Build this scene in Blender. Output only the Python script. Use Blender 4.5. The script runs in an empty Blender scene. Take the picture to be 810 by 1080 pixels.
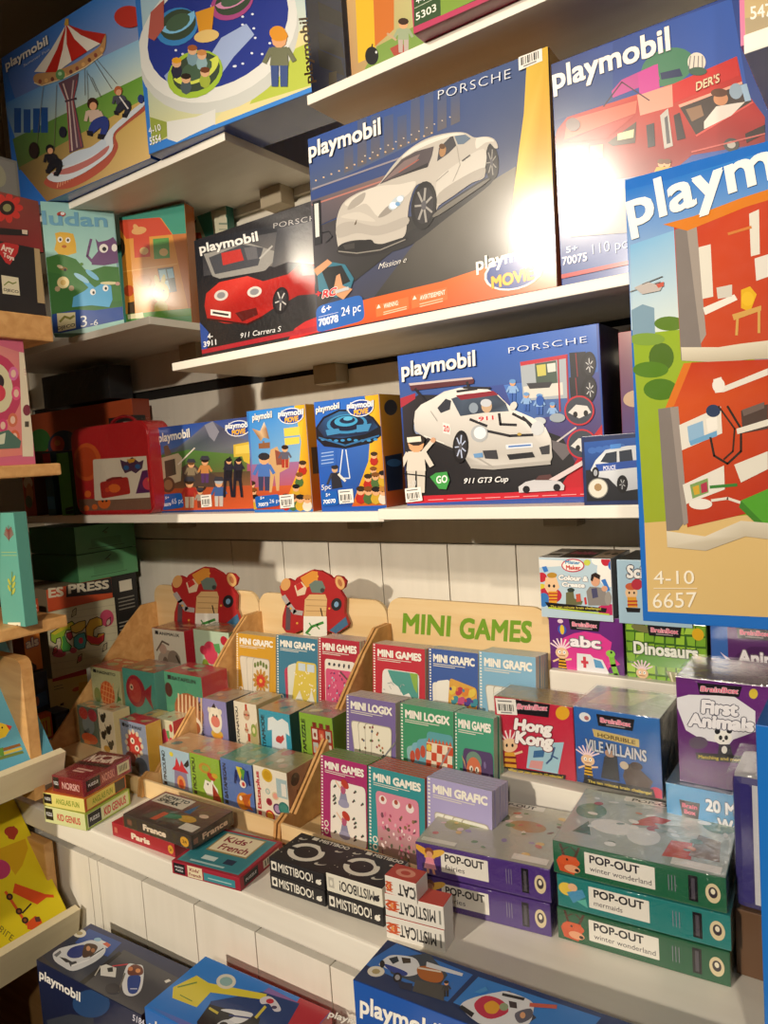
import bpy, bmesh, math, random
from mathutils import Vector, Matrix
random.seed(7)
SC = bpy.context.scene
COL = SC.collection
H = 1.5                      # eye height of the photographer
# ---------------------------------------------------------------- camera
FPX = 769.4
YAW, PIT, ROL = 0.617629, 0.0765871, -0.0681705
cy_, sy_, cp_, sp_ = math.cos(YAW), math.sin(YAW), math.cos(PIT), math.sin(PIT)
fw = Vector((-sy_*cp_, cy_*cp_, -sp_)); rt0 = Vector((cy_, sy_, 0)); up0 = rt0.cross(fw)
rt = rt0*math.cos(ROL)+up0*math.sin(ROL); up = -rt0*math.sin(ROL)+up0*math.cos(ROL)
EYE = Vector((0, 0, H))
cam = bpy.data.cameras.new('camera'); cam_o = bpy.data.objects.new('camera', cam); COL.objects.link(cam_o)
cam.sensor_fit = 'HORIZONTAL'; cam.sensor_width = 27.0; cam.lens = FPX/810*27.0
cam.clip_start = 0.02
cam_o.matrix_world = Matrix(((rt.x, up.x, -fw.x, 0), (rt.y, up.y, -fw.y, 0), (rt.z, up.z, -fw.z, H), (0, 0, 0, 1)))
SC.camera = cam_o

def ray(x, y): return rt*((x-405)/FPX) + up*((540-y)/FPX) + fw
def onY(p, Y): d = ray(*p); return EYE + d*(Y/d.y)
def onZ(p, Z): d = ray(*p); return EYE + d*(Z/d.z)          # Z is measured from eye level
def onX(p, X): d = ray(*p); return EYE + d*(X/d.x)
def onPlane(p, q, n): d = ray(*p); return EYE + d*((q-EYE).dot(n)/d.dot(n))

def lin(c):
    if isinstance(c, str):
        c = c.lstrip('#')
        if len(c) == 3: c = ''.join(k*2 for k in c)
        c = [int(c[i:i+2], 16)/255 for i in (0, 2, 4)]
    return tuple(v/12.92 if v <= .04045 else ((v+.055)/1.055)**2.4 for v in c[:3])+(1.,)

# ---------------------------------------------------------------- materials
def newmat(name):
    m = bpy.data.materials.new(name); m.use_nodes = True; nt = m.node_tree
    return m, nt, nt.nodes['Principled BSDF']
def card(name, rough, bump=0, bscale=60, coat=0, spec=.5):
    m, nt, b = newmat(name)
    a = nt.nodes.new('ShaderNodeAttribute'); a.attribute_name = 'Col'
    nt.links.new(a.outputs['Color'], b.inputs['Base Color'])
    tc = nt.nodes.new('ShaderNodeTexCoord')
    n = nt.nodes.new('ShaderNodeTexNoise'); n.inputs['Scale'].default_value = bscale; n.inputs['Detail'].default_value = 3
    nt.links.new(tc.outputs['Object'], n.inputs['Vector'])
    mr = nt.nodes.new('ShaderNodeMapRange'); mr.inputs['To Min'].default_value = rough*.8; mr.inputs['To Max'].default_value = rough*1.25
    nt.links.new(n.outputs['Fac'], mr.inputs['Value']); nt.links.new(mr.outputs['Result'], b.inputs['Roughness'])
    b.inputs['Specular IOR Level'].default_value = spec
    if coat: b.inputs['Coat Weight'].default_value = coat; b.inputs['Coat Roughness'].default_value = .18
    if bump:
        bp = nt.nodes.new('ShaderNodeBump'); bp.inputs['Strength'].default_value = bump; bp.inputs['Distance'].default_value = .004
        nt.links.new(n.outputs['Fac'], bp.inputs['Height']); nt.links.new(bp.outputs['Normal'], b.inputs['Normal'])
    return m
M_GLOSS = card('glossy_printed_card', .45, .06, 22, coat=1.0, spec=.2)
M_FOIL = card('crinkled_foil_print', .30, .45, 90, coat=1.0)
M_CARD = card('printed_card', .5, .05, 40, coat=.25)
M_PAPER = card('matte_printed_paper', .75, .03, 60, spec=.3)
def wrapmat():
    m, nt, b = newmat('clear_shrink_wrap')
    nt.nodes.remove(b); out = nt.nodes['Material Output']
    t = nt.nodes.new('ShaderNodeBsdfTransparent'); g = nt.nodes.new('ShaderNodeBsdfGlossy'); g.inputs['Roughness'].default_value = .12
    f = nt.nodes.new('ShaderNodeFresnel'); f.inputs['IOR'].default_value = 1.5
    mx = nt.nodes.new('ShaderNodeMixShader')
    tc = nt.nodes.new('ShaderNodeTexCoord')
    n = nt.nodes.new('ShaderNodeTexNoise'); n.inputs['Scale'].default_value = 38; n.inputs['Detail'].default_value = 4; n.inputs['Distortion'].default_value = 1.2
    bp = nt.nodes.new('ShaderNodeBump'); bp.inputs['Strength'].default_value = .55; bp.inputs['Distance'].default_value = .006
    L = nt.links.new
    L(tc.outputs['Object'], n.inputs['Vector']); L(n.outputs['Fac'], bp.inputs['Height'])
    L(bp.outputs['Normal'], g.inputs['Normal']); L(bp.outputs['Normal'], f.inputs['Normal'])
    g2 = nt.nodes.new('ShaderNodeNewGeometry'); m1 = nt.nodes.new('ShaderNodeMath'); m1.operation = 'SUBTRACT'; m1.inputs[0].default_value = 1; m2 = nt.nodes.new('ShaderNodeMath'); m2.operation = 'MULTIPLY'
    L(g2.outputs['Backfacing'], m1.inputs[1]); L(m1.outputs[0], m2.inputs[0]); L(f.outputs['Fac'], m2.inputs[1]); L(m2.outputs[0], mx.inputs['Fac']); L(t.outputs[0], mx.inputs[1]); L(g.outputs[0], mx.inputs[2]); L(mx.outputs[0], out.inputs['Surface'])
    return m
M_WRAP = wrapmat()
def wood(name, c1, c2, scale=3, stretch=(1, 12, 12), rough=.5, bump=.15):
    m, nt, b = newmat(name); L = nt.links.new
    tc = nt.nodes.new('ShaderNodeTexCoord'); mp = nt.nodes.new('ShaderNodeMapping'); mp.inputs['Scale'].default_value = stretch
    n = nt.nodes.new('ShaderNodeTexNoise'); n.inputs['Scale'].default_value = scale; n.inputs['Detail'].default_value = 6; n.inputs['Distortion'].default_value = .6
    cr = nt.nodes.new('ShaderNodeValToRGB'); cr.color_ramp.elements[0].color = lin(c1); cr.color_ramp.elements[1].color = lin(c2)
    cr.color_ramp.elements[0].position = .3; cr.color_ramp.elements[1].position = .7
    bp = nt.nodes.new('ShaderNodeBump'); bp.inputs['Strength'].default_value = bump; bp.inputs['Distance'].default_value = .002
    L(tc.outputs['Object'], mp.inputs['Vector']); L(mp.outputs['Vector'], n.inputs['Vector']); L(n.outputs['Fac'], cr.inputs['Fac'])
    L(cr.outputs['Color'], b.inputs['Base Color']); L(n.outputs['Fac'], bp.inputs['Height']); L(bp.outputs['Normal'], b.inputs['Normal'])
    b.inputs['Roughness'].default_value = rough
    return m
M_WHITE = wood('white_painted_wood', 'e8e2d4', 'efeadd', 2.5, (1.5, 10, 10), .45, .08)
M_PLANKX = wood('whitewashed_plank', 'e2dccd', 'ebe5d7', 3, (9, 9, 1.2), .6, .08)
M_BEECH = wood('beech_wood', 'c08c50', 'd9a96c', 3, (1.5, 14, 14), .45, .08)
M_PLY = wood('pale_plywood', 'dcb981', 'e9cd9c', 2.5, (1.2, 9, 12), .5, .06)
M_CREAM = wood('cream_painted_tray', 'd9cba6', 'e6dab8', 3, (8, 1.5, 8), .5, .05)
M_SHELFWALL = wood('painted_back_panel', 'd6ccb6', 'e2d9c5', 2, (2, 2, 2), .6, .05)
def plain(name, c, rough=.6):
    m, nt, b = newmat(name); L = nt.links.new
    n = nt.nodes.new('ShaderNodeTexNoise'); n.inputs['Scale'].default_value = 14
    cr = nt.nodes.new('ShaderNodeValToRGB'); k = lin(c)
    cr.color_ramp.elements[0].color = tuple(v*.88 for v in k[:3])+(1,); cr.color_ramp.elements[1].color = k
    L(n.outputs['Fac'], cr.inputs['Fac']); L(cr.outputs['Color'], b.inputs['Base Color']); b.inputs['Roughness'].default_value = rough
    return m
M_FLOOR = plain('grey_floor', '6d655c', .5)
M_CEIL = plain('ceiling_paint', 'cfc4ae', .8)
M_WALL = plain('wall_paint', 'b9ab92', .8)
M_BLACK = plain('black_gap', '1a1714', .8)

# ---------------------------------------------------------------- objects
def link(name, me, parent=None, mat=None):
    o = bpy.data.objects.new(name, me); COL.objects.link(o)
    if parent: o.parent = parent
    if mat and not me.materials: me.materials.append(mat)
    return o
def tag(o, label=None, cat=None, group=None, kind=None):
    if label: o['label'] = label
    if cat: o['category'] = cat
    if group: o['group'] = group
    if kind: o['kind'] = kind
    return o
def bm_box(bm, a, b, bev=0):
    lo = [min(a[i], b[i]) for i in range(3)]; hi = [max(a[i], b[i]) for i in range(3)]
    vs = [bm.verts.new((hi[0] if i & 1 else lo[0], hi[1] if i & 2 else lo[1], hi[2] if i & 4 else lo[2])) for i in range(8)]
    fs = [bm.faces.new([vs[k] for k in q]) for q in ((0, 2, 3, 1), (4, 5, 7, 6), (0, 1, 5, 4), (2, 6, 7, 3), (0, 4, 6, 2), (1, 3, 7, 5))]
    if bev:
        es = list({e for f in fs for e in f.edges})
        bmesh.ops.bevel(bm, geom=es, offset=bev, segments=2, affect='EDGES', profile=.6)
def solid(name, boxes, mat, parent=None, bev=.002, base=None):
    """one mesh object made of axis-aligned boxes given in world (x, y, z above floor)"""
    bm = bmesh.new()
    org = Vector(base) if base else Vector(boxes[0][0])
    for a, b in boxes: bm_box(bm, Vector(a)-org, Vector(b)-org, bev)
    me = bpy.data.meshes.new(name); bm.to_mesh(me); bm.free()
    o = link(name, me, None, mat); o.location = org
    if parent: o.parent = parent; o.matrix_parent_inverse = parent.matrix_world.inverted()
    return o
def empty(name, loc, label, cat, group=None):
    o = bpy.data.objects.new(name, None); COL.objects.link(o); o.location = loc; o.empty_display_size = .05
    bpy.context.view_layer.update(); return tag(o, label, cat, group)
def prism(name, pts, t, mat, frame, parent=None, bev=0):
    """extrude polygon pts (metric u,v) by thickness t along -n; frame = (origin, ex, ey, n) in world"""
    O, ex, ey, n = frame; bm = bmesh.new()
    A = [bm.verts.new(ex*u+ey*v) for u, v in pts]; B = [bm.verts.new(ex*u+ey*v-n*t) for u, v in pts]
    bm.faces.new(A); bm.faces.new(B[::-1])
    for i in range(len(A)): j = (i+1) % len(A); bm.faces.new((A[j], A[i], B[i], B[j]))
    bmesh.ops.recalc_face_normals(bm, faces=bm.faces)
    me = bpy.data.meshes.new(name); bm.to_mesh(me); bm.free()
    o = link(name, me, None, mat); o.location = O
    if parent: o.parent = parent; o.matrix_parent_inverse = parent.matrix_world.inverted()
    return o

# ---------------------------------------------------------------- text
_T = {}
def text_mesh(s, bold, sp=1.0):
    k = (s, round(bold, 3), sp)
    if k not in _T:
        c = bpy.data.curves.new('t', 'FONT'); c.body = s; c.resolution_u = 3; c.offset = bold; c.space_character = sp
        c.dimensions = '2D'; c.fill_mode = 'FRONT'
        o = bpy.data.objects.new('t', c); me = bpy.data.meshes.new_from_object(o)
        vs = [(v.co.x, v.co.y) for v in me.vertices]; fs = [tuple(p.vertices) for p in me.polygons]
        x0 = min(v[0] for v in vs); x1 = max(v[0] for v in vs)
        bpy.data.objects.remove(o); bpy.data.curves.remove(c); bpy.data.meshes.remove(me)
        _T[k] = ([(v[0]-x0, v[1]) for v in vs], fs, x1-x0)
    return _T[k]
CAPH = .71

# ---------------------------------------------------------------- boxes with printed faces
class Box:
    """a cardboard box: local x along its front, y into it, z up; origin at front bottom left"""
    def __init__(s, name, label, cat, P, U, V, w, h, d, front, side=None, top=None, group=None, mat=None, bev=.0012, parent=None):
        s.w, s.h, s.d = w, h, d; s.mat = mat or M_GLOSS
        U = U.normalized(); N = U.cross(V).normalized(); V = N.cross(U).normalized()
        s.P, s.U, s.V, s.N = P.copy(), U, V, N
        side = side or front; top = top or side
        bm = bmesh.new(); bm_box(bm, (0, 0, 0), (w, d, h), bev)
        me = bpy.data.meshes.new(name); 
        for f in bm.faces: f.normal_update()
        cols = []
        for f in bm.faces:
            n = f.normal
            cols.append(lin(front) if n.y < -.75 else lin(top) if n.z > .75 else lin(side))
        bm.to_mesh(me); bm.free()
        ca = me.color_attributes.new('Col', 'FLOAT_COLOR', 'CORNER')
        for p, c in zip(me.polygons, cols):
            for li in p.loop_indices: ca.data[li].color = c
        me.materials.append(s.mat)
        o = link(name, me); s.o = o
        o.matrix_world = Matrix(((U.x, -N.x, V.x, P.x), (U.y, -N.y, V.y, P.y), (U.z, -N.z, V.z, P.z), (0, 0, 0, 1)))
        s.MW = o.matrix_world.copy(); s.MI = s.MW.inverted()
        tag(o, label, cat, group)
        if parent: pass
    FR = dict(F=((0, 0, 0), (1, 0, 0), (0, 0, 1), (0, -1, 0)), T=((0, 0, 1), (1, 0, 0), (0, 1, 0), (0, 0, 1)),
              R=((1, 0, 0), (0, 1, 0), (0, 0, 1), (1, 0, 0)), L=((0, 1, 0), (0, -1, 0), (0, 0, 1), (-1, 0, 0)),
              B=((0, 0, 0), (1, 0, 0), (0, 1, 0), (0, 0, -1)))
    def art(s, face='F', zoom=None, mat=None): return Art(s, face, zoom, mat)
    def wrap(s, grow=.0022):
        bm = bmesh.new(); g = grow
        bm_box(bm, (-g, -g, .0002), (s.w+g, s.d+g, s.h+g), .003)
        me = bpy.data.meshes.new('shrink_wrap'); bm.to_mesh(me); bm.free()
        o = link('shrink_wrap', me, s.o, M_WRAP); o['label'] = 'clear plastic film'; return o
    def children_copy(s): return list(s.o.children)

class Art:
    """flat print on one face of a box. Points are read in photo/crop coordinates and carried onto the face, or as 0..1 of the face"""
    def __init__(s, b, face, zoom, mat):
        s.b = b; o, ex, ey, n = [Vector(v) for v in Box.FR[face]]
        dims = Vector((b.w, b.d, b.h)); s.O = Vector(o[i]*dims[i] for i in range(3)); s.ex, s.ey, s.n = ex, ey, n
        s.W = abs(ex.dot(dims)); s.Hh = abs(ey.dot(dims)); s.zoom = zoom; s.mat = mat or b.mat; s.layer = 0
        s.wO = b.MW @ s.O; s.wn = (b.MW.to_3x3() @ n); s.v = []; s.f = []; s.c = []; s.name = None; s.label = None; s.rim = .0008
    def uv(s, p):
        if s.zoom is None: return Vector((p[0]*s.W, p[1]*s.Hh))
        x0, y0, k = s.zoom
        q = s.b.MI @ onPlane((x0+p[0]/k, y0+p[1]/k), s.wO, s.wn) - s.O
        return Vector((q.dot(s.ex), q.dot(s.ey)))
    def part(s, name, label=None):
        s.done(); s.name = name; s.label = label; return s
    def _emit(s, uvs, faces, cols):
        s.layer += 1; e = .00012+.00002*s.layer; k = len(s.v)
        for p in uvs: s.v.append(s.O+s.ex*p[0]+s.ey*p[1]+s.n*e)
        for f, c in zip(faces, cols): s.f.append([k+i for i in f]); s.c.append(c)
    def _clip(s, P, C):
        r = s.rim
        for ax, lim, sg in ((0, r, 1), (0, s.W-r, -1), (1, r, 1), (1, s.Hh-r, -1)):
            oP, oC = [], []
            for i in range(len(P)):
                a, b = P[i-1], P[i]; ca, cb = C[i-1], C[i]; da = (a[ax]-lim)*sg; db = (b[ax]-lim)*sg
                if (da >= 0) != (db >= 0):
                    t = da/(da-db); oP.append(a+(b-a)*t); oC.append(tuple(x+(y-x)*t for x, y in zip(ca, cb)))
                if db >= 0: oP.append(b); oC.append(cb)
            P, C = oP, oC
            if not P: break
        return P, C
    def poly(s, pts, col, clip=True):
        P = [s.uv(p) for p in pts]
        C = [lin(k) for k in col] if isinstance(col, (list, tuple)) and not isinstance(col[0], float) else [lin(col)]*len(P)
        if clip: P, C = s._clip(P, C)
        if len(P) < 3: return s
        s._emit(P, [range(len(P))], [C]); return s
    def spoly(s, pts, col, n=4):
        """polygon with a smoothed outline"""
        out = []; m = len(pts)
        for i in range(m):
            p0, p1, p2, p3 = pts[i-1], pts[i], pts[(i+1) % m], pts[(i+2) % m]
            for k in range(n):
                t = k/n; out.append(tuple(.5*(2*p1[j]+(p2[j]-p0[j])*t+(2*p0[j]-5*p1[j]+4*p2[j]-p3[j])*t*t+(3*p1[j]-p0[j]-3*p2[j]+p3[j])*t**3) for j in (0, 1)))
        return s.poly(out, col)
    def grad(s, quad, cols, n=6, clip=True):
        """quad TL,TR,BR,BL with four colours, as a small grid"""
        s.layer += 1; e = .00012+.00002*s.layer
        q = [s.uv(p) for p in quad]; c = [Vector(lin(k)) for k in cols]
        def bl(v, a, b): return (v[0]*(1-a)+v[1]*a)*(1-b)+(v[3]*(1-a)+v[2]*a)*b
        for i in range(n):
            for j in range(n):
                ab = [(i/n, j/n), ((i+1)/n, j/n), ((i+1)/n, (j+1)/n), (i/n, (j+1)/n)]
                P, C = s._clip([bl(q, *t) for t in ab], [tuple(bl(c, *t)) for t in ab]) if clip else ([bl(q, *t) for t in ab], [tuple(bl(c, *t)) for t in ab])
                if len(P) < 3: continue
                k = len(s.v)
                for p in P: s.v.append(s.O+s.ex*p[0]+s.ey*p[1]+s.n*e)
                s.f.append(list(range(k, k+len(P)))); s.c.append(C)
        return s
    def fill(s, cols, n=6):
        z = s.zoom; s.zoom = None; s.grad(((0, 1), (1, 1), (1, 0), (0, 0)), cols if isinstance(cols, (list, tuple)) else [cols]*4, n if isinstance(cols, (list, tuple)) else 1); s.zoom = z; return s
    def ell(s, cx, cy, rx, ry, col, rot=0, n=20, a0=0, a1=360):
        r = math.radians(rot); pts = []
        full = a1-a0 >= 360
        for i in range(n if full else n+1):
            t = math.radians(a0+(a1-a0)*i/n); x, y = rx*math.cos(t), ry*math.sin(t)
            pts.append((cx+x*math.cos(r)-y*math.sin(r), cy+x*math.sin(r)+y*math.cos(r)))
        return s.poly(pts, col)
    def line(s, pts, w, col, closed=False):
        """stroke; w in the same units as the points"""
        n = len(pts); segs = [(pts[i], pts[(i+1) % n]) for i in range(n if closed else n-1)]
        s.layer += 1; sv = s.layer
        for a, b in segs:
            dx, dy = b[0]-a[0], b[1]-a[1]; l = math.hypot(dx, dy) or 1; nx, ny = -dy/l*w/2, dx/l*w/2; ox, oy = dx/l*w*.25, dy/l*w*.25
            s.layer = sv; s.poly([(a[0]+nx-ox, a[1]+ny-oy), (b[0]+nx+ox, b[1]+ny+oy), (b[0]-nx+ox, b[1]-ny+oy), (a[0]-nx-ox, a[1]-ny-oy)], col)
        s.layer = sv+1; return s
    def rect(s, x0, y0, x1, y1, col): return s.poly([(x0, y0), (x1, y0), (x1, y1), (x0, y1)], col)
    def rrect(s, pts, r, col):
        """rounded quad"""
        out = []; n = len(pts)
        for i in range(n):
            p, a, b = Vector(pts[i]), Vector(pts[i-1]), Vector(pts[(i+1) % n])
            pa = p+(a-p).normalized()*r; pb = p+(b-p).normalized()*r
            for t in (0, .33, .67, 1): out.append(tuple(pa*(1-t)**2+p*2*t*(1-t)+pb*t*t))
        return s.poly(out, col)
    def text(s, t, BL, BR, TL, col, bold=.02, outline=None, ow=.05, sp=1.0):
        """baseline from BL to BR, cap height up to TL"""
        if s.name == 'title_lettering' and s.f: l = s.label; s.done(); s.name = 'title_lettering'; s.label = l
        b, r, u = s.uv(BL), s.uv(BR), s.uv(TL)
        vs, fs, w = text_mesh(t, min(bold, 0), sp); bold = max(bold, 0)
        ex = (r-b)/(w+2*bold); ey = (u-b)/CAPH
        for rad, cc in (((bold+ow, outline),) if outline else ())+((bold, col),):
            n = 0 if rad < .004 else (8 if rad > .05 else 4)
            offs = [(0, 0)]+[(rad*math.cos(math.pi/4+2*math.pi*k/n), rad*math.sin(math.pi/4+2*math.pi*k/n)) for k in range(n)]
            for ox, oy in offs:
                s._emit([b+ex*(x+bold+ox)+ey*(y+oy) for x, y in vs], fs, [[lin(cc)]*len(f) for f in fs])
                s.layer -= .75
            s.layer = math.ceil(s.layer)
        return s
    def done(s):
        if s.f:
            me = bpy.data.meshes.new(s.name or 'cover_print'); me.from_pydata([tuple(v) for v in s.v], [], s.f)
            ca = me.color_attributes.new('Col', 'FLOAT_COLOR', 'CORNER')
            for p, c in zip(me.polygons, s.c):
                for li, k in zip(p.loop_indices, c): ca.data[li].color = tuple(k)
            # turn every face outward
            want = s.n; fl = [p.index for p in me.polygons if p.normal.dot(want) < 0]
            if fl:
                bm = bmesh.new(); bm.from_mesh(me); bm.faces.ensure_lookup_table()
                bmesh.ops.reverse_faces(bm, faces=[bm.faces[i] for i in fl]); bm.to_mesh(me); bm.free()
            o = link(s.name or 'cover_print', me, s.b.o, s.mat)
            if s.label: o['label'] = s.label
        s.v, s.f, s.c = [], [], []
        return s

DBG = []
Z3 = Vector((0, 0, 1))
def boxY(name, label, cat, BL, BR, TL, z, Y, d, front, Yr=None, lean=0, w=None, h=None, **k):
    """upright box; front bottom corners at depth Y (left) and Yr (right), standing on height z"""
    P0 = onY(BL, Y); P1 = onY(BR, Yr if Yr else Y) if BR else P0+Vector((w, (Yr or Y)-Y, 0))
    P0.z = P1.z = H+z; U = (P1-P0); w = w or U.length; U.normalize()
    B = Z3.cross(U)                         # points into the shelf
    V = (Z3*math.cos(math.radians(lean))+B*math.sin(math.radians(lean)))
    if h is None:
        q = onPlane(TL, P0, U.cross(V)); h = (q-P0).dot(V)
    DBG.append((name, label[:30], 'w%.3f h%.3f d%.3f' % (w, h, d), tuple(round(c, 3) for c in P0)))
    return Box(name, label, cat, P0, U, V, w, h, d, front, **k)
def boxT(name, label, cat, TL, TR, Y, h, d, front, Yr=None, lean=0, zb=None, **k):
    """upright box given by its two top front corners"""
    A = onY(TL, Y); B = onY(TR, Yr or Y); z = (A.z+B.z)/2; A.z = B.z = z; U = B-A; w = U.length; U.normalize()
    if zb is not None: h = (z-H-zb)/math.cos(math.radians(lean))
    In = Z3.cross(U); V = Z3*math.cos(math.radians(lean))+In*math.sin(math.radians(lean)); P0 = A-V*h
    DBG.append((name, label[:30], 'w%.3f h%.3f d%.3f' % (w, h, d), tuple(round(c, 3) for c in P0)))
    return Box(name, label, cat, P0, U, V, w, h, d, front, **k)
def boxZ(name, label, cat, BL, BR, z, TL, back, front, h=None, d=None, w=None, **k):
    """lying box; bottom front corners read on the plane z, back = the top back left corner"""
    P0 = onZ(BL, z); P1 = onZ(BR, z); U = P1-P0; w = w or U.length; U.normalize(); In = Z3.cross(U)
    if h is None: h = (onPlane(TL, P0, In)-P0).z
    if d is None: d = (onZ(back, z+h)-P0).dot(In)
    DBG.append((name, label[:30], 'w%.3f h%.3f d%.3f' % (w, h, d), tuple(round(c, 3) for c in P0)))
    return Box(name, label, cat, P0, U, Z3, w, h, d, front, **k)
def boxX(name, label, cat, BL, BR, TL, X, z, d, front, w=None, h=None, Xr=None, lean=0, **k):
    """upright box facing the +X side"""
    P0 = onX(BL, X); P1 = onX(BR, Xr or X); 
    if z is not None: P0.z = P1.z = H+z
    else: P1.z = P0.z
    U = P1-P0; w = w or U.length; U.normalize(); In = Z3.cross(U)
    V = (Z3*math.cos(math.radians(lean))+In*math.sin(math.radians(lean)))
    if h is None: q = onPlane(TL, P0, U.cross(V)); h = (q-P0).dot(V)
    DBG.append((name, label[:30], 'w%.3f h%.3f d%.3f' % (w, h, d), tuple(round(c, 3) for c in P0)))
    return Box(name, label, cat, P0, U, V, w, h, d, front, **k)

def boxTop(name, label, cat, FL, FR, back, zt, h, front, w=None, **k):
    """box read from its lid: front left, front right and back left corners on the plane zt"""
    A = onZ(FL, zt); B = onZ(FR, zt); U = B-A; w = w or U.length; U.normalize(); In = Z3.cross(U); d = (onZ(back, zt)-A).dot(In)
    DBG.append((name, label[:30], 'w%.3f h%.3f d%.3f' % (w, h, d), tuple(round(c, 3) for c in A)))
    return Box(name, label, cat, A-Z3*h, U, Z3, w, h, d, front, **k)
# ================================================================ the setting
def S3(a, b): return ((a[0], a[1], a[2]+H), (b[0], b[1], b[2]+H))
WB = 1.42
XL, XR, YF = -2.50, 2.2, -4.2
tag(solid('floor', [((XL-.1, YF-.1, -.1), (XR+.1, WB+.2, 0))], M_FLOOR, bev=0), 'grey shop floor below the toy shelves', 'floor', kind='structure')
tag(solid('ceiling', [((XL-.1, YF-.1, 2.85), (XR+.1, WB+.2, 2.95))], M_CEIL, bev=0), 'shop ceiling above the shelves', 'ceiling', kind='structure')
tag(solid('wall_left', [((XL-.1, YF, 0), (XL, WB, 2.85))], M_WALL, bev=0), 'side wall in the dark corner', 'wall', kind='structure')
tag(solid('wall_right', [((XR, YF, 0), (XR+.1, WB, 2.85))], M_WALL, bev=0), 'side wall far on the right', 'wall', kind='structure')
tag(solid('wall_front', [((XL, YF-.1, 0), (XR, YF, 2.85))], M_WALL, bev=0), 'wall behind the photographer', 'wall', kind='structure')
bx = [((XL-.1, WB+.012, 0), (XR, WB+.15, 2.85))]
# whitewashed planks behind the counter, painted panels above, black slots between them
sx = [XL]+[onY((x, 600), WB).x for x in (246, 300, 348, 403, 473, 545)]+[-.46, -.3, -.14, .02, .2, .4, .7, 1.0, 1.4, XR]
for a, b in zip(sx, sx[1:]):
    bx.append(((a+.0015, WB, .75), (b-.0015, WB+.012, H-.209)))
bx.append(((XL, WB, H-.205), (XR, WB+.012, H+.215)))
bx.append(((XL, WB, H+.245), (XR, WB+.012, H+.64)))
bx.append(((XL, WB, H+.655), (XR, WB+.012, 2.85)))
tag(solid('wall_back', bx, M_PLANKX, bev=0), 'white plank wall behind the shelves', 'wall', kind='structure')
tag(solid('trim_1', [((XL, WB+.008, H+.213), (XR, WB+.0125, H+.247))], M_BLACK, bev=0), 'black slot strip in the back wall', 'trim', kind='structure')

def shelf(x0, x1, y0, zb, th, label, br=()):
    r = solid('wall_shelf', [S3((x0, y0, zb), (x1, WB, zb+th))], M_WHITE, bev=.0015)
    tag(r, label, 'shelf', 'white wall shelves')
    bpy.context.view_layer.update()
    for x in br:
        b = solid('shelf_bracket', [S3((x-.035, WB-.05, zb-.045), (x+.035, WB, zb))], M_WALL, r, .003)
    return r
Z_MAIN, Z_MIDL, Z_MIDR, Z_TOP, Z_SW, Z_LU = .2455, -.104, -.098, .689, .692, .363
shelf(-1.365, .55, 1.12, .2275, .018, 'white shelf under the silver car box and red truck box', (-1.12, -.3))
shelf(-2.3, -.797, 1.12, -.124, .020, 'white shelf under the red suitcase and flying-saucer box', (-1.72, -1.05))
shelf(-.795, .55, 1.10, -.118, .020, 'white shelf under the white racing car box', (-.55,))
shelf(-.909, .55, 1.12, .671, .018, 'white topmost shelf under the dark green numbered box', (-.6,))
shelf(-2.3, -1.135, 1.12, .674, .018, 'white shelf under the chairoplane box, top left', (-1.25,))
shelf(-2.3, -1.43, 1.12, .345, .018, 'white shelf under the animal puzzle boxes on the left', (-1.6,))
ZPK = onY((781, 49), .96).z-H
pk = tag(solid('wall_shelf', [S3((-.135, .935, ZPK-.021), (.5, 1.12, ZPK-.0005))], M_WHITE, bev=.0015), 'white shelf end at the upper right edge, holding the pink box', 'shelf', 'white wall shelves')
bpy.context.view_layer.update(); solid('shelf_bracket', [S3((.25, .97, ZPK-.05), (.28, WB, ZPK-.021))], M_WALL, pk, .003)

# ---------------------------------------------------------------- counter
ct = empty('counter', (-.4, .76, 0), 'long whitewashed counter with planked front under the game displays', 'counter')
solid('worktop', [S3((-2.45, .747, -.718), (.7, WB-.002, -.67))], M_WHITE, ct, .004)
pf = []
px = [onY((x, 960), .775).x for x in (105, 153, 207, 271)]
px = [-2.4, -2.0, -1.75, -1.52, -1.33]+[onY(p, .775).x for p in ((105, 935), (152, 960), (207, 985), (271, 1010), (350, 1050))]+[-.5, -.35, -.2, -.05, .1, .3, .5, .7]
for a, b in zip(px, px[1:]): pf.append(((a+.001, .775, .06), (b-.001, .79, H-.757)))
solid('front_panel', pf, M_PLANKX, ct, .001)
solid('carcass', [((-2.4, .795, .02), (.69, 1.40, H-.722))], M_BLACK, ct, 0)
# white risers on the counter
tag(solid('display_riser', [S3((-.56, 1.06, -.67), (.35, 1.195, -.545))], M_WHITE, bev=.002), 'low white riser block under the red city box', 'riser')
tag(solid('display_riser', [S3((-.515, 1.2, -.67), (.35, 1.40, -.4))], M_WHITE, bev=.002), 'tall white riser under the alphabet and dinosaur boxes', 'riser')

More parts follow.
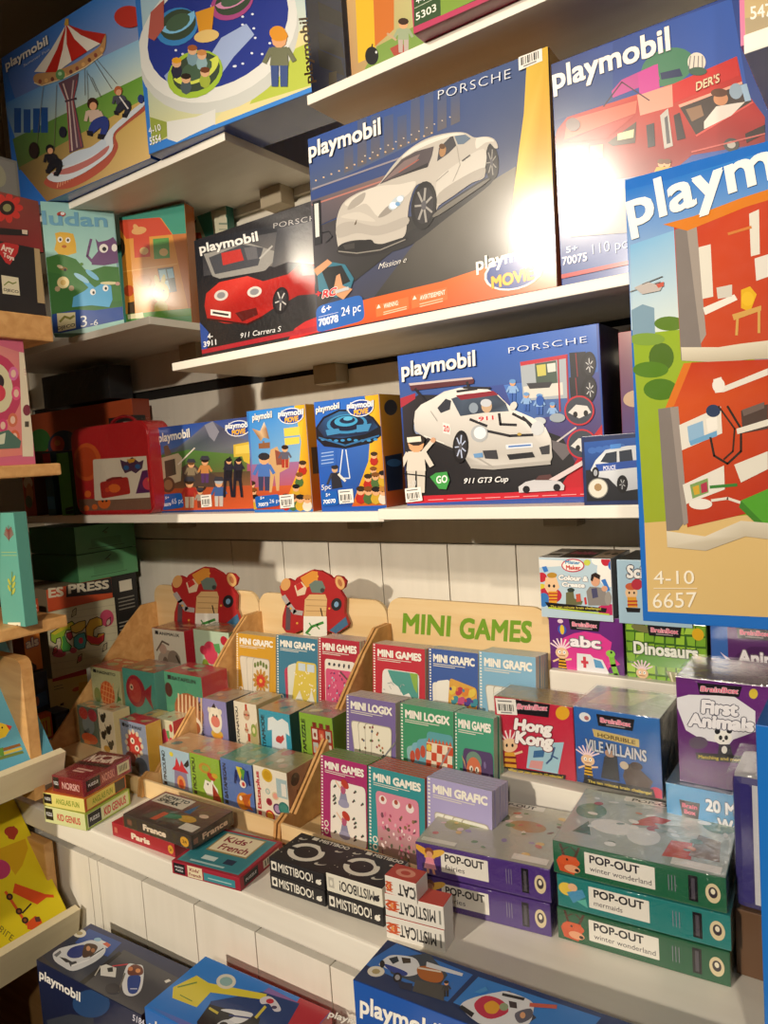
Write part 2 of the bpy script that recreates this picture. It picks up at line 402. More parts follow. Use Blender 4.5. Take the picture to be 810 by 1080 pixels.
# ---------------------------------------------------------------- stepped wooden displays
def display(x0, x1, label, steps, zt=-.312, right=True, xs=None):
    r = empty('counter_display', ((x0+x1)/2, 1.25, H-.67), label, 'display', 'stepped wooden counter displays')
    t = .006; YB = 1.262; xs = xs or (x1-t-.001,)*3
    # back board with rounded shoulders
    pts = []; zt_ = zt+H; c = .035
    for k in range(7):
        a = math.pi/2*k/6; pts.append((x0+c-c*math.cos(a), zt_-c+c*math.sin(a)))
    for k in range(7):
        a = math.pi/2*k/6; pts.append((x1-c+c*math.sin(a), zt_-c+c*math.cos(a)))
    pts += [(x1, H-.669), (x0, H-.669)]
    O = Vector((0, YB, 0)); bb = prism('back_board', pts, .008, M_PLY, (O, Vector((1, 0, 0)), Z3, Vector((0, -1, 0))), r)
    prof = [(YB, -.36), (1.215, -.36), (1.165, -.40), (.925, -.635), (.905, -.625), (.885, -.635), (.878, -.669), (YB, -.669)]
    for x in (x0+.001, x1-t-.001)[:2 if right else 1]:
        prism('side_panel', [(y, z+H) for y, z in prof], t, M_BEECH, (Vector((x+t, 0, 0)), Vector((0, 1, 0)), Z3, Vector((1, 0, 0))), r)
    for (y, y2), z, xr in zip(((1.135, 1.253), (1.02, 1.134), (.9, 1.019)), steps, xs):
        solid('step', [S3((x0+t+.002, y, z-.005), (xr, y2, z))], M_PLY, r, .001)
        if z > -.655: solid('step_riser', [S3((x0+t+.002, y, -.668), (xr, y+.005, z-.005))], M_PLY, r, .001)
    solid('front_lip', [S3((x0+t+.002, .884, -.669), (xs[2], .890, -.632))], M_PLY, r, .001)
    return r, bb, YB
XA, XB_, XC, XD = -1.70, -1.292, -.905, -.565
SA, SB, SCC = (-.535, -.598, -.662), (-.545, -.612, -.662), (-.536, -.603, -.662)
dA = display(XA, XB_-.002, 'stepped wooden display in the corner full of animal puzzle boxes', SA)
dB = display(XB_, XC-.002, 'stepped wooden display with small card game boxes on its lower steps', SB)
dC = display(XC, XD+.03, 'stepped wooden display with the green lettered sign board', SCC, -.303, False, (XD, XD, -.505))
# ================================================================ print helpers
def logo(a, BL, BR, TL, col='f4f1ea', sh='1c2c55'):
    """rounded white toy-maker lettering"""
    return a.text('playmobil', BL, BR, TL, col, .035, sh, .012)
def badge(a, pts, r=6, col='1d5fb4'): return a.rrect(pts, r, col)
def figure(a, x, y, s, hair, top, legs, skin='e0a578', hat=None):
    """printed toy figure, feet at (x,y), s = height in crop units"""
    a.poly([(x-.13*s, y), (x-.02*s, y), (x-.01*s, y-.38*s), (x-.15*s, y-.38*s)], legs)
    a.poly([(x+.02*s, y), (x+.14*s, y), (x+.15*s, y-.38*s), (x+.01*s, y-.38*s)], legs)
    a.poly([(x-.16*s, y-.36*s), (x+.16*s, y-.36*s), (x+.13*s, y-.68*s), (x-.13*s, y-.68*s)], top)
    a.line([(x-.14*s, y-.64*s), (x-.25*s, y-.42*s)], .08*s, top); a.line([(x+.14*s, y-.64*s), (x+.25*s, y-.45*s)], .08*s, top)
    a.ell(x, y-.8*s, .13*s, .14*s, skin, n=10); a.ell(x, y-.87*s, .15*s, .1*s, hair, n=10)
    if hat: a.poly([(x-.2*s, y-.88*s), (x+.2*s, y-.88*s), (x+.12*s, y-1.03*s), (x-.12*s, y-1.03*s)], hat)
def wheel(a, cx, cy, rx, ry, rot=0, rim='b8b6b2', tire='17161a', n=5, hub='55545a'):
    a.ell(cx, cy, rx, ry, tire, rot); a.ell(cx, cy, rx*.74, ry*.76, '2e2c30', rot); 
    for k in range(n):
        t = 2*math.pi*k/n+.4; a.line([(cx, cy), (cx+rx*.68*math.cos(t), cy+ry*.7*math.sin(t))], max(1.2, rx*.16), rim)
    r = a.ell(cx, cy, rx*.2, ry*.2, hub, rot); return r
def sticker(a, quad, t=None):
    a.part('price_sticker', 'white price sticker with bar code'); a.poly(quad, 'efece4')
    (x0, y0), (x1, y1), (x2, y2), (x3, y3) = quad
    def P(u, v): return ((x0*(1-u)+x1*u)*(1-v)+(x3*(1-u)+x2*u)*v, (y0*(1-u)+y1*u)*(1-v)+(y3*(1-u)+y2*u)*v)
    u = .1
    for k in range(9):
        w = .035+.03*(k % 3 == 0); a.poly([P(u, .35), P(u+w, .35), P(u+w, .78), P(u, .78)], '2a2a2a'); u += .09
    a.poly([P(.1, .12), P(.8, .12), P(.8, .2), P(.1, .2)], '777'); a.poly([P(.2, .84), P(.75, .84), P(.75, .92), P(.2, .92)], '888')
def movie_logo(a, cx, cy, rx, ry, rot, tx):
    a.ell(cx, cy, rx, ry, 'e8e6e0', rot); a.ell(cx, cy, rx*.92, ry*.9, '1d3f8f', rot)
    a.text('playmobil', *tx[0], 'f4f1ea', .035); a.text('MOVIE', *tx[1], 'f3b712', .05, '7a3a08', .02)

# ================================================================ silver sports car box
b = boxY('toy_box', 'large navy toy box picturing a silver sports car, with white glare at its lower right', 'toy box', (335, 351), (588, 297), (321, 148), Z_MAIN, 1.125, .12, '26365e', side='c9902a', lean=2, Yr=1.139)
a = b.art('F', (300, 120, 2.7)).part('cover_print')
a.grad([(57, 75), (745, -200), (777, 478), (95, 621)], ['2c4c92', '39507f', '4b453f', '33323a'])
a.grad([(57, 75), (400, -62), (420, 60), (60, 230)], ['2a4d99', '2f4f90', '4d5c7e', '4c5874'])
for k in range(9):   # night city behind the road
    x = 170+k*38; y = 118-k*17; h = 40+18*((k*7) % 4); a.grad([(x, y-h), (x+26, y-h-9), (x+26, y+40), (x, y+52)], ['44557e', '44557e', '5d5a62', '5d5a62'], 1)
for k in range(16): a.ell(90+k*22, 190-k*9, 3, 2.5, 'd8b58a', n=6)
for k in range(12): a.ell(230+k*22, 120-k*10, 2.5, 2, 'cfc0b0', n=6)
a.grad([(70, 250), (420, 130), (420, 170), (75, 330)], ['5a5560', '8d6f66', '6a5f62', '4a4650'])
a.line([(80, 215), (420, 95)], 5, '8e8894'); a.line([(80, 260), (300, 185)], 4, 'b5756a')
a.grad([(75, 330), (150, 300), (440, 290), (95, 560)], ['45424a', '3a383c', '2a2928', '2c2b2b'])
a.grad([(430, 290), (660, 150), (650, 430), (250, 530)], ['5a5650', '7b766a', '555048', '2d2c2b'])
a.part('car_picture'); a.zoom = (340, 130, 4.05)
a.spoly([(62, 545), (150, 500), (360, 470), (520, 350), (700, 235), (720, 260), (540, 400), (380, 520), (240, 560), (120, 570)], '262527')
wheel(a, 724, 168, 30, 78, -3, '908d88', '232224', 7)
a.spoly([(70, 530), (61, 470), (62, 420), (76, 368), (102, 330), (150, 300), (196, 282), (242, 262), (288, 200), (330, 150), (380, 106), (440, 70), (500, 50), (560, 40), (612, 42), (652, 62), (704, 58), (738, 72), (752, 104), (738, 108), (716, 88), (700, 130), (694, 190), (692, 234), (640, 256), (560, 312), (500, 352), (490, 372), (482, 300), (448, 258), (402, 268), (374, 340), (364, 420), (352, 482), (300, 508), (240, 516), (190, 500), (130, 502), (84, 516)], 'bab4ab')
a.spoly([(96, 345), (150, 306), (240, 270), (330, 262), (400, 250), (372, 300), (280, 370), (240, 400), (190, 345), (140, 360)], 'd0cac0'); a.spoly([(130, 330), (185, 296), (170, 340), (110, 372)], 'a39d95'); a.spoly([(240, 400), (285, 352), (300, 375), (262, 400)], '938d86')
a.spoly([(66, 440), (130, 420), (240, 440), (360, 400), (358, 440), (240, 480), (150, 470), (70, 490)], 'aba59d'); a.spoly([(80, 400), (160, 380), (230, 420), (140, 412)], 'c6c0b6')
a.spoly([(490, 250), (560, 185), (690, 110), (694, 200), (640, 250), (510, 335)], 'c8c3ba'); a.spoly([(500, 300), (600, 232), (692, 190), (690, 232), (640, 254), (505, 346)], 'a8a299')
a.spoly([(340, 150), (384, 108), (470, 66), (560, 44), (610, 48), (560, 56), (490, 78), (420, 108)], 'ddd8cf'); a.spoly([(660, 66), (704, 62), (736, 78), (700, 84), (660, 110)], 'd4cfc6')
a.poly([(246, 262), (296, 206), (340, 156), (400, 122), (478, 100), (470, 140), (452, 188), (380, 212), (300, 240)], '4f474c'); a.poly([(262, 250), (310, 200), (352, 162), (420, 132), (400, 170), (330, 212)], '7d6a6a'); a.poly([(250, 262), (330, 226), (452, 170), (452, 188), (380, 212), (300, 240)], '2b282c'); a.line([(330, 210), (414, 156)], 4, 'a8584a')
a.poly([(492, 164), (500, 108), (548, 60), (560, 56), (574, 96), (540, 130)], '3d3c42'); a.poly([(580, 92), (566, 56), (612, 50), (636, 66), (606, 90)], '5f7288'); a.ell(516, 120, 14, 26, 'a87c50', 12, 12); a.ell(514, 100, 14, 12, '5a3c22', 12, 10)
a.line([(600, 162), (632, 138)], 6, '4a4848'); a.line([(488, 250), (540, 205)], 2.5, '8f8a83'); a.line([(576, 98), (590, 180), (560, 250)], 2, '9a948c')
a.spoly([(284, 358), (310, 322), (340, 308), (352, 318), (336, 346), (304, 372)], 'b8c4cc'); a.ell(306, 352, 17, 15, 'e4edf4'); a.ell(334, 324, 13, 12, 'f4f8fc'); a.ell(324, 346, 10, 9, '6f9cc8')
a.poly([(138, 436), (150, 410), (146, 432)], '5a4a34'); a.spoly([(80, 520), (150, 506), (210, 498), (240, 520), (352, 488), (356, 500), (240, 546), (120, 554), (72, 548)], '1f1e20'); a.line([(72, 548), (150, 556), (250, 542), (356, 498)], 5, '8a857e'); a.poly([(90, 522), (140, 512), (140, 536), (100, 540)], '3a3838')
wheel(a, 436, 352, 54, 104, 7, '9a9793', '1d1c1e', 7); a.spoly([(494, 376), (690, 250), (700, 258), (500, 394)], '6a665f'); a.zoom = (300, 120, 2.7)
a.poly([(82, 252), (104, 246), (108, 370), (88, 376)], '22242a'); a.poly([(87, 258), (99, 255), (102, 350), (91, 353)], 'd9d9d4'); a.line([(108, 340), (128, 335), (138, 350), (120, 368)], 2, '20222a')
a.poly([(95, 450), (120, 420), (175, 430), (200, 470), (190, 500), (150, 525), (100, 505)], '2d6f86')
a.poly([(105, 440), (165, 432), (190, 478), (130, 505)], '131518'); a.poly([(85, 445), (125, 415), (138, 425), (110, 450), (95, 462)], 'c9926a'); a.poly([(150, 462), (160, 456), (168, 490), (196, 500), (170, 530), (140, 512)], 'c9926a')
a.part('bottom_band', 'orange band with warning panels and a blue badge')
a.poly([(95, 624), (180, 545), (250, 525), (450, 478), (640, 415), (790, 330), (790, 490)], ['c8471a', 'd4581e', 'd65c1e', 'dd6722', 'e07a22', 'e59a28', 'd8621f'])
badge(a, [(92, 550), (224, 514), (232, 588), (92, 626)], 20)
a.text('6+', (108, 568), (136, 560), (107, 550), 'fff', .02); a.text('70078', (100, 606), (156, 592), (99, 586), 'fff', .04); a.text('24 pc', (165, 577), (220, 562), (164, 552), 'fff', .0)
a.line([(100, 580), (155, 566)], 1.2, 'dde6f4')
a.poly([(262, 545), (355, 522), (357, 556), (264, 580)], 'e07034'); a.poly([(363, 520), (465, 494), (467, 530), (365, 556)], 'e07034')
for x, y, w, t in ((285, 555, 42, 'WARNING:'), (388, 532, 72, 'AVERTISSEMENT')): a.text(t, (x, y), (x+w, y-w*.24), (x, y-13), 'f6e6d6', .03)
for x, y in ((285, 566), (285, 572), (388, 543), (388, 550)): a.line([(x, y), (x+65, y-16)], 2.5, 'f0c8a8')
for x, y in ((271, 556), (373, 531)): a.poly([(x-6, y), (x, y-13), (x+6, y-3)], 'f6e6d6')
a.part('yellow_stripe', 'yellow stripe on the right edge')
a.poly([(694, -185), (760, -215), (790, 420), (690, 440), (640, 410), (652, 250), (668, 120), (684, 0)], ['d8b53a', 'd1a92c', 'c8962a', 'd98a26', 'e8c860', 'e2c258', 'd9b640', 'd6b03a'])
a.part('film_emblem', 'oval navy emblem with white and yellow lettering')
movie_logo(a, 655, 452, 86, 50, -14, (((548, 448), (748, 398), (546, 412)), ((592, 498), (714, 470), (590, 466))))
a.part('title_lettering', 'white maker lettering')
logo(a, (72, 128), (278, 58), (70, 84)); a.text('PORSCHE', (440, -38), (646, -100), (440, -64), 'dfe3ea', -.012, sp=1.15)
a.text('Mission e', (270, 444), (348, 424), (276, 426), 'efece6', -.01)
a.text('+', (92, 524), (108, 520), (91, 506), 'd3222a', .05); a.text('RC', (110, 526), (150, 516), (114, 504), 'd3222a', .05, 'fff', .03); a.line([(150, 508), (184, 498)], 9, 'b9bcc0')
sticker(a, [(668, -172), (735, -198), (737, -148), (670, -120)]); a.done()
b2 = b.art('R').part('side_print'); b2.fill(['d8a832', 'b98422', 'b9531c', 'd0571f']); b2.done()

# ================================================================ red coupe box (foil)
b = boxY('toy_box', 'black foil toy box picturing a red coupe, left end of the upper shelf', 'toy box', (213, 373), (337, 348), (204, 254), Z_MAIN, 1.15, .1, '2b2a2e', side='222', mat=M_FOIL, lean=1)
a = b.art('F', (200, 230, 5.4)).part('cover_print')     # crop px = 200+x/5.4
a.grad([(20, 130), (735, -10), (740, 640), (70, 775)], ['20222a', '3a3c42', '2b2a2a', '1d1c1e'])
a.grad([(70, 160), (700, 40), (700, 240), (80, 330)], ['2c2e34', '6a6a6e', '8a8580', '44444a'])
a.poly([(80, 205), (130, 330), (170, 345), (430, 300), (520, 200), (330, 140)], '9a9894'); a.poly([(110, 225), (145, 320), (390, 270), (420, 170), (300, 150)], '4d4f56')
a.poly([(180, 200), (290, 175), (310, 240), (190, 270)], 'c23c38'); a.poly([(310, 170), (380, 160), (390, 230), (330, 240)], '6b6b70'); a.line([(400, 230), (470, 160)], 10, 'b8b6b2')
a.grad([(500, 60), (735, 10), (735, 260), (470, 280)], ['45474e', '77787c', 'a5a29c', '5a5a5e'])
a.part('car_picture')
a.poly([(85, 500), (95, 430), (170, 365), (330, 330), (470, 285), (560, 250), (700, 262), (745, 300), (745, 430), (620, 440), (470, 520), (350, 600), (200, 600), (100, 570)], ['b02420', 'c82c26', 'd83830', 'dd463c', 'd8362e', 'c4281f', 'b8241e', 'a81f1c', '9a1c1a', 'a01d1a', 'b02420', 'a41e1c', 'b52622', 'a81f1c'])
a.poly([(330, 330), (470, 285), (560, 250), (640, 255), (560, 320), (420, 360)], '2d2c30'); a.poly([(640, 262), (720, 275), (745, 320), (640, 330)], '3a3a3f')
a.ell(180, 440, 40, 30, 'd9d4cc', -15); a.ell(370, 420, 42, 30, 'd9d4cc', -15); a.ell(180, 440, 24, 18, '8f9094', -15); a.ell(370, 420, 26, 18, '8f9094', -15)
a.poly([(120, 520), (235, 535), (235, 570), (120, 552)], 'ece8de'); a.line([(135, 538), (220, 552)], 12, '333'); a.poly([(260, 540), (380, 510), (390, 550), (300, 590)], '5a1816'); a.line([(100, 575), (330, 605), (420, 560)], 10, '3a1211')
wheel(a, 520, 470, 46, 78, 8, 'c0beba'); wheel(a, 735, 400, 22, 60, 0, 'c0beba')
a.poly([(560, 700), (600, 630), (660, 590), (735, 560), (735, 650)], 'c22a2c')
a.poly([(28, 560), (75, 610), (110, 650), (100, 770), (62, 775)], '2c4fa0')
a.poly([(62, 752), (740, 612), (742, 640), (66, 776)], 'a92530')
a.part('title_lettering', 'white maker lettering')
logo(a, (60, 200), (395, 128), (52, 150)); a.text('PORSCHE', (480, 60), (760, 5), (480, 30), 'c9c7c4', -.01, sp=1.1)
a.text('4-', (105, 690), (135, 683), (103, 660), 'f1f1f1', .02); a.text('3911', (82, 735), (155, 720), (80, 705), 'f1f1f1', .03); a.text('911 Carrera S', (290, 685), (520, 645), (294, 655), 'eee', .0); a.done()

# ================================================================ red food truck box
b = boxY('toy_box', 'blue toy box picturing a red food truck, right end of the upper shelf', 'toy box', (592, 293), None, (578, 69), Z_MAIN, 1.135, .12, '1f3f8a', w=.40, lean=0)
a = b.art('F', (550, 0, 3.1154)).part('cover_print')
a.grad([(88, 215), (690, -5), (830, 800), (125, 915)], ['1f2f66', '2a57b0', '244a9c', '23498f'])
a.grad([(88, 215), (300, 140), (300, 330), (100, 400)], ['20326c', '2a4a96', '34507f', '3b4a74'])
a.ell(480, 220, 90, 60, '3e7a5a', -20); a.grad([(110, 600), (420, 540), (420, 800), (120, 880)], ['4a5578', '5a5f78', '2a4f98', '23488f'])
a.part('truck_picture')
a.poly([(118, 425), (150, 385), (380, 310), (500, 275), (708, 185), (730, 290), (800, 385), (800, 470), (560, 510), (500, 560), (250, 600), (140, 610), (120, 520), (105, 470)], ['9a2420', 'ac2a24', 'c8402e', 'c83a2c', 'c01a18', 'b01614', 'a81414', '8a1010', '921412', '921816', '701c1a', '6e1e1c', '82201c', '8a221e'])
a.poly([(380, 312), (495, 278), (498, 350), (390, 380)], 'd89a84'); a.poly([(150, 395), (380, 330), (375, 372), (140, 460)], 'c86a52')
a.poly([(296, 300), (330, 262), (440, 212), (455, 260), (300, 322)], 'b6408a'); a.poly([(382, 240), (448, 210), (454, 290), (388, 312)], 'c23c92'); a.line([(270, 350), (330, 270), (420, 330)], 4, '3a2030')
a.poly([(456, 240), (520, 225), (530, 250), (460, 262)], '1d2a55')
a.poly([(496, 278), (706, 186), (716, 248), (498, 340)], 'c4221e')
a.poly([(516, 345), (725, 268), (758, 335), (575, 445)], '3b302c'); a.poly([(516, 345), (725, 268), (727, 276), (520, 354)], 'e0a28c'); a.line([(575, 446), (760, 336)], 6, 'd4524a')
a.poly([(600, 400), (640, 350), (700, 340), (735, 335), (690, 380), (600, 425)], 'ddd6cc'); a.ell(655, 325, 24, 22, 'c98a60'); a.ell(650, 305, 28, 14, '5b3520'); a.ell(705, 300, 22, 26, '8fa6b8'); a.poly([(720, 280), (740, 275), (755, 330), (735, 335)], '97b6d0'); a.poly([(540, 360), (590, 345), (600, 380), (560, 400)], '8a6a50')
a.poly([(282, 470), (378, 400), (374, 470), (300, 480)], '4a3a30'); a.poly([(316, 440), (370, 425), (368, 452), (316, 462)], 'e2d2a0')
a.poly([(140, 470), (280, 455), (365, 385), (372, 376), (230, 430)], 'b8433a'); a.poly([(182, 478), (222, 472), (222, 560), (186, 566)], '3a4038'); a.poly([(226, 480), (268, 475), (268, 520), (226, 526)], 'c8a45a')
a.poly([(410, 412), (436, 404), (440, 480), (416, 486)], '2b2c33'); a.poly([(500, 380), (520, 370), (540, 455), (512, 462)], '2c1c22'); a.poly([(456, 380), (482, 356), (498, 480), (470, 490)], 'b8b4ac'); a.poly([(470, 388), (480, 380), (490, 470), (478, 474)], '55565a')
a.ell(690, 476, 26, 22, '3a3838'); a.ell(690, 476, 14, 12, 'b7b2a8'); a.poly([(735, 440), (800, 410), (800, 440), (740, 470)], '2a1414'); a.line([(560, 500), (800, 440)], 5, 'c8605a')
a.ell(576, 205, 30, 32, 'd9d2c4'); 
for k in range(4): a.line([(556+k*13, 185), (550+k*15, 230)], 3, '6a6a70')
a.ell(580, 235, 30, 14, '3a5a48'); a.ell(170, 410, 24, 22, '7a6a68')
a.poly([(250, 640), (420, 600), (420, 760), (160, 780)], '6a6a70')
for x in (460, 480): figure(a, x, 610, 90, '6a4020', 'c8a030', '6a3a2a')
a.part('title_lettering', 'white maker lettering')
logo(a, (104, 296), (492, 162), (98, 226)); a.text("DER'S", (574, 300), (652, 270), (574, 272), 'e6c8a0', .03, '7a1010', .03)
a.text('5+', (148, 832), (186, 824), (147, 812), 'eef', .02); a.text('70075', (136, 872), (218, 856), (134, 846), 'eef', .03); a.text('110 pc', (236, 836), (348, 815), (234, 802), 'dde6f4', -.015)
a.part('bottom_band', 'thin red band along the bottom edge'); a.poly([(125, 904), (560, 812), (560, 826), (126, 918)], 'b3202a'); a.done()

# ================================================================ top shelf
b = boxZ('toy_box', 'bright blue toy box picturing a fairground spinner ride, hanging over the top left shelf', 'toy box', (157, 163), (329, 97), Z_SW, (139, -60), None, '2d6fb8', side='1f47a0', top='1a3f94', h=.36, d=.13)
a = b.art('F', (0, 0, 3)).part('cover_print')
a.fill(['2f6fc0', '2f6fc0', '3a86d8', '2f7ad0'])
a.grad([(440, -60), (1000, -220), (985, 275), (480, 455)], ['9cc4e0', 'a8cfe8', 'e6dfae', 'c8c890'])
a.poly([(680, 380), (985, 60), (985, 275), (680, 395)], 'dfd39a'); a.poly([(860, 190), (985, 130), (985, 270), (790, 330)], 'b4c24a'); a.poly([(474, 370), (540, 390), (540, 425), (482, 460)], '8f9c40')
a.part('ride_picture')
a.ell(690, 130, 270, 215, 'c9ccc8', -32, 32); a.ell(690, 105, 268, 200, 'dfe0dc', -32, 32); a.ell(690, 90, 240, 172, '23358e', -32, 32)
a.poly([(528, 385), (620, 370), (682, 345), (682, 392), (600, 430), (560, 450), (530, 440)], 'd9dad6')
a.poly([(700, 120), (780, 75), (805, 110), (740, 180), (690, 250), (640, 300), (650, 200)], '9fb2dc'); a.poly([(520, 240), (560, 200), (570, 220), (540, 280)], '93a6d4')
for k in range(26):
    t = k*2.4; a.ell(690+170*math.cos(t)*random.uniform(.5, 1.1), 120+140*math.sin(t)*random.uniform(.5, 1.1), 5, 4, 'dfe6f6', n=5)
for cx, cy, rx, ry, c1, c2 in ((618, 235, 92, 72, '9fc03a', 'd2dc5a'), (560, 85, 70, 58, '3a86c8', '7fc0e8'), (735, 10, 72, 50, 'a84a86', 'd890b8')):
    a.ell(cx, cy, rx, ry, c1, -28); a.ell(cx+4, cy-6, rx*.86, ry*.8, '3a4a3a', -28); a.ell(cx+2, cy-22, rx*.86, ry*.66, c2, -28, 16, 0, 180); a.ell(cx+4, cy-14, rx*.6, ry*.42, '46604a', -28, 12)
for x, y, h_, t_ in ((560, 200, 'e0a020', '2a2a40'), (610, 160, 'a05a30', '7a9aa8'), (640, 175, 'c88a50', '8fb0b8'), (590, 250, '2a2018', '4a5a60'), (650, 230, '6a3a20', 'a0b040')): a.ell(x, y+26, 18, 24, t_, 0, 8); a.ell(x, y, 15, 15, 'e0b088', 0, 10); a.ell(x, y-8, 16, 10, h_, 0, 8)
a.poly([(620, 40), (680, 20), (672, 100), (632, 110)], 'd8962a'); a.ell(655, 115, 40, 20, 'e2c27a', -10)
a.poly([(478, 40), (520, 0), (520, 90), (490, 130), (470, 120)], 'b05a50')
figure(a, 885, 275, 185, 'd9922a', '6f7258', '3a4f86'); a.ell(880, 105, 26, 22, 'd9922a')
a.part('title_lettering', 'white age and item numbers'); a.text('4-10', (474, 425), (512, 412), (470, 405), 'eee', .01); a.text('5554', (476, 460), (512, 448), (474, 436), 'eee', .02)
a.done()
a = b.art('R', (200, 0, 3)).part('side_print'); a.fill('1d4296'); a.text('playmobil', (392, 262), (372, 55), (365, 268), 'a8865a', .03)
for y in (0, 95, 150): a.poly([(405, y+5), (480, y+40), (490, y+90), (410, y+60)], '3a4558')
a.poly([(440, 230), (465, 225), (465, 268), (440, 275)], '8a8068'); a.done()
b = boxZ('toy_box', 'blue toy box picturing a red and white chairoplane ride, top left', 'toy box', (18, 226), (159, 167), Z_SW, (3, 60), None, '2a6ac0', side='1d4a98', d=.12)
a = b.art('F', (0, 0, 3)).part('cover_print')
a.grad([(5, 175), (420, -80), (480, 510), (150, 640)], ['2d6cc8', '3a86dc', 'd8b878', '8a7a50'])
a.grad([(10, 330), (450, 120), (470, 260), (60, 470)], ['3f7cc0', '8fc0e0', 'd8e0c8', '8a9a80'])
a.grad([(40, 440), (460, 235), (470, 310), (60, 540)], ['4a6a3a', '6aa03a', '7aa848', '4a5a30'])
a.grad([(60, 530), (480, 300), (490, 520), (150, 640)], ['6a5a3a', 'd0b060', 'd8b878', '8a6a40'])
for x, h_ in ((45, 60), (75, 80), (105, 65), (130, 50)): a.rect(x, 330+h_*.2, x+22, 420, '1e4a8a')
a.part('ride_picture'); a.zoom = (20, 20, 5.685)
a.spoly([(150, 985), (200, 930), (330, 880), (440, 820), (520, 740), (560, 690), (620, 610), (740, 520), (760, 545), (640, 640), (580, 700), (595, 770), (540, 870), (440, 950), (320, 1010), (220, 1020)], 'a8503f')
for k in range(22): t = k/21; a.line([(230+330*t, 1012-170*t-60*t*t), (236+336*t, 982-190*t-40*t*t)], 5, 'd89a7a')
a.spoly([(170, 950), (240, 900), (340, 850), (440, 800), (500, 720), (560, 650), (640, 580), (745, 500), (748, 525), (640, 620), (570, 690), (560, 790), (460, 880), (340, 950), (230, 980)], 'c8d0d8'); a.spoly([(200, 925), (330, 880), (440, 830), (540, 760), (520, 810), (420, 880), (300, 930)], 'b06a66'); a.spoly([(240, 870), (330, 800), (430, 770), (510, 720), (520, 770), (420, 830), (320, 875)], 'bcc8d6')
a.poly([(238, 385), (362, 325), (352, 400), (332, 480), (390, 770), (305, 805), (286, 490)], '5f4450'); a.line([(268, 390), (300, 490), (322, 790)], 8, 'c8b0a8'); a.line([(330, 370), (318, 480), (352, 770)], 8, 'b09a98'); a.line([(350, 370), (326, 490), (378, 765)], 4, 'a8484a'); a.line([(246, 400), (290, 500), (310, 790)], 4, 'a8484a'); a.line([(282, 496), (345, 478)], 12, '4a3440')
a.spoly([(90, 370), (108, 330), (200, 318), (330, 272), (420, 215), (490, 160), (520, 86), (524, 150), (500, 215), (400, 290), (270, 355), (140, 402)], 'b88a5a'); 
for k in range(11): t = k/10; a.ell(130+370*t, 376-40*t-150*t*t, 11, 14, ['8a4a3a', 'd8a868', '6a3a34'][k % 3], n=8)
a.line([(96, 384), (140, 402), (270, 358), (400, 292), (505, 214)], 6, 'e0cfae')
T = (288, 32)
R_ = [(96, 318), (162, 322), (232, 320), (320, 256), (414, 196), (492, 150), (524, 92)]
for k in range(6): a.poly([T, ((T[0]+R_[k][0])/2+(6 if k < 3 else -14), (T[1]+R_[k][1])/2+8), R_[k], R_[k+1], ((T[0]+R_[k+1][0])/2+(6 if k < 2 else -14), (T[1]+R_[k+1][1])/2+8)], ['e6dfd2', 'b8241c', 'ece4d6', 'c0281e', 'ece6da', 'b42a22'][k])
a.poly([(274, 40), (284, 0), (302, 0), (302, 42)], 'c8a040'); a.ell(252, 335, 28, 32, '5f8f58'); a.ell(250, 330, 12, 12, 'a8d0a0', n=10)
for p in ([(452, 250), (560, 420)], [(470, 245), (590, 390)], [(398, 300), (400, 460)], [(412, 310), (420, 520)], [(420, 330), (470, 440)], [(440, 350), (495, 470)], [(150, 410), (110, 760)], [(230, 400), (215, 790)]): a.line(p, 2.5, '6a6258')
def rider(x, y, s, hair, top, leg):
    a.ell(x, y-.36*s, .13*s, .15*s, hair, n=10); a.ell(x+.02*s, y-.3*s, .09*s, .1*s, 'd8a07a', n=10); a.poly([(x-.12*s, y-.2*s), (x+.16*s, y-.22*s), (x+.2*s, y+.04*s), (x-.06*s, y+.08*s)], top); a.line([(x-.12*s, y-.16*s), (x-.16*s, y+.04*s)], .08*s, top); a.line([(x+.18*s, y-.16*s), (x+.26*s, y+.0*s)], .07*s, top)
    a.spoly([(x+.02*s, y+.04*s), (x+.3*s, y-.06*s), (x+.4*s, y+.14*s), (x+.3*s, y+.42*s), (x+.18*s, y+.4*s), (x+.2*s, y+.22*s), (x, y+.36*s), (x-.1*s, y+.3*s)], leg); a.poly([(x-.14*s, y+.28*s), (x+.02*s, y+.3*s), (x, y+.42*s), (x-.12*s, y+.4*s)], '1c1a22'); a.poly([(x+.14*s, y+.36*s), (x+.32*s, y+.38*s), (x+.26*s, y+.5*s), (x+.12*s, y+.48*s)], '1c1a22')
rider(445, 600, 250, '3a2018', 'c8b0a0', '2a3a80'); rider(600, 500, 190, 'b0603a', '4a4a58', '2a2c3a'); a.line([(610, 470), (660, 540)], 8, 'd8d4d0')
rider(190, 850, 190, '17151a', '201e26', '1a1a22'); a.ell(268, 680, 22, 34, '1f2230'); a.ell(95, 790, 30, 50, '2a1e1c')
a.ell(665, -10, 88, 66, 'b8342a'); a.ell(736, 482, 18, 26, '2a3a78'); a.zoom = (0, 0, 3)
a.part('title_lettering', 'white maker lettering'); logo(a, (22, 222), (156, 140), (18, 196)); a.text('Summer Fun', (78, 214), (160, 162), (78, 205), 'c8d0dc', .0); a.done()
b = Box('toy_box', 'dark blue toy box in the very top left corner behind the chairoplane box', 'toy box', Vector((-2.05, 1.24, H+Z_SW)), Vector((1, 0, 0)), Z3, .40, .5, .1, '1c3a70', side='14264a')
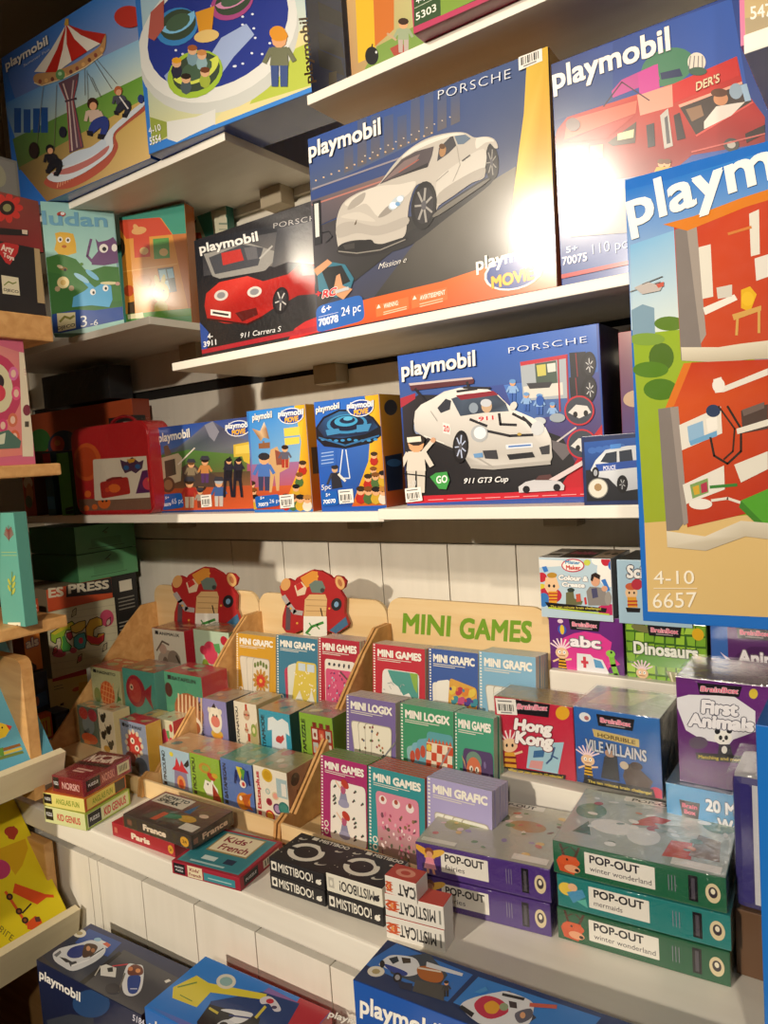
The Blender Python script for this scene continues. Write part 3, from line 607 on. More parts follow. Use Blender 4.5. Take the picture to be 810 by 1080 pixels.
a = b.art('F', (0, 0, 6.75)).part('cover_print'); a.fill(['1f4a90', '1f4a90', '2a3040', '2a3040']); a.poly([(-20, 200), (80, 215), (170, 270), (140, 320), (-20, 350)], '8a4038'); a.poly([(130, 160), (180, 180), (165, 240), (140, 230)], '6a4a3a'); a.poly([(110, 90), (380, 170), (370, 200), (120, 130)], 'a08a60')
a.part('title_lettering', 'white maker lettering'); a.text('playmobil', (-260, 60), (62, 80), (-260, 10), 'dde', .035); a.done()
b = boxZ('toy_box', 'yellow and orange toy box standing on the topmost shelf beside the green numbered box', 'toy box', (371, 84), (470, 40), Z_TOP, (355, -60), None, 'd08a3a', side='4a3020', h=.26, d=.1, w=.158)
a = b.art('F', (300, 0, 4.5)).part('cover_print'); a.fill(['d9b070', 'cfc090', 'b0b878', 'b08a60'])
a.poly([(325, -300), (410, -320), (432, 260), (350, 300)], 'e2b42c'); a.poly([(412, -300), (520, -320), (520, 140), (430, 220)], 'c8702c'); a.poly([(440, 220), (700, 80), (700, 300), (380, 330)], '7a9a48'); a.poly([(500, 230), (560, 200), (580, 250), (520, 265)], 'a84a3a')
a.ell(415, 265, 32, 44, '1c1c1e', 0); a.line([(415, 225), (418, 210)], 6, '1c1c1e'); a.ell(436, 248, 5, 7, 'ddd', n=6); figure(a, 565, 250, 170, '3a2418', '9aa888', 'b8a8a0'); a.line([(530, 190), (490, 160)], 10, 'c0a080'); a.done()
b = boxZ('toy_box', 'dark green toy box with magenta edges and a number, hanging over the topmost shelf', 'toy box', (436, 36), (548, -14), Z_TOP, (430, -60), None, 'b03058', side='8a2038', h=.3, d=.14)
a = b.art('F', (300, 0, 4.5)).part('cover_print'); a.fill('b8325c'); a.poly([(610, -400), (1100, -560), (1100, -80), (615, 128)], '2a4a24'); a.poly([(735, -300), (1100, -420), (1100, -90), (742, 75)], '7a9a34')
a.part('title_lettering', 'white item number'); a.text('5303', (625, 98), (722, 50), (622, 64), 'eeeee2', .015); a.line([(618, 40), (735, -18)], 2.5, 'c8d0b8'); a.text('4-10', (625, 20), (690, -8), (624, -14), 'eee', .01); a.done()
b = boxY('toy_box', 'pink edged toy box at the top right corner of the photo', 'toy box', (781, 49), None, (776, -60), ZPK, .96, .12, 'd87aa0', w=.3, h=.2)
a = b.art('F', (550, 0, 3.1154)).part('cover_print'); a.poly([(725, -400), (1400, -600), (1400, 40), (735, 122)], 'c0a878'); a.poly([(735, 60), (1400, -40), (1400, 30), (738, 120)], 'a89878')
a.part('title_lettering', 'white item number'); a.text('5475', (752, 64), (850, 46), (750, 22), 'ece8e0', .02); a.done()
# ================================================================ boxes on the middle shelf
K = 2.893
def movie_small(a, cx, cy, s):
    """small oval emblem with two words"""
    a.ell(cx, cy, 40*s, 26*s, 'e4e6ee', -8); a.ell(cx, cy, 37*s, 23*s, '1c3f94', -8)
    a.text('playmobil', (cx-42*s, cy+2*s), (cx+40*s, cy-6*s), (cx-42*s, cy-16*s), 'f2f2f2', .04, '1a2a60', .02); a.text('MOVIE', (cx-20*s, cy+22*s), (cx+24*s, cy+15*s), (cx-21*s, cy+6*s), 'f0b416', .05)
def crowd(a, x0, y0, x1, y1, s, n=4):
    """printed bunch of toy figures in the corner of a box"""
    cols = [('3a2a1c', 'b02a20', 'c89a30'), ('7a4a20', '4a6a3a', '2a2a30'), ('1c1a1c', 'c8a030', '7a2a20'), ('b07838', 'd8d0c0', '3a4a80'), ('5a3a20', '8a5a3a', '3a2a20')]
    for i in range(n):
        t = i/(n-1); c = cols[i % 5]; x = x0+(x1-x0)*t; y = y0+(y1-y0)*t
        a.ell(x, y+s*.35, s*.45, s*.5, c[1], n=8); a.ell(x, y-s*.25, s*.34, s*.36, 'dba57a', n=9); a.ell(x, y-s*.45, s*.4, s*.24, c[0], n=8); a.ell(x-s*.1, y-s*.25, s*.06, s*.06, '111', n=5); a.ell(x+s*.14, y-s*.25, s*.06, s*.06, '111', n=5)

# red suitcase-shaped game box in shrink wrap
def suitcase():
    P0 = onY((82, 545), 1.13); P0.z = H+Z_MIDL; w, h, d = .33, .232, .07
    M = Matrix.Translation(P0)
    def rr(x0, z0, x1, z1, r, n=6):
        out = []
        for cx, cz, a0 in ((x1-r, z0+r, -90), (x1-r, z1-r, 0), (x0+r, z1-r, 90), (x0+r, z0+r, 180)):
            for k in range(n+1): t = math.radians(a0+90*k/n); out.append((cx+r*math.cos(t), cz+r*math.sin(t)))
        return out
    b = Box('suitcase_game', 'red suitcase shaped game box in clear wrap beside the knights box', 'game', P0, Vector((1, 0, 0)), Z3, w, h, d, 'b82428', side='9a1c22', mat=M_GLOSS)
    bm = bmesh.new(); pts = rr(0, 0, w, h, .035)
    A = [bm.verts.new((x, 0, z)) for x, z in pts]; B = [bm.verts.new((x, d, z)) for x, z in pts]
    bm.faces.new(A); bm.faces.new(B[::-1])
    for i in range(len(A)): j = (i+1) % len(A); bm.faces.new((A[j], A[i], B[i], B[j]))
    bmesh.ops.recalc_face_normals(bm, faces=bm.faces)
    es = [e for e in bm.edges if abs(e.verts[0].co.y-e.verts[1].co.y) < 1e-6]
    bmesh.ops.bevel(bm, geom=es, offset=.004, segments=2, affect='EDGES')
    me = b.o.data; me.clear_geometry(); bm.to_mesh(me); bm.free()
    ca = me.color_attributes.get('Col') or me.color_attributes.new('Col', 'FLOAT_COLOR', 'CORNER')
    for x in ca.data: x.color = lin('b32227')
    a = b.art('F', (0, 400, 3)); a.rim = .012
    a.part('cover_print'); a.rrect([(246, 380), (530, 372), (530, 412), (248, 425)], 8, '7a5a48'); a.ell(275, 262, 45, 60, 'cc5a28', 0); a.ell(272, 262, 34, 48, 'b8441f', 0)
    for x, y, r in ((278, 363, 11), (274, 408, 9), (300, 404, 9), (330, 390, 20)): a.ell(x, y, r, r, 'd8682a', n=12)
    a.ell(325, 385, 4, 5, '1a1a1a', n=6); a.ell(337, 384, 4, 5, '1a1a1a', n=6)
    a.part('cover_picture', 'white panel with a red case and a bird mask')
    a.rrect([(294, 254), (500, 240), (505, 372), (300, 384)], 6, 'd8cdb8')
    a.poly([(380, 254), (400, 262), (418, 246), (440, 262), (455, 255), (450, 282), (430, 298), (416, 290), (396, 298), (386, 280)], '4a3048'); a.poly([(400, 254), (430, 250), (424, 262), (410, 266)], 'c8902c'); a.ell(400, 280, 9, 8, '2a5a8a', n=8); a.ell(436, 276, 9, 8, '2a5a8a', n=8)
    a.rrect([(316, 326), (405, 308), (414, 362), (322, 378)], 8, 'a82c26'); a.poly([(335, 318), (355, 310), (385, 308), (390, 314), (358, 318), (340, 326)], '7a2420'); a.ell(362, 345, 20, 14, 'd8682a', n=10); a.ell(340, 350, 8, 8, 'c84428', n=8)
    a.poly([(450, 290), (500, 280), (508, 355), (430, 362)], '5a2a58'); a.ell(470, 330, 18, 20, 'c84050'); a.ell(478, 318, 10, 8, 'e0a030'); a.done()
    # handle on top
    bm = bmesh.new(); rings = []
    for k in range(13):
        t = math.pi*k/12; c = Vector((w*.58-.05*math.cos(t), d/2, h-.002+.02*math.sin(t))); rd = Vector((-math.cos(t), 0, math.sin(t)))
        rings.append([bm.verts.new(c+rd*.0045*math.cos(q*math.pi/3)+Vector((0, .006*math.sin(q*math.pi/3), 0))) for q in range(6)])
    for r0, r1 in zip(rings, rings[1:]):
        for q in range(6): bm.faces.new((r0[q], r0[(q+1) % 6], r1[(q+1) % 6], r1[q]))
    bmesh.ops.recalc_face_normals(bm, faces=bm.faces)
    me = bpy.data.meshes.new('handle'); bm.to_mesh(me); bm.free(); ca = me.color_attributes.new('Col', 'FLOAT_COLOR', 'CORNER')
    for x in ca.data: x.color = lin('8a1a20')
    link('handle', me, b.o, M_GLOSS); b.wrap(.003)
suitcase()

b = boxY('toy_box', 'blue toy box picturing a band of knights under grey mountains', 'toy box', (170.5, 539), None, (163, 451.5), Z_MIDL, 1.165, .07, '274a8e', side='b8862a', w=.345)
a = b.art('F', (150, 400, K)).part('cover_print')
a.grad([(38, 150), (420, 90), (420, 385), (60, 402)], ['2a5cb8', '30549a', 'c8502a', 'b8482a'])
a.grad([(38, 150), (420, 90), (420, 200), (50, 240)], ['1f55b8', '3a3f70', '6a6f8a', '4f74a8'])
a.poly([(60, 225), (110, 205), (150, 175), (190, 140), (215, 128), (250, 150), (290, 175), (330, 190), (330, 250), (60, 260)], ['4a5a80', '5a6488', '6e7088', '5a5a74', '6a6a80', '4a4c64', '5a5c70', '6a6c7c', '5a6458', '4f6450'])
a.poly([(190, 140), (215, 128), (235, 160), (220, 190), (205, 175)], '8a8a98')
a.poly([(50, 232), (140, 215), (320, 232), (320, 290), (52, 300)], ['3f6a3a', '4f7a3a', '5a7a3a', '6a6a3a', '4a5a38'])
a.grad([(50, 290), (330, 280), (330, 330), (56, 340)], ['4a4636', '5a4a36', '8a5a3a', '6a4a36'])
a.grad([(55, 335), (420, 320), (420, 392), (60, 402)], ['a8502e', 'b8522c', 'cc5a2c', 'b8452a'])
a.poly([(278, 200), (330, 190), (328, 260), (310, 250), (305, 235), (280, 238)], 'd0b040'); a.poly([(285, 205), (330, 198), (330, 225), (285, 228)], 'e2c658')
a.part('knights_picture')
a.poly([(58, 240), (110, 225), (122, 240), (118, 310), (62, 330)], 'b8a88c'); a.poly([(68, 250), (100, 242), (104, 290), (72, 300)], '4a4438'); a.poly([(65, 205), (78, 200), (90, 228), (70, 236)], '6a5a48')
a.ell(80, 322, 20, 24, '5a4030'); a.ell(80, 322, 13, 16, '8a6a48'); a.ell(180, 320, 18, 22, '3a2a20'); a.ell(180, 320, 11, 14, '8a6a48')
a.poly([(120, 270), (150, 250), (170, 270), (240, 300), (230, 330), (130, 325)], '4f3f38'); a.line([(110, 260), (160, 210)], 4, 'd8cfc0')
for x, y, s, h_, t_, l_ in ((150, 320, 75, '6a4a2a', '8a7a60', '5a4a3a'), (192, 316, 80, '2a1c18', 'c8864a', '5a3a6a'), (145, 392, 92, '3a2a1c', 'a83028', 'c8b8a0'), (235, 388, 88, 'a8b0b8', '3f5f98', 'c0b8b0'), (178, 392, 60, '2a2a30', '9a9488', '7a3a2a')):
    figure(a, x, y, s, h_, t_, l_, hat='3a3a44')
for x in (262, 292):
    a.poly([(x-14, 360), (x-10, 250), (x+8, 235), (x+16, 265), (x+12, 300), (x+18, 360), (x+10, 360), (x+4, 310), (x-4, 310), (x-6, 360)], '23212c'); figure(a, x+4, 300, 62, '1a1a22', '2a2a38', '1c1c24')
a.part('emblem_badge'); movie_small(a, 295, 150, .95)
a.part('item_badge'); badge(a, [(60, 352), (122, 346), (130, 390), (64, 400)], 8); a.text('5+', (72, 366), (84, 364), (72, 358), 'fff', .02); a.text('70079', (64, 388), (90, 386), (64, 379), 'fff', .03); a.text('65 pc', (93, 380), (127, 377), (92, 364), 'fff', -.01)
a.part('title_lettering', 'white maker lettering'); logo(a, (52, 192), (148, 176), (50, 166)); sticker(a, [(180, 354), (212, 351), (215, 388), (183, 391)]); a.done()

b = boxY('toy_box', 'blue and yellow toy box picturing a camel rider, partly in front of the knights box', 'toy box', (268, 536.5), (330, 535), (263.4, 433.5), Z_MIDL, 1.135, .055, '2f74c0', side='d09a22')
a = b.art('F', (150, 400, K)).part('cover_print')
a.grad([(325, 95), (480, 72), (500, 392), (340, 395)], ['2f8ad8', '3a86d0', 'c8482a', 'b8401f'])
a.grad([(325, 95), (480, 75), (490, 250), (335, 260)], ['2a86dc', '3c8ad4', '8ab4d0', '5a98c8'])
a.grad([(335, 330), (500, 320), (505, 395), (340, 398)], ['c05a34', 'c85a30', 'c8452a', 'a83a22'])
a.poly([(462, 70), (505, 65), (522, 395), (430, 395), (455, 330), (478, 270), (485, 190)], ['e2b020', 'd8a41c', 'c07a1c', 'c8521f', 'd89a20', 'e0b22a', 'e8be34']); a.poly([(432, 150), (480, 144), (480, 170), (434, 175)], 'e6c850'); a.poly([(434, 180), (480, 175), (480, 196), (436, 202)], 'e6c850')
a.part('rider_picture')
a.poly([(335, 150), (360, 158), (372, 130), (380, 150), (388, 182), (370, 178), (362, 190), (352, 175)], ['b08058', 'd8b890', 'e8d8c0', '9a6a48', '7a5a40', 'c8a880', 'b08a60', '8a6040']); a.line([(370, 190), (372, 205)], 6, '8a6a50'); a.poly([(355, 196), (390, 192), (390, 210), (356, 212)], '8a5a3a')
a.poly([(385, 250), (392, 215), (412, 205), (425, 235), (450, 240), (448, 270), (420, 285), (418, 340), (410, 340), (404, 290), (395, 345), (388, 345), (390, 285)], 'c8a070'); a.poly([(405, 215), (430, 225), (435, 260), (410, 262)], '8a4a3a')
figure(a, 372, 340, 120, '2a2a30', '4a72b8', '3a3f60'); figure(a, 436, 270, 72, '2a1a14', '5a5a6a', 'a83a2a'); crowd(a, 490, 268, 470, 340, 30, 3); crowd(a, 440, 372, 505, 375, 34, 4); crowd(a, 335, 330, 345, 372, 30, 3)
a.part('emblem_badge'); movie_small(a, 456, 112, .95); a.part('item_badge'); badge(a, [(345, 358), (418, 350), (422, 385), (350, 395)], 8); a.text('5+', (362, 366), (375, 365), (362, 358), 'fff', .02); a.text('70073', (356, 388), (386, 385), (356, 378), 'fff', .03); a.text('26 pc', (390, 378), (424, 374), (390, 366), 'fff', -.01)
a.part('title_lettering', 'white maker lettering'); logo(a, (338, 126), (398, 116), (337, 106)); sticker(a, [(420, 354), (464, 350), (466, 390), (424, 394)]); a.done()
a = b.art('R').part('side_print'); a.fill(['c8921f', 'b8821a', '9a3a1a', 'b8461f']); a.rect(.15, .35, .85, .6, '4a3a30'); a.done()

b = boxY('toy_box', 'blue and yellow toy box picturing a dark blue flying saucer', 'toy box', (339, 534), (407.5, 531.5), (330.4, 424.2), Z_MIDL, 1.13, .10, '2458b0', side='c8921f')
a = b.art('F', (150, 400, K)).part('cover_print')
a.grad([(522, 70), (718, 42), (745, 380), (545, 388)], ['2c6cc8', '2a66c0', '2a4a90', '1f55b8'])
a.grad([(530, 200), (700, 180), (700, 385), (545, 392)], ['2a5cb8', '3468b8', '24458c', '2258b4'])
a.poly([(678, 45), (722, 40), (748, 384), (640, 388), (660, 330), (690, 250), (696, 170), (690, 110)], ['e2b020', 'd8a41c', 'b8661c', 'c8521f', 'd89a20', 'e0b22a', 'e8be34', 'e2b428'])
a.part('saucer_picture')
a.poly([(528, 150), (552, 115), (600, 92), (660, 92), (705, 115), (728, 145), (730, 172), (700, 195), (620, 212), (555, 205), (530, 180)], '131722'); a.poly([(535, 150), (556, 120), (602, 98), (658, 98), (700, 118), (720, 146), (680, 168), (610, 180), (555, 176)], ['20304a', '274a78', '2f6aa0', '1c2c48', '16203a', '22446c', '1a2a48', '234a78', '1c3050'])
a.ell(625, 136, 62, 30, '3a86b8', -4); a.ell(625, 134, 52, 24, '16203a', -4); a.ell(622, 128, 36, 16, '3f9ac8', -4); a.ell(626, 125, 24, 10, '1a2a48', -4); a.ell(628, 120, 14, 6, '5ab0d8', -4)
for k in range(9): a.ell(552+k*20, 190-abs(k-4)*-3.5-6+(k-4)**2*-.9, 7, 4, '3a8ac0', 0, 8)
a.poly([(560, 155), (600, 150), (605, 165), (565, 172)], '3f86b8'); a.poly([(655, 140), (700, 135), (690, 158), (655, 162)], '3f86b8'); a.line([(540, 178), (620, 202), (722, 172)], 5, '2f6aa0')
a.line([(612, 215), (602, 300)], 3, 'dfe6ee'); a.line([(622, 215), (634, 300)], 3, 'dfe6ee'); a.line([(602, 302), (634, 302)], 4, 'c8d0dc')
a.ell(588, 275, 9, 10, 'c8a07a'); a.ell(588, 268, 11, 7, '2a2a30'); a.poly([(576, 286), (602, 284), (612, 330), (580, 335)], '2a2a34'); a.line([(578, 290), (566, 320)], 7, '3a3a44'); a.line([(600, 290), (620, 310)], 7, 'e0d8d0')
a.rrect([(540, 214), (590, 208), (592, 262), (545, 268)], 4, '2f62b8'); 
for y in (222, 232, 244, 254): a.line([(548, y+4), (584, y-1)], 3, '9ab4e0')
crowd(a, 708, 240, 706, 285, 28, 2); crowd(a, 690, 310, 735, 300, 32, 3); crowd(a, 668, 350, 738, 352, 36, 4)
a.part('emblem_badge'); movie_small(a, 668, 88, 1.0); a.part('item_badge'); badge(a, [(546, 345), (596, 340), (602, 382), (550, 388)], 8); a.text('5pc', (549, 338), (578, 334), (549, 322), 'eee', 0); a.text('5+', (562, 358), (576, 356), (562, 348), 'fff', .02); a.text('70070', (554, 380), (592, 376), (554, 368), 'fff', .03)
a.part('title_lettering', 'white maker lettering'); logo(a, (532, 102), (604, 88), (531, 84)); sticker(a, [(600, 338), (644, 334), (648, 376), (604, 380)]); a.done()
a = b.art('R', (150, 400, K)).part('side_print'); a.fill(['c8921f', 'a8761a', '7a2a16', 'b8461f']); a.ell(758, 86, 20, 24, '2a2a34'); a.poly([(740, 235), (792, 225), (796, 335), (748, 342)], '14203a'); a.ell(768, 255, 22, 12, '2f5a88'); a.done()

# white racing car box
b = boxY('toy_box', 'blue toy box picturing a white racing car with black stripes', 'toy box', (429, 530), (640, 523), (417.3, 375.6), Z_MIDR, 1.16, .10, '2a4a9a', side='16203a')
a = b.art('F', (400, 330, K)).part('cover_print')
a.grad([(50, 132), (662, 32), (690, 555), (85, 580)], ['2a5ab8', '3a5aa8', '5a2030', '24242a'])
a.grad([(50, 132), (662, 32), (668, 180), (60, 260)], ['2456b8', '3468c0', '3a62b0', '3a5898'])
a.grad([(380, 220), (600, 190), (640, 300), (420, 330)], ['4a7ac8', '3f6ab0', '4a5a88', '3a62a8'])
a.poly([(70, 280), (120, 250), (200, 250), (560, 380), (600, 460), (560, 540), (85, 562)], ['34303a', '2c2a30', '232227', '201f24', '2a282c', '1f1e22', '1d1c20'])
a.poly([(60, 262), (110, 245), (110, 262), (66, 290)], 'a83040')
a.line([(480, 440), (600, 350)], 5, 'c8c0c0'); a.poly([(500, 380), (600, 410), (560, 450)], '6a6468')
a.poly([(560, 520), (620, 420), (680, 340), (690, 560), (540, 562)], 'b81f2c'); a.poly([(85, 560), (400, 548), (560, 535), (690, 525), (690, 556), (86, 582)], 'c02030')
for k in range(9): a.line([(150+k*58, 571-k*2.2), (195+k*58, 569-k*2.2)], 2, 'e6a8ac')
a.part('garage_picture')
a.poly([(430, 150), (570, 128), (575, 260), (440, 268)], 'a8b0b8'); a.poly([(430, 150), (575, 126), (575, 138), (432, 162)], 'c03040'); a.poly([(475, 155), (540, 145), (545, 215), (480, 222)], '4a5a50'); a.poly([(480, 160), (508, 156), (510, 190), (484, 194)], 'c8c060'); a.poly([(512, 156), (538, 152), (540, 178), (515, 182)], 'd8d8d0'); a.poly([(440, 225), (560, 212), (562, 250), (445, 262)], 'd8d4cc'); a.line([(546, 140), (552, 300)], 5, 'b02a3a'); a.line([(572, 130), (578, 285)], 5, 'b02a3a'); a.poly([(450, 215), (530, 210), (520, 228), (460, 232)], '3a3a40')
for cx, cy in ((630, 160), (632, 235)): a.poly([(580, cy-38), (cx, cy-42), (cx, cy+42), (585, cy+36)], '24222a'); a.line([(600, cy-36), (606, cy+36)], 3, '8a2a34'); a.ell(cx+8, cy, 24, 42, '1c1b20', 6); wheel(a, cx+12, cy, 17, 30, 6, 'c8c8c8', '2a2a30', 6)
for x, y, s in ((408, 270, 70), (450, 300, 60), (490, 310, 66), (530, 330, 60)): figure(a, x, y, s, '6a9ad0', '8ab0e0', '3a62b0')
a.ell(492, 268, 12, 16, '2a5ab0'); a.ell(490, 330, 20, 12, 'c8ccd0'); a.ell(545, 320, 24, 14, '9aa4ae')
for cx, cy in ((612, 298), (620, 400)): a.ell(cx, cy, 46, 46, 'c02838', -20, 22); a.ell(cx, cy, 41, 41, '3f4450', -20, 22); a.poly([(cx-34, cy+6), (cx-10, cy-18), (cx+24, cy-14), (cx+36, cy+6), (cx, cy+24)], 'd8d6d2'); a.ell(cx-12, cy+12, 7, 9, '222'); a.ell(cx+20, cy+8, 7, 9, '222')
a.part('car_picture')
a.poly([(92, 215), (285, 196), (292, 206), (290, 216), (100, 238)], '5a2a34'); a.poly([(92, 215), (285, 196), (288, 202), (96, 222)], 'c8b8b8'); a.line([(112, 232), (150, 278)], 8, '24222a'); a.line([(270, 212), (276, 232)], 8, '24222a')
a.ell(126, 345, 24, 40, '17161a', 4); a.ell(124, 344, 16, 29, '8a98b8', 4)
a.poly([(108, 330), (112, 300), (130, 280), (165, 262), (200, 240), (250, 228), (330, 232), (360, 245), (390, 275), (412, 295), (470, 320), (510, 350), (526, 385), (530, 440), (522, 460), (440, 466), (350, 474), (280, 470), (262, 440), (240, 420), (150, 385), (112, 360)], ['d8d4ce', 'dedad4', 'e4e0da', 'e2ded8', 'd8d4ce', 'e6e2dc', 'ece8e2', 'e0dcd6', 'd8d4ce', 'eeeae4', 'f0ece6', 'e8e4de', 'd8d4ce', 'c0bcb6', 'b8b4ae', 'ccc8c2', 'd4d0ca', 'b8b4ae', 'a8a49e', 'c0bcb6', 'bcb8b2', 'c8c4be'])
a.poly([(222, 262), (262, 248), (350, 240), (388, 276), (398, 300), (320, 305), (250, 315)], ['3a4658', '4a5a70', '2f3a4c', '3a4658', '55657a', '2a3444', '3c4a5e']); a.poly([(236, 252), (350, 238), (366, 250), (252, 266)], '8a2030'); a.poly([(180, 290), (205, 262), (222, 268), (218, 295), (190, 306)], '2f3440')
a.ell(330, 285, 16, 20, 'c8a888'); a.ell(328, 275, 17, 12, 'c8ccd4'); a.ell(290, 290, 14, 16, '8a98a8')
for p in ([(240, 240), (300, 232)], [(260, 228), (340, 230)]): a.line(p, 7, '26242a')
for p in ([(368, 308), (372, 340), (420, 342)], [(410, 308), (452, 330), (470, 352)], [(440, 318), (475, 350)], [(330, 360), (400, 375), (470, 372)], [(280, 325), (330, 345)]): a.line(p, 8, '26242a')
a.poly([(300, 318), (352, 312), (356, 326), (304, 332)], 'ecdcd8'); a.text('911', (306, 330), (352, 325), (305, 318), 'c82a34', .03); a.poly([(196, 334), (218, 340), (220, 372), (198, 366)], 'f0e6e2'); a.text('20', (199, 360), (217, 364), (198, 342), 'c82a34', .03)
a.line([(150, 385), (245, 425)], 9, '2a282c'); a.line([(140, 375), (200, 398)], 3, 'e8e4de')
a.ell(308, 368, 26, 26, 'b0b4b8', -20); a.ell(310, 366, 19, 19, 'e8ecf0', -20); a.ell(486, 352, 20, 22, 'd0d4d8', 20); a.ell(430, 370, 7, 5, 'b89a4a', n=8)
a.rrect([(388, 402), (470, 396), (472, 410), (390, 416)], 4, 'dfe3ea'); a.line([(398, 408), (464, 403)], 5, '4a7ac0')
a.poly([(318, 420), (360, 418), (366, 446), (326, 444)], '3a3a40'); a.poly([(392, 432), (470, 424), (478, 440), (400, 448)], '26262a'); a.poly([(490, 410), (522, 402), (522, 430), (498, 432)], '3a3a40'); a.poly([(280, 462), (350, 466), (524, 450), (526, 462), (350, 478), (282, 474)], 'b0aca6'); a.ell(412, 284, 10, 14, 'dad6d0', 30)
a.line([(160, 300), (180, 330)], 2, '9a9690'); wheel(a, 251, 408, 24, 50, 4, 'b8c4e0', '17161a', 7); a.line([(350, 470), (300, 440)], 5, 'a8a49e'); a.poly([(290, 430), (318, 426), (320, 440), (294, 442)], '6a98c8')
a.part('marshal_picture')
figure(a, 116, 548, 185, '2a2422', 'd8d0c4', 'cfc8bc'); a.line([(125, 440), (165, 392)], 13, 'd8d0c4'); a.ell(168, 388, 8, 8, 'd0a080'); a.poly([(88, 380), (130, 376), (132, 392), (90, 396)], 'e8e0d0'); a.line([(80, 490), (165, 500)], 4, '1c1c20'); a.poly([(158, 500), (176, 488), (210, 484), (218, 510), (208, 538), (186, 536)], '3f9a4a'); a.text('GO', (178, 520), (212, 516), (177, 498), 'f0f4ee', .03)
a.part('small_car_picture'); a.poly([(428, 530), (450, 515), (480, 508), (520, 508), (556, 514), (568, 526), (566, 540), (430, 548)], 'c8c8cc'); a.poly([(478, 510), (490, 496), (525, 492), (540, 510)], '5a3a3a'); a.ell(452, 538, 11, 11, '1c1b20'); a.ell(545, 532, 11, 11, '1c1b20'); a.poly([(520, 508), (640, 440), (640, 455), (545, 512)], 'd8c8c8')
a.part('title_lettering', 'white maker lettering'); logo(a, (72, 196), (298, 160), (70, 152)); a.text('PORSCHE', (398, 124), (636, 90), (397, 106), 'e8ecf4', -.012, sp=1.15); a.text('911 GT3 Cup', (260, 520), (396, 514), (264, 504), 'eee', .02); a.text('4-10', (92, 530), (116, 527), (92, 512), 'ddd', 0)
sticker(a, [(82, 536), (130, 530), (136, 572), (86, 578)]); a.done()
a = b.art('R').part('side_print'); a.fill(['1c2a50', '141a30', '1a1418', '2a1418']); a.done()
# small police van box
b = boxY('toy_box', 'small dark blue toy box picturing a police van, next to the tall hospital box', 'toy box', (616, 531), None, (611.5, 460.5), Z_MIDR, 1.105, .045, '1f2f5c', side='141c38', w=.19)
a = b.art('F', (400, 330, K)).part('cover_print'); a.poly([(625, 395), (1100, 350), (1100, 565), (634, 575)], ['2456a8', '2a5cb0', '1f2f4c', '1a1c24']); a.poly([(630, 480), (1100, 440), (1100, 560), (634, 574)], ['24262e', '2a2e38', '24262e', '202228'])
for x in range(5): a.ell(650+x*22, 420-x*3, 14, 10, '3a6ab8', n=8)
a.part('van_picture'); a.poly([(645, 480), (660, 450), (690, 418), (760, 405), (870, 400), (900, 520), (740, 545), (700, 505), (660, 500)], ['d8dce2', 'e2e6ea', 'c8d0da', 'd8dce2', 'd0d4da', 'b8bcc4', 'c0c4cc', 'd0d4da', 'c8ccd4']); a.poly([(675, 455), (692, 428), (725, 422), (725, 460)], '2a3444'); a.poly([(732, 422), (770, 416), (775, 455), (734, 460)], '2a3444'); a.poly([(660, 462), (870, 440), (870, 462), (664, 484)], '2a52a8'); a.text('POLICE', (684, 480), (722, 476), (683, 468), 'eef', .03); a.ell(660, 488, 11, 18, '17171b'); a.ell(660, 488, 6, 10, 'a8acb4'); a.ell(742, 522, 17, 27, '17171b'); wheel(a, 742, 522, 13, 22, 0, 'c0c4c8'); a.rrect([(704, 402), (738, 398), (738, 412), (706, 416)], 3, '4a8ad8')
a.ell(668, 535, 31, 31, '8a8a84'); a.ell(668, 535, 28, 28, 'e4dfd0'); a.ell(668, 532, 12, 12, 'a88a60', n=9); a.done()
b = boxY('toy_box', 'red and blue toy box between the racing car box and hospital box', 'toy box', (658, 500), None, (648, 316), Z_MIDR, 1.2, .08, '8a2030', side='3a1420', w=.2, h=.27)
a = b.art('F').part('cover_print'); a.fill(['7a1c24', '7a1c24', '1f4a98', '1f4a98']); a.rect(0, .1, 1, .22, '2458b8'); a.ell(.12, .6, .1, .05, 'c8a888'); a.done()

# ---------------------------------------------------------------- left end of the middle shelf
def spine_book(name, label, BL, BR, TL, X, z, d, c, side, group=None, **k):
    b = boxX(name, label, 'book', BL, BR, TL, X, z, d, c, side=side, top='d8d0bc', mat=M_CARD, **k); return b
b = boxY('puzzle_box', 'bright green upright box beside the red suitcase, with a black mark near its foot', 'puzzle box', (66, 547), (78.5, 546), (61, 478), Z_MIDL, 1.135, .15, '4f9a44', side='2f5a34', mat=M_CARD)
a = b.art('F', (0, 430, 6.75)).part('cover_print', 'black mark'); a.poly([(466, 715), (530, 700), (545, 750), (470, 758)], '182018'); a.line([(475, 735), (535, 722)], 5, '4f9a44'); a.done()
b = boxY('picture_book', 'thin teal upright book with a red top, left of the bright green box', 'book', (52, 549), (60, 548), (38, 478), Z_MIDL, 1.14, .15, '2a5a6a', side='1f3a48', mat=M_CARD)
a = b.art('F').part('cover_print'); a.rect(0, .62, 1, .98, 'a82438'); a.rect(0, .1, 1, .3, '3a78a0'); a.done()
b = boxY('picture_book', 'yellow and red upright book at the left end of the shelf', 'book', (28, 551), (40, 550), (17, 478), Z_MIDL, 1.14, .15, 'a84a30', side='5a3a28', mat=M_CARD)
a = b.art('F').part('cover_print'); a.rect(0, .7, 1, .99, 'd0b838'); a.ell(.5, .52, .4, .1, 'd8c8b0'); a.ell(.55, .35, .3, .16, 'c89060'); a.ell(.4, .22, .3, .1, '5a6a4a'); a.done()
b = boxY('puzzle_box', 'orange puzzle box with green circles, in the shade behind the red suitcase', 'puzzle box', (34, 548), (150, 541), (30, 438), Z_MIDL, 1.32, .06, 'b8512a', side='7a3018', mat=M_CARD)
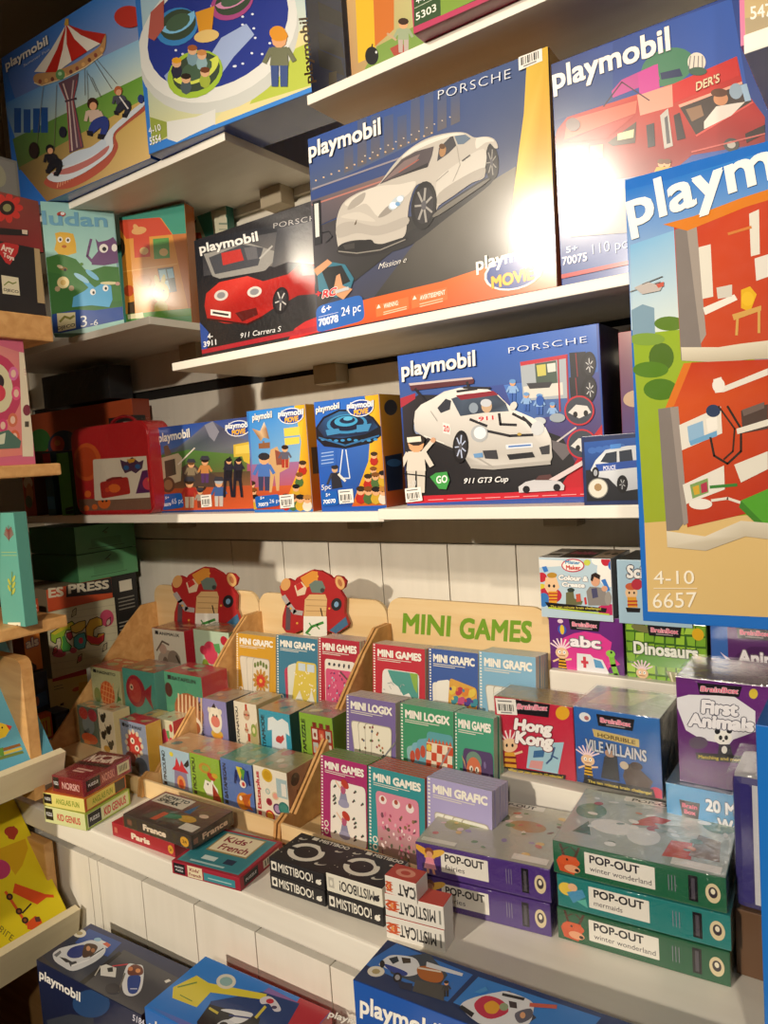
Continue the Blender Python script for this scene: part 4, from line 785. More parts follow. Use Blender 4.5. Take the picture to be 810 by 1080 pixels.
a = b.art('F', (0, 430, 6.75)).part('cover_print'); a.ell(285, 235, 75, 85, '3a7a34'); a.ell(650, 250, 100, 90, '3f7a38'); a.ell(455, 280, 115, 120, '2a3a58'); a.ell(410, 260, 50, 60, 'c84a30'); a.ell(410, 250, 22, 22, 'e08a40'); a.ell(540, 250, 32, 32, '4a7a98'); a.done()
b = boxY('game_box', 'black wrapped box lying on top of the orange puzzle box in the dark corner', 'game box', (48, 440), (118, 437), None, .015, 1.31, .08, h=.1, front='1c1f22', side='15171a', mat=M_CARD); b.o.location.z = H+Z_MIDL+.326; bpy.context.view_layer.update(); b.MW = b.o.matrix_world.copy(); b.MI = b.MW.inverted(); b.wrap()
b = boxY('game_box', 'small black box with a white label behind the red suitcase', 'game box', (124, 543), (150, 541), (122, 440), Z_MIDL, 1.26, .04, '1c1a1a', mat=M_CARD)
a = b.art('F', (0, 400, 3)).part('label', 'white label'); a.poly([(390, 135), (416, 133), (417, 162), (391, 165)], 'ded8c8'); a.ell(403, 149, 8, 8, '3a3a30', n=8); a.done()
# ================================================================ animal puzzle boxes
b = boxY('puzzle_box', 'pale blue puzzle box picturing a blue rabbit and a purple cat', 'puzzle box', (56, 352), (130.5, 333), (38.5, 212), Z_LU, 1.06, .05, '9fd0c8', Yr=1.20, side='4a8a7a', mat=M_CARD, lean=2)
a = b.art('F', (0, 190, 3)).part('cover_print')
a.grad([(115, 65), (355, 75), (390, 435), (165, 485)], ['9cd0cc', '9ccfd0', '1f4a9a', '20489a'])
a.grad([(115, 65), (355, 75), (372, 300), (140, 260)], ['98cfcc', '9ccfd0', 'a8d4c8', 'a0d0c4'], 2)
a.poly([(145, 245), (190, 232), (240, 250), (275, 290), (330, 272), (375, 275), (395, 440), (150, 480)], '3f7a34'); a.poly([(150, 290), (210, 300), (240, 350), (260, 400), (390, 380), (395, 430), (155, 460)], '347030')
a.poly([(165, 425), (240, 410), (300, 412), (388, 400), (395, 440), (165, 490)], '1f4a9c')
a.part('yellow_animal_picture')
a.poly([(174, 168), (190, 164), (214, 166), (232, 170), (240, 200), (242, 230), (215, 238), (185, 234), (172, 220), (178, 195)], 'e2b234'); a.ell(190, 188, 8, 9, 'f4f0e4'); a.ell(191, 188, 4, 5, '222', n=8); a.ell(215, 190, 8, 9, 'f4f0e4'); a.ell(215, 190, 4, 5, '222', n=8); a.ell(203, 210, 8, 5, 'b8621f', n=10)
a.part('cat_picture'); a.poly([(302, 185), (312, 196), (340, 190), (358, 180), (372, 200), (374, 262), (330, 270), (290, 268), (290, 250), (310, 225)], '6f4a7a'); a.line([(296, 262), (276, 240), (282, 212), (288, 188)], 8, '6f4a7a'); a.ell(328, 216, 14, 14, 'f4f0ea'); a.ell(330, 218, 7, 7, '1c1c1c', n=8); a.ell(362, 214, 9, 12, 'f4f0ea')
a.part('flower_picture'); a.ell(200, 324, 19, 19, 'e6d49a'); a.ell(200, 324, 9, 9, 'd0b060', n=10); a.ell(182, 344, 9, 9, 'b09a78', n=8); a.ell(226, 342, 9, 9, 'b09a78', n=8); a.ell(200, 280, 14, 6, '8a6a30', 10); a.ell(206, 284, 5, 5, '222', n=6); a.ell(190, 274, 10, 5, 'd8c8a0', 20)
a.part('rabbit_picture'); a.poly([(240, 300), (256, 300), (300, 340), (330, 322), (352, 335), (356, 378), (346, 402), (290, 396), (228, 402), (232, 370), (268, 350), (280, 340)], '5aaede'); a.ell(258, 310, 28, 8, '9fd0ea', 32); a.ell(292, 300, 26, 8, '7fc0e4', 38); a.ell(294, 354, 9, 10, 'f6f4ee'); a.ell(296, 356, 4, 5, '222', n=8); a.ell(334, 342, 9, 10, 'f6f4ee'); a.ell(335, 343, 4, 5, '222', n=8); a.part('butterfly_picture'); a.ell(345, 326, 28, 5, 'e0d8a8', 0); a.ell(372, 328, 8, 6, 'c89a90', n=8)
a.ell(194, 108, 14, 8, 'b8382a', 0); a.ell(198, 106, 7, 5, 'eee', n=7); a.ell(188, 112, 4, 3, '222', n=6); a.ell(270, 80, 12, 10, 'd8d0a0'); a.ell(258, 266, 6, 5, '5a8a3a', n=7)
a.poly([(180, 422), (238, 418), (240, 468), (184, 480)], 'e0d8ac'); a.line([(190, 448), (205, 432), (222, 438), (234, 430)], 7, '8a8a3a')
a.part('title_lettering', 'blue lettering'); a.text('ludan', (134, 140), (342, 148), (130, 96), '6aa8c8', .03); a.text('DJECO', (182, 474), (238, 462), (181, 464), '333', .02); a.text('3', (256, 466), (276, 462), (254, 430), 'eef2f6', .0); a.text('-6', (286, 462), (310, 458), (286, 444), 'eef2f6', .0); a.done()
b = boxY('puzzle_box', 'orange house shaped puzzle box with windows and a rabbit', 'puzzle box', (132, 331), (202, 331), (122, 230), Z_LU, 1.22, .04, 'd8923a', Yr=1.27, side='a85a20', mat=M_GLOSS, lean=2)
a = b.art('F', (0, 190, 3)).part('cover_print')
a.fill(['3f9a8a', '3f9a8a', '4a9a5a', '5a9a3a'])
a.poly([(362, 128), (510, 120), (545, 170), (600, 425), (390, 432)], 'e0963a'); a.poly([(362, 128), (505, 118), (545, 172), (400, 186)], 'd04a30'); a.poly([(545, 172), (640, 165), (640, 420), (600, 425)], 'c8783a'); a.line([(388, 290), (560, 265)], 3, 'f0b860')
a.part('windows_picture')
for x, y, c in ((448, 208, 'd0482c'), (510, 212, '5a9a4a')): a.poly([(x-26, y-26), (x+24, y-30), (x+28, y+34), (x-22, y+38)], c); a.ell(x+8, y+16, 14, 12, 'd8b070')
a.poly([(498, 280), (548, 274), (560, 352), (515, 360)], '4a5a58'); a.poly([(502, 285), (524, 282), (530, 312), (508, 316)], '9fd0e0'); a.poly([(528, 282), (546, 279), (552, 308), (534, 311)], '8ac0d8'); a.poly([(512, 320), (532, 317), (538, 346), (518, 350)], '9fd0e0')
a.ell(378, 215, 18, 34, '3a3024'); a.ell(372, 222, 8, 12, 'e8d8b0'); a.ell(440, 160, 24, 12, 'e0a868', -10); a.ell(430, 150, 8, 12, 'e0a868', -30, 8)
a.ell(510, 355, 26, 32, 'e8d878'); a.ell(498, 325, 8, 26, 'e8d878', -14); a.ell(516, 322, 7, 24, 'e8d878', 10); a.ell(500, 350, 4, 4, '333', n=6); a.ell(518, 350, 4, 4, '333', n=6); a.ell(510, 405, 22, 24, 'e0cc70'); a.ell(455, 320, 24, 20, 'd8882c'); a.ell(408, 350, 16, 18, 'c8502a'); a.poly([(405, 388), (425, 384), (428, 430), (404, 432)], '4a3a28')
a.poly([(392, 425), (605, 405), (640, 428), (394, 440)], '5a9a3a'); a.poly([(404, 426), (452, 418), (456, 436), (406, 440)], 'e6dcb4'); a.done()
b = boxY('puzzle_box', 'teal puzzle box with bird beaks behind the orange house puzzle', 'puzzle box', (124, 330), (248, 335), (117, 214), Z_LU, 1.385, .025, '3f9a8c', side='2a6a5a', mat=M_CARD)
a = b.art('F', (0, 190, 3)).part('cover_print'); a.fill(['3a9484', 'd0d4b8', '5aa89a', '3f9a8c']); a.poly([(355, 78), (665, 92), (690, 240), (360, 240)], '3f9a88'); a.poly([(668, 95), (745, 98), (750, 200), (680, 200)], 'd6d2b8'); a.ell(724, 112, 10, 10, '4a6a5a'); a.line([(694, 138), (736, 138)], 6, '8a9a88'); a.line([(694, 156), (736, 156)], 3, '8a9a88')
a.poly([(510, 110), (620, 105), (650, 180), (530, 180)], 'b8c8a8'); a.poly([(540, 168), (635, 166), (640, 184), (544, 188)], 'd0502f'); a.poly([(528, 135), (548, 148), (562, 132), (556, 158), (536, 158)], '2a2a2a'); a.poly([(588, 128), (604, 142), (622, 124), (616, 150), (598, 152)], '2a2a2a'); a.poly([(550, 250), (640, 220), (640, 400), (570, 380)], 'c84a34'); a.ell(600, 300, 24, 40, '5a9a5a'); a.done()
# ================================================================ sign boards and wooden knight figures
def board_art(r, bb, YB):
    class F: pass
    f = F(); f.MW = Matrix(((1, 0, 0, 0), (0, 1, 0, YB), (0, 0, 1, 0), (0, 0, 0, 1))); f.MI = f.MW.inverted(); f.w, f.d, f.h = 1, 1, 1; f.mat = M_CARD; f.o = bb
    a = Art(f, 'F', (330, 620, 3), M_CARD)
    a._clip = lambda P, C: (P, C)
    return a
r, bb, YB = dC
a = board_art(r, bb, YB); a.part('sign_lettering', 'green painted capital letters')
for t, x0, x1, y0, y1, ht in (('MINI', 282, 435, 140, 152, 60), ('GAMES', 462, 692, 157, 172, 62)):
    a.text(t, (x0, y0), (x1, y1), (x0+3, y0-ht), '6f9a1e', .045)
a.done()
# whole figure is drawn in display coordinates, then repeated
def knight(label, ox, oy, Y, first=None):
    """painted plywood knight and castle cut-out, standing before the back board"""
    k = 3.24
    def P(x, y): q = onY((150+(x+ox)/k, 580+(y+oy)/k), Y); return q
    base = P(590, 290); 
    ol = [(492, 282), (478, 262), (480, 225), (492, 180), (474, 150), (470, 125), (480, 108), (498, 98), (520, 108), (528, 95), (555, 80), (580, 68), (610, 72), (640, 88), (652, 100), (662, 88), (682, 92), (696, 108), (690, 130), (676, 140), (692, 165), (690, 215), (704, 250), (702, 262), (660, 288), (632, 276), (630, 298), (552, 298), (548, 272), (520, 285)]
    fr = (base, Vector((1, 0, 0)), Z3, Vector((0, -1, 0)))
    pts = [((P(*p)-base).x, (P(*p)-base).z) for p in ol]
    r_ = prism('wooden_figure', pts, .008, M_CARD_RED, fr)
    tag(r_, label, 'figure', 'painted wooden knights on the displays'); bpy.context.view_layer.update()
    class F: pass
    f = F(); f.MW = r_.matrix_world.copy(); f.MI = f.MW.inverted(); f.w = f.d = f.h = 1; f.mat = M_CARD; f.o = r_
    a = Art(f, 'F', (150, 580, k), M_CARD); a._clip = lambda A, C: (A, C); uv0 = a.uv
    a.uv = lambda p: uv0((p[0]+ox, p[1]+oy))
    a.part('painted_picture')
    a.poly([(540, 95), (580, 72), (600, 74), (600, 110), (560, 130)], 'd89038'); a.poly([(570, 118), (590, 104), (615, 106), (626, 130), (616, 148), (580, 146)], '6a7a70'); a.ell(616, 138, 8, 8, '3a3f3c', n=8)
    a.poly([(520, 122), (545, 108), (562, 130), (556, 152), (530, 158)], 'e0c8a8'); a.poly([(524, 120), (542, 110), (552, 126), (530, 140)], 'c02a2a')
    a.ell(490, 118, 16, 22, 'd8a060', 20); a.ell(676, 112, 15, 24, 'd8a868', -20); a.ell(676, 112, 7, 14, 'b06a40', -20, 10)
    a.line([(484, 160), (500, 185), (520, 212), (545, 216)], 16, 'b0a8a4'); a.line([(500, 200), (498, 270)], 16, '5a4a50')
    a.poly([(556, 170), (572, 152), (626, 152), (632, 170), (628, 228), (552, 228)], 'd8b27a')
    for y in (170, 190, 208): a.line([(560, y), (630, y+2)], 2, 'a87f50')
    a.ell(664, 186, 18, 22, '232326', 10); a.ell(664, 186, 8, 10, '7aa0c0', 10, 10); a.poly([(640, 275), (696, 228), (704, 255), (662, 286)], '3f6a8a')
    a.line([(590, 228), (560, 260)], 3, '3a2a20'); a.line([(610, 200), (616, 226)], 4, '3a2a20')
    for x, y in ((508, 200), (530, 250), (640, 200), (600, 90)): a.ell(x, y, 4, 4, 'e0a040', n=7)
    a.part('plaque', 'white plaque with a green lizard'); a.poly([(552, 226), (631, 227), (632, 297), (551, 297)], 'ece8da')
    a.line([(562, 284), (580, 262), (600, 255), (618, 248)], 9, '3f8a3a'); a.line([(580, 262), (572, 250)], 4, '3f8a3a'); a.line([(596, 258), (606, 270)], 4, '3f8a3a'); a.line([(562, 284), (575, 290)], 4, '3f8a3a')
    a.done(); return r_
M_CARD_RED = plain('red_painted_plywood', 'b0282a', .45)
knight('red painted wooden knight figure on the middle display, left of the green sign', 0, 0, 1.246)
knight('red painted wooden knight figure in the shade on the corner display', -370, -10, 1.246)

# ================================================================ spiral game books
def gbook(label, TL, TR, Y, h, col, words, kind, n=3, edge='d8d4c8', group=None, zb=None):
    """one pocket game book with n-1 plain copies behind it"""
    b = boxT('game_book', label, 'book', TL, TR, Y, h, .0085, col, side=edge, top=edge, mat=M_CARD, bev=.0006, lean=6, group=group, zb=zb)
    W, Hh = b.w, b.h
    a = b.art('F'); a.rim = .0003
    a.part('binding_dots', 'row of white binding dots along the left edge')
    m = int(b.h/.0055)
    for i in range(m): z = (i+.5)/m; a.rect(.02, z-.16/m*1.6, .055, z+.16/m*1.6, 'f0ece0')
    a.part('title_lettering', 'white slab lettering'); t = words
    a.text(t, (.10, .85), (.94, .85), (.10, .935), 'f2ede0', .055, sp=.98)
    for k in range(2): a.rect(.1, .818-.022*k, .75-.2*k, .828-.022*k, 'd8d2c4')
    a.ell(.13, .17, .05, .04, 'e8e2d4', n=12); a.ell(.13, .17, .03, .026, col, n=10); a.ell(.13, .08, .05, .04, 'e8e2d4', n=12); a.ell(.135, .085, .03, .022, col, n=10)
    a.part('cover_picture'); kind(a, col); a.done()
    return b
def fan(a, n, cx, cy, w, h, c='ece6d4'):
    for i in range(n):
        x = cx-.08*(n-1-i); t = -.16+.16*i/(n-1)*1.2
        a.rrect([(x-w/2+t*.2, cy-h/2), (x+w/2+t*.2, cy-h/2), (x+w/2+t, cy+h/2), (x-w/2+t, cy+h/2)], .06, 'b0a898'); a.rrect([(x-w/2+.012+t*.2, cy-h/2+.01), (x+w/2-.012+t*.2, cy-h/2+.01), (x+w/2-.012+t, cy+h/2-.01), (x-w/2+.012+t, cy+h/2-.01)], .06, c)
def k_flower(a, c):
    fan(a, 3, .62, .36, .42, .62, 'd8cfbc'); 
    for k in range(12): t = k*math.pi/6; a.ell(.64+.14*math.cos(t), .34+.11*math.sin(t), .07, .03, 'b88a3a', math.degrees(t)); 
    for k in range(10): t = k*math.pi/5; a.ell(.64+.07*math.cos(t), .34+.055*math.sin(t), .05, .028, 'c8402a', math.degrees(t), 10)
    a.ell(.64, .34, .04, .03, 'e0b040', n=10)
    for k in range(5): a.ell(.5+.07*k, .6-.02*abs(k-2), .03, .04, '6a7a3a', 0, 8)
    for k in range(6): a.ell(.45+.08*k, .14, .03, .03, '7a7a5a', 0, 8)
def k_dots(a, c):
    a.rrect([(.25, .1), (.45, .1), (.38, .62), (.2, .55)], .05, 'b8405a'); a.rrect([(.3, .08), (.52, .08), (.5, .66), (.28, .6)], .05, 'd8d8c8'); a.rrect([(.36, .05), (.97, .05), (.97, .68), (.5, .68)], .05, 'd8c050')
    random.seed(3)
    for k in range(40): a.ell(random.uniform(.45, .93), random.uniform(.1, .6), .016, .012, 'f2ead0', 0, 6)
    a.poly([(.4, .08), (.58, .3), (.72, .06)], 'e4e0d0'); a.poly([(.75, .08), (.86, .34), (.96, .1)], 'e4e0d0'); a.rect(.55, .56, .72, .66, 'c8d4dc'); a.rect(.76, .56, .93, .66, 'c8d4dc')
def k_pink(a, c):
    a.rrect([(.18, .02), (.94, .02), (.9, .74), (.16, .74)], .06, 'e8e0d2'); a.rrect([(.19, .02), (.93, .02), (.9, .62), (.18, .62)], .05, 'd4557c')
    random.seed(5)
    for k in range(60): a.ell(random.uniform(.23, .88), random.uniform(.05, .58), .022, .012, random.choice(['8a2a50', 'e8a0b4', '5a3a6a', 'a0d0d8', 'c83060']), random.uniform(0, 180), 6)
    for k in range(5): a.ell(.28+.12*k, .68, .03, .02, '3a3a44', 20*k, 7)
    a.line([(.55, .6), (.88, .44)], .025, '6a4a4a')
def k_maze(a, c):
    a.rrect([(.17, .02), (.88, .02), (.9, .7), (.2, .7)], .08, 'e8e6de'); a.poly([(.3, .69), (.87, .69), (.88, .4), (.78, .36), (.7, .44), (.6, .4), (.5, .5), (.4, .54), (.34, .62)], '4f9a90'); a.poly([(.72, .69), (.87, .69), (.86, .45), (.8, .5)], '8ab04a')
    random.seed(9)
    for k in range(34): x, y = random.uniform(.2, .8), random.uniform(.05, .55); a.line([(x, y), (x+random.uniform(-.06, .06), y+random.uniform(-.05, .05))], .01, 'a8b0b0')
    a.line([(.72, .05), (1., .25)], .025, '9a9a98')
def k_birds(a, c):
    a.rrect([(.1, .03), (.4, .03), (.36, .62), (.08, .6)], .05, 'e8e4d8'); a.rrect([(.2, .03), (.44, .03), (.44, .66), (.16, .62)], .05, 'ece8dc'); a.rrect([(.36, .03), (.98, .03), (.98, .6), (.44, .68)], .05, 'd8a040')
    cs = ['b8304a', '4a3a8a', 'd88030', '3a8a9a', 'e0c048', 'c04a78']
    for i in range(4):
        for j in range(5): a.ell(.5+.13*i+.04*(j % 2), .1+.11*j, .08, .045, cs[(i*2+j) % 6], 25); a.ell(.46+.13*i+.04*(j % 2), .115+.11*j, .025, .02, cs[(i+j*3+1) % 6], 0, 8)
def k_white(a, c): fan(a, 4, .72, .34, .42, .62, 'e2e0d4')
def k_logixcards(a, c):
    fan(a, 4, .7, .38, .4, .66, 'ece6d2')
    random.seed(11)
    for k in range(26): a.ell(random.uniform(.25, .9), random.uniform(.3, .68), .02, .016, random.choice(['7a5a3a', '5a7a4a', 'b86a3a', '8a3a4a', '55607a']), 0, 7)
    a.rrect([(.5, .04), (.97, .04), (.98, .3), (.54, .34)], .04, 'd8d838'); 
    for i in range(5):
        for j in range(4): a.ell(.57+.085*i, .09+.06*j, .012, .01, 'a8a82a', 0, 6)
    a.line([(.72, .3), (1., .55)], .022, '8a8a8a')
def k_checker(a, c):
    for i, cc in enumerate(('8ab8b8', '7ab0c0', '6aa8b8')): a.rrect([(.2+.09*i, .06), (.5+.09*i, .06), (.42+.1*i, .58+.05*i), (.12+.1*i, .52+.05*i)], .06, cc)
    for i in range(3): a.ell(.24+.1*i, .42+.04*i, .05, .07, 'c05038')
    a.rrect([(.45, .03), (.97, .03), (1.0, .74), (.52, .74)], .06, '5aa0a8'); a.poly([(.47, .04), (.97, .04), (.985, .62), (.515, .62)], 'e8dcc0')
    for i in range(5):
        for j in range(6):
            if (i+j) % 2: x = .48+.098*i+.005*j; a.poly([(x, .05+.093*j), (x+.098, .05+.093*j), (x+.103, .143+.093*j), (x+.005, .143+.093*j)], 'c84a2c')
    for k in range(7): a.poly([(.53+.065*k, .62), (.56+.065*k, .67), (.59+.065*k, .62)], 'c85a30')
    a.ell(.56, .56, .05, .04, 'e0c040'); a.line([(.7, .3), (.95, .6)], .025, '9a8a88')
def k_elf(a, c):
    a.rrect([(.2, .02), (1., .02), (.98, .64), (.22, .64)], .08, '4f3a66'); a.ell(.5, .52, .2, .1, '6a8a78'); a.poly([(.26, .5), (.18, .56), (.3, .4)], 'c89a68'); a.ell(.5, .42, .19, .14, 'd0704a'); a.ell(.43, .43, .05, .035, 'e8e0cc'); a.ell(.58, .43, .05, .035, 'e8e0cc'); a.ell(.44, .43, .02, .02, '222', n=6); a.ell(.57, .43, .02, .02, '222', n=6); a.ell(.5, .33, .15, .06, '4f7a4a'); a.ell(.5, .36, .03, .04, 'c88060', n=8)
    a.poly([(.38, .28), (.62, .28), (.66, .14), (.34, .14)], '8a7a90'); a.ell(.42, .1, .04, .03, 'b8a080', n=7); a.ell(.6, .1, .04, .03, 'b8a080', n=7)
    for x, y in ((.85, .12), (.78, .5), (.9, .38), (.3, .08)): a.ell(x, y, .03, .04, '7a6a98', 20, 8)
def girl(a, x, y, s):
    a.poly([(x-.1*s, y), (x+.12*s, y), (x+.06*s, y+.16*s), (x-.05*s, y+.16*s)], '8a8aa8'); a.ell(x+.01*s, y+.03*s, .12*s, .05*s, '9a98b4'); a.ell(x, y+.2*s, .06*s, .06*s, 'b0567a', n=8); a.ell(x, y+.27*s, .05*s, .04*s, 'e8c0a0', n=8); a.ell(x+.04*s, y+.27*s, .09*s, .05*s, 'b83a2a', -20, 10); a.line([(x-.05*s, y+.2*s), (x-.16*s, y+.28*s)], .02*s, 'e8c0a0')
def k_fairy(a, c):
    a.rrect([(.22, .0), (.99, .0), (.97, .73), (.23, .73)], .07, 'ece6dc')
    girl(a, .5, .44, 1); girl(a, .52, .06, 1)
    random.seed(4)
    for yy in (.42, .05):
        for k in range(8): x, y = random.choice([.3, .32, .75, .85, .9, .72]), yy+random.uniform(0, .28); a.ell(x, y, .03, .013, '5a3a3a', 30); a.ell(x+.02, y+.012, .02, .013, '3a5a4a', -30, 8)
def k_garden(a, c):
    a.rrect([(.2, .0), (.92, .0), (.9, .74), (.14, .74)], .07, 'd8889c'); a.grad([(.17, .34), (.9, .34), (.91, .01), (.19, .01)], ['c8909a', 'c8909a', '7a6a5a', '8a7a68'], 3)
    for k in range(3): a.ell(.27+.24*k, .65-.01*k, .07, .05, 'ece0dc'); a.ell(.27+.24*k, .66, .035, .03, 'a84a3a', n=8)
    random.seed(6)
    for k in range(55): a.ell(random.uniform(.23, .86), random.uniform(.04, .52), random.uniform(.012, .035), random.uniform(.01, .025), random.choice(['8a6a4a', 'e0b8c0', 'b04a6a', 'f0dcd8', '5a5a44', '7a4a58', 'd06a8a']), random.uniform(0, 180), 7)
G = 'pocket game books on the stepped displays'
mini, graf, logx = 'MINI GAMES', 'MINI GRAFIC', 'MINI LOGIX'
BK = [  # label, top left, top right, depth, height, colour, words, picture, copies behind
 ('yellow pocket game book with a red flower on the cover', (249, 668.5), (290.5, 671), 1.165, .158, 'cf9a2c', graf, k_flower, 3),
 ('blue pocket game book with dotted yellow cards on the cover', (291.5, 670), (335, 673.5), 1.162, .158, '3f7a94', graf, k_dots, 2),
 ('red pocket game book with a pink puzzle card on the cover', (336, 672.5), (379, 676), 1.165, .158, 'b02438', mini, k_pink, 5),
 ('red pocket game book with a white and green maze on the cover', (393, 680), (448, 683), 1.165, .16, 'c02a3a', mini, k_maze, 4),
 ('dark blue pocket game book with colourful birds on the cover', (452, 684), (504, 688.5), 1.168, .16, '3a5aa0', graf, k_birds, 3),
 ('light blue pocket game book with a white card fan on the cover', (505, 687), (565, 693), 1.165, .16, '7fb0cc', graf, k_white, 5),
 ('purple pocket game book with a yellow card pad on the cover', (365, 733), (417, 741), 1.05, .155, '7a68a0', logx, k_logixcards, 4),
 ('green pocket game book with a red checkerboard on the cover', (422, 741), (478, 751), 1.053, .155, '3f9468', logx, k_checker, 4),
 ('green pocket game book with an elf on a purple card', (479.5, 751), (520.5, 758), 1.05, .153, '3f9a78', mini, k_elf, 3),
 ('magenta pocket game book with fairies on a white card', (338, 795.5), (387, 807), .945, .148, 'a82a6a', mini, k_fairy, 4),
 ('teal pocket game book with a pink garden card on the cover', (388, 805.5), (448, 823.5), .942, .143, '2f8f94', mini, k_garden, 5),
 ('lilac pocket game book partly hidden behind the purple fairy box', (450, 816), (519, 838), .945, .138, 'a8a0cc', graf, k_white, 5)]
EDGE = {'yellow': 'c8c0a0', 'teal': 'c8604a', 'magenta': '6a9a4a', 'lilac': 'c0b8d8', 'green': 'a8c8b0'}
def clones(b, n, gap, label):
    for k in range(1, n+1):
        o = b.o.copy(); COL.objects.link(o); o.matrix_world = Matrix.Translation(-b.N*gap*k+Vector((random.uniform(-.0012, .0012), 0, 0)))@b.MW
        o['label'] = label
        for ch in b.o.children:
            c = ch.copy(); COL.objects.link(c); c.parent = o
for i, (lb, TL, TR, Y, h, c, wd, kd, n) in enumerate(BK):
    e = EDGE.get(lb.split()[0], 'd8d0c0')
    b = gbook(lb, TL, TR, Y, h, c, wd, kd, edge=e, group=G, zb=(SB[0] if i < 3 else SCC[(i-3)//3]))
    nm = ' '.join(lb.split(' with ')[0].split(' partly ')[0].split()); pic = lb.split(' with ')[-1].replace(' on the cover', '')
    clones(b, n, .0093, 'spare copy stacked behind the '+(lb.replace(' pocket game', '').replace(' on the cover', '').split(' partly')[0] if i != 8 else 'green book with an elf'))

# ================================================================ boxes of animal and memory games
def sideprint(a, t, u0=.06, col='1c1c1c', z0=.06, z1=.9, cap=.11):
    """lettering running up the left edge of a face"""
    a.text(t, (u0+cap, z0+.1), (u0+cap, z1), (u0, z0+.1), col, .03, sp=.9); a.rect(u0, z0-.02, u0+cap, z0+.06, col)
def gamebox(label, TL, TR, Y, zb, d, col, pic, word=None, side=None, top=None, wcol='1c1c1c', group='small card game boxes on the stepped displays', wrap=True, horiz=None):
    b = boxT('card_game_box', label, 'game box', TL, TR, Y, None, d, col, zb=zb, side=side or col, top=top or col, mat=M_GLOSS, group=group, bev=.0008)
    a = b.art('F'); a.part('cover_picture'); pic(a)
    if word: a.part('title_lettering', 'dark title lettering'); sideprint(a, word, col=wcol)
    if horiz: a.part('title_lettering', 'dark title lettering'); a.rect(.1, .88, .2, .95, '2a2a2a'); a.text(horiz, (.22, .88), (.85, .88), (.22, .94), '2a2a2a', .03)
    a.done()
    a = b.art('T'); a.part('lid_print'); random.seed(len(label)*7)
    for k in range(5): a.ell(random.uniform(.15, .85), random.uniform(.15, .85), random.uniform(.08, .2), random.uniform(.06, .16), random.choice(['c8a078', '8aa070', 'b85a40', 'c8b890', '4a8a80', 'd8c8a0']), random.uniform(0, 90), 12)
    a.done()
    if wrap: b.wrap(.0018)
    return b
def p_monkey(a): a.ell(.62, .3, .2, .1, 'd8b04a'); a.ell(.6, .6, .22, .28, 'ece4cc'); a.ell(.42, .78, .06, .06, 'e0d8c0'); a.ell(.78, .78, .06, .06, 'e0d8c0'); a.poly([(.5, .84), (.66, .84), (.6, .94)], '2a2630'); a.ell(.6, .56, .15, .12, 'd87a6a'); a.ell(.54, .68, .025, .03, '222', n=6); a.ell(.66, .68, .025, .03, '222', n=6); a.poly([(.48, .28), (.8, .28), (.74, .1), (.54, .1)], 'd8402a'); a.ell(.62, .26, .14, .06, 'e8a030')
def p_bottles(a): 
    a.fill('e6dcc4'); a.poly([(.6, .4), (1, .7), (1, .2), (.8, .1)], 'b8a878')
    for x, y, s in ((.55, .78, 1), (.58, .2, 1.2), (.5, .5, .6)): a.ell(x, y, .14*s, .1*s, 'c8a888'); a.poly([(x-.05*s, y+.08*s), (x+.05*s, y+.08*s), (x+.04*s, y+.2*s), (x-.04*s, y+.2*s)], 'b8402a'); a.line([(x-.12*s, y), (x+.12*s, y)], .03, '8a5a48'); a.ell(x, y, .04*s, .03*s, 'd86a50', n=8)
    a.ell(.82, .52, .12, .12, '8aa048'); a.ell(.82, .52, .06, .06, 'e0d8a0', n=10)
def p_shirt(a): a.poly([(.36, .3), (.4, .65), (.26, .62), (.3, .86), (.46, .9), (.6, .84), (.76, .9), (.94, .84), (.96, .6), (.84, .64), (.84, .3)], 'dfe6e6'); a.poly([(.5, .45), (.75, .6), (.78, .52), (.66, .42)], 'c8403a'); a.ell(.6, .5, .1, .06, 'c8403a', 20); a.poly([(.42, .28), (.8, .28), (.7, .1), (.5, .1)], '4a6a4a')
def p_jars(a):
    a.rect(.34, .12, .98, .8, '98281f')
    for i in range(3):
        for j in range(3): a.rect(.38+.2*i, .16+.22*j, .53+.2*i, .33+.22*j, ['d8cfc0', 'c8503a', 'b0b8b0', 'e0d0b8'][(i+j*2) % 4]); a.ell(.455+.2*i, .235+.22*j, .04, .04, ['5a3a30', 'd8a080', '8a3a2a'][(i*2+j) % 3], n=8)
    for i in range(3): a.rect(.4+.2*i, .8, .52+.2*i, .88, '7a2a20')
def p_castle(a): a.poly([(.42, .02), (.9, .02), (.86, .5), (.46, .5)], '8a80a0'); a.poly([(.38, .48), (.94, .48), (.8, .62), (.72, .78), (.66, .6), (.56, .82), (.5, .6)], 'c82e3a'); a.ell(.66, .2, .14, .18, 'e09a58'); a.ell(.66, .17, .08, .12, 'c84a2a'); a.poly([(.78, .66), (.96, .84), (.98, .7), (.88, .62)], '24242a'); a.ell(.4, .86, .07, .06, 'e2d040', n=10); a.rect(.0, .0, 1, .06, '5a7a8a')
def p_dog(a): a.poly([(.4, .25), (.5, .1), (.9, .1), (.88, .3), (.76, .4), (.74, .55), (.66, .42), (.48, .45)], 'ece8dc'); a.poly([(.72, .4), (.95, .12), (.98, .02), (.7, .02)], '9a2a20'); a.ell(.56, .36, .03, .03, '222', n=6); a.ell(.5, .72, .2, .12, 'b88a30'); a.ell(.52, .72, .12, .07, '8aa83a'); a.ell(.7, .56, .14, .08, 'b83a2a', -20); a.ell(.82, .6, .1, .06, 'c8a030')
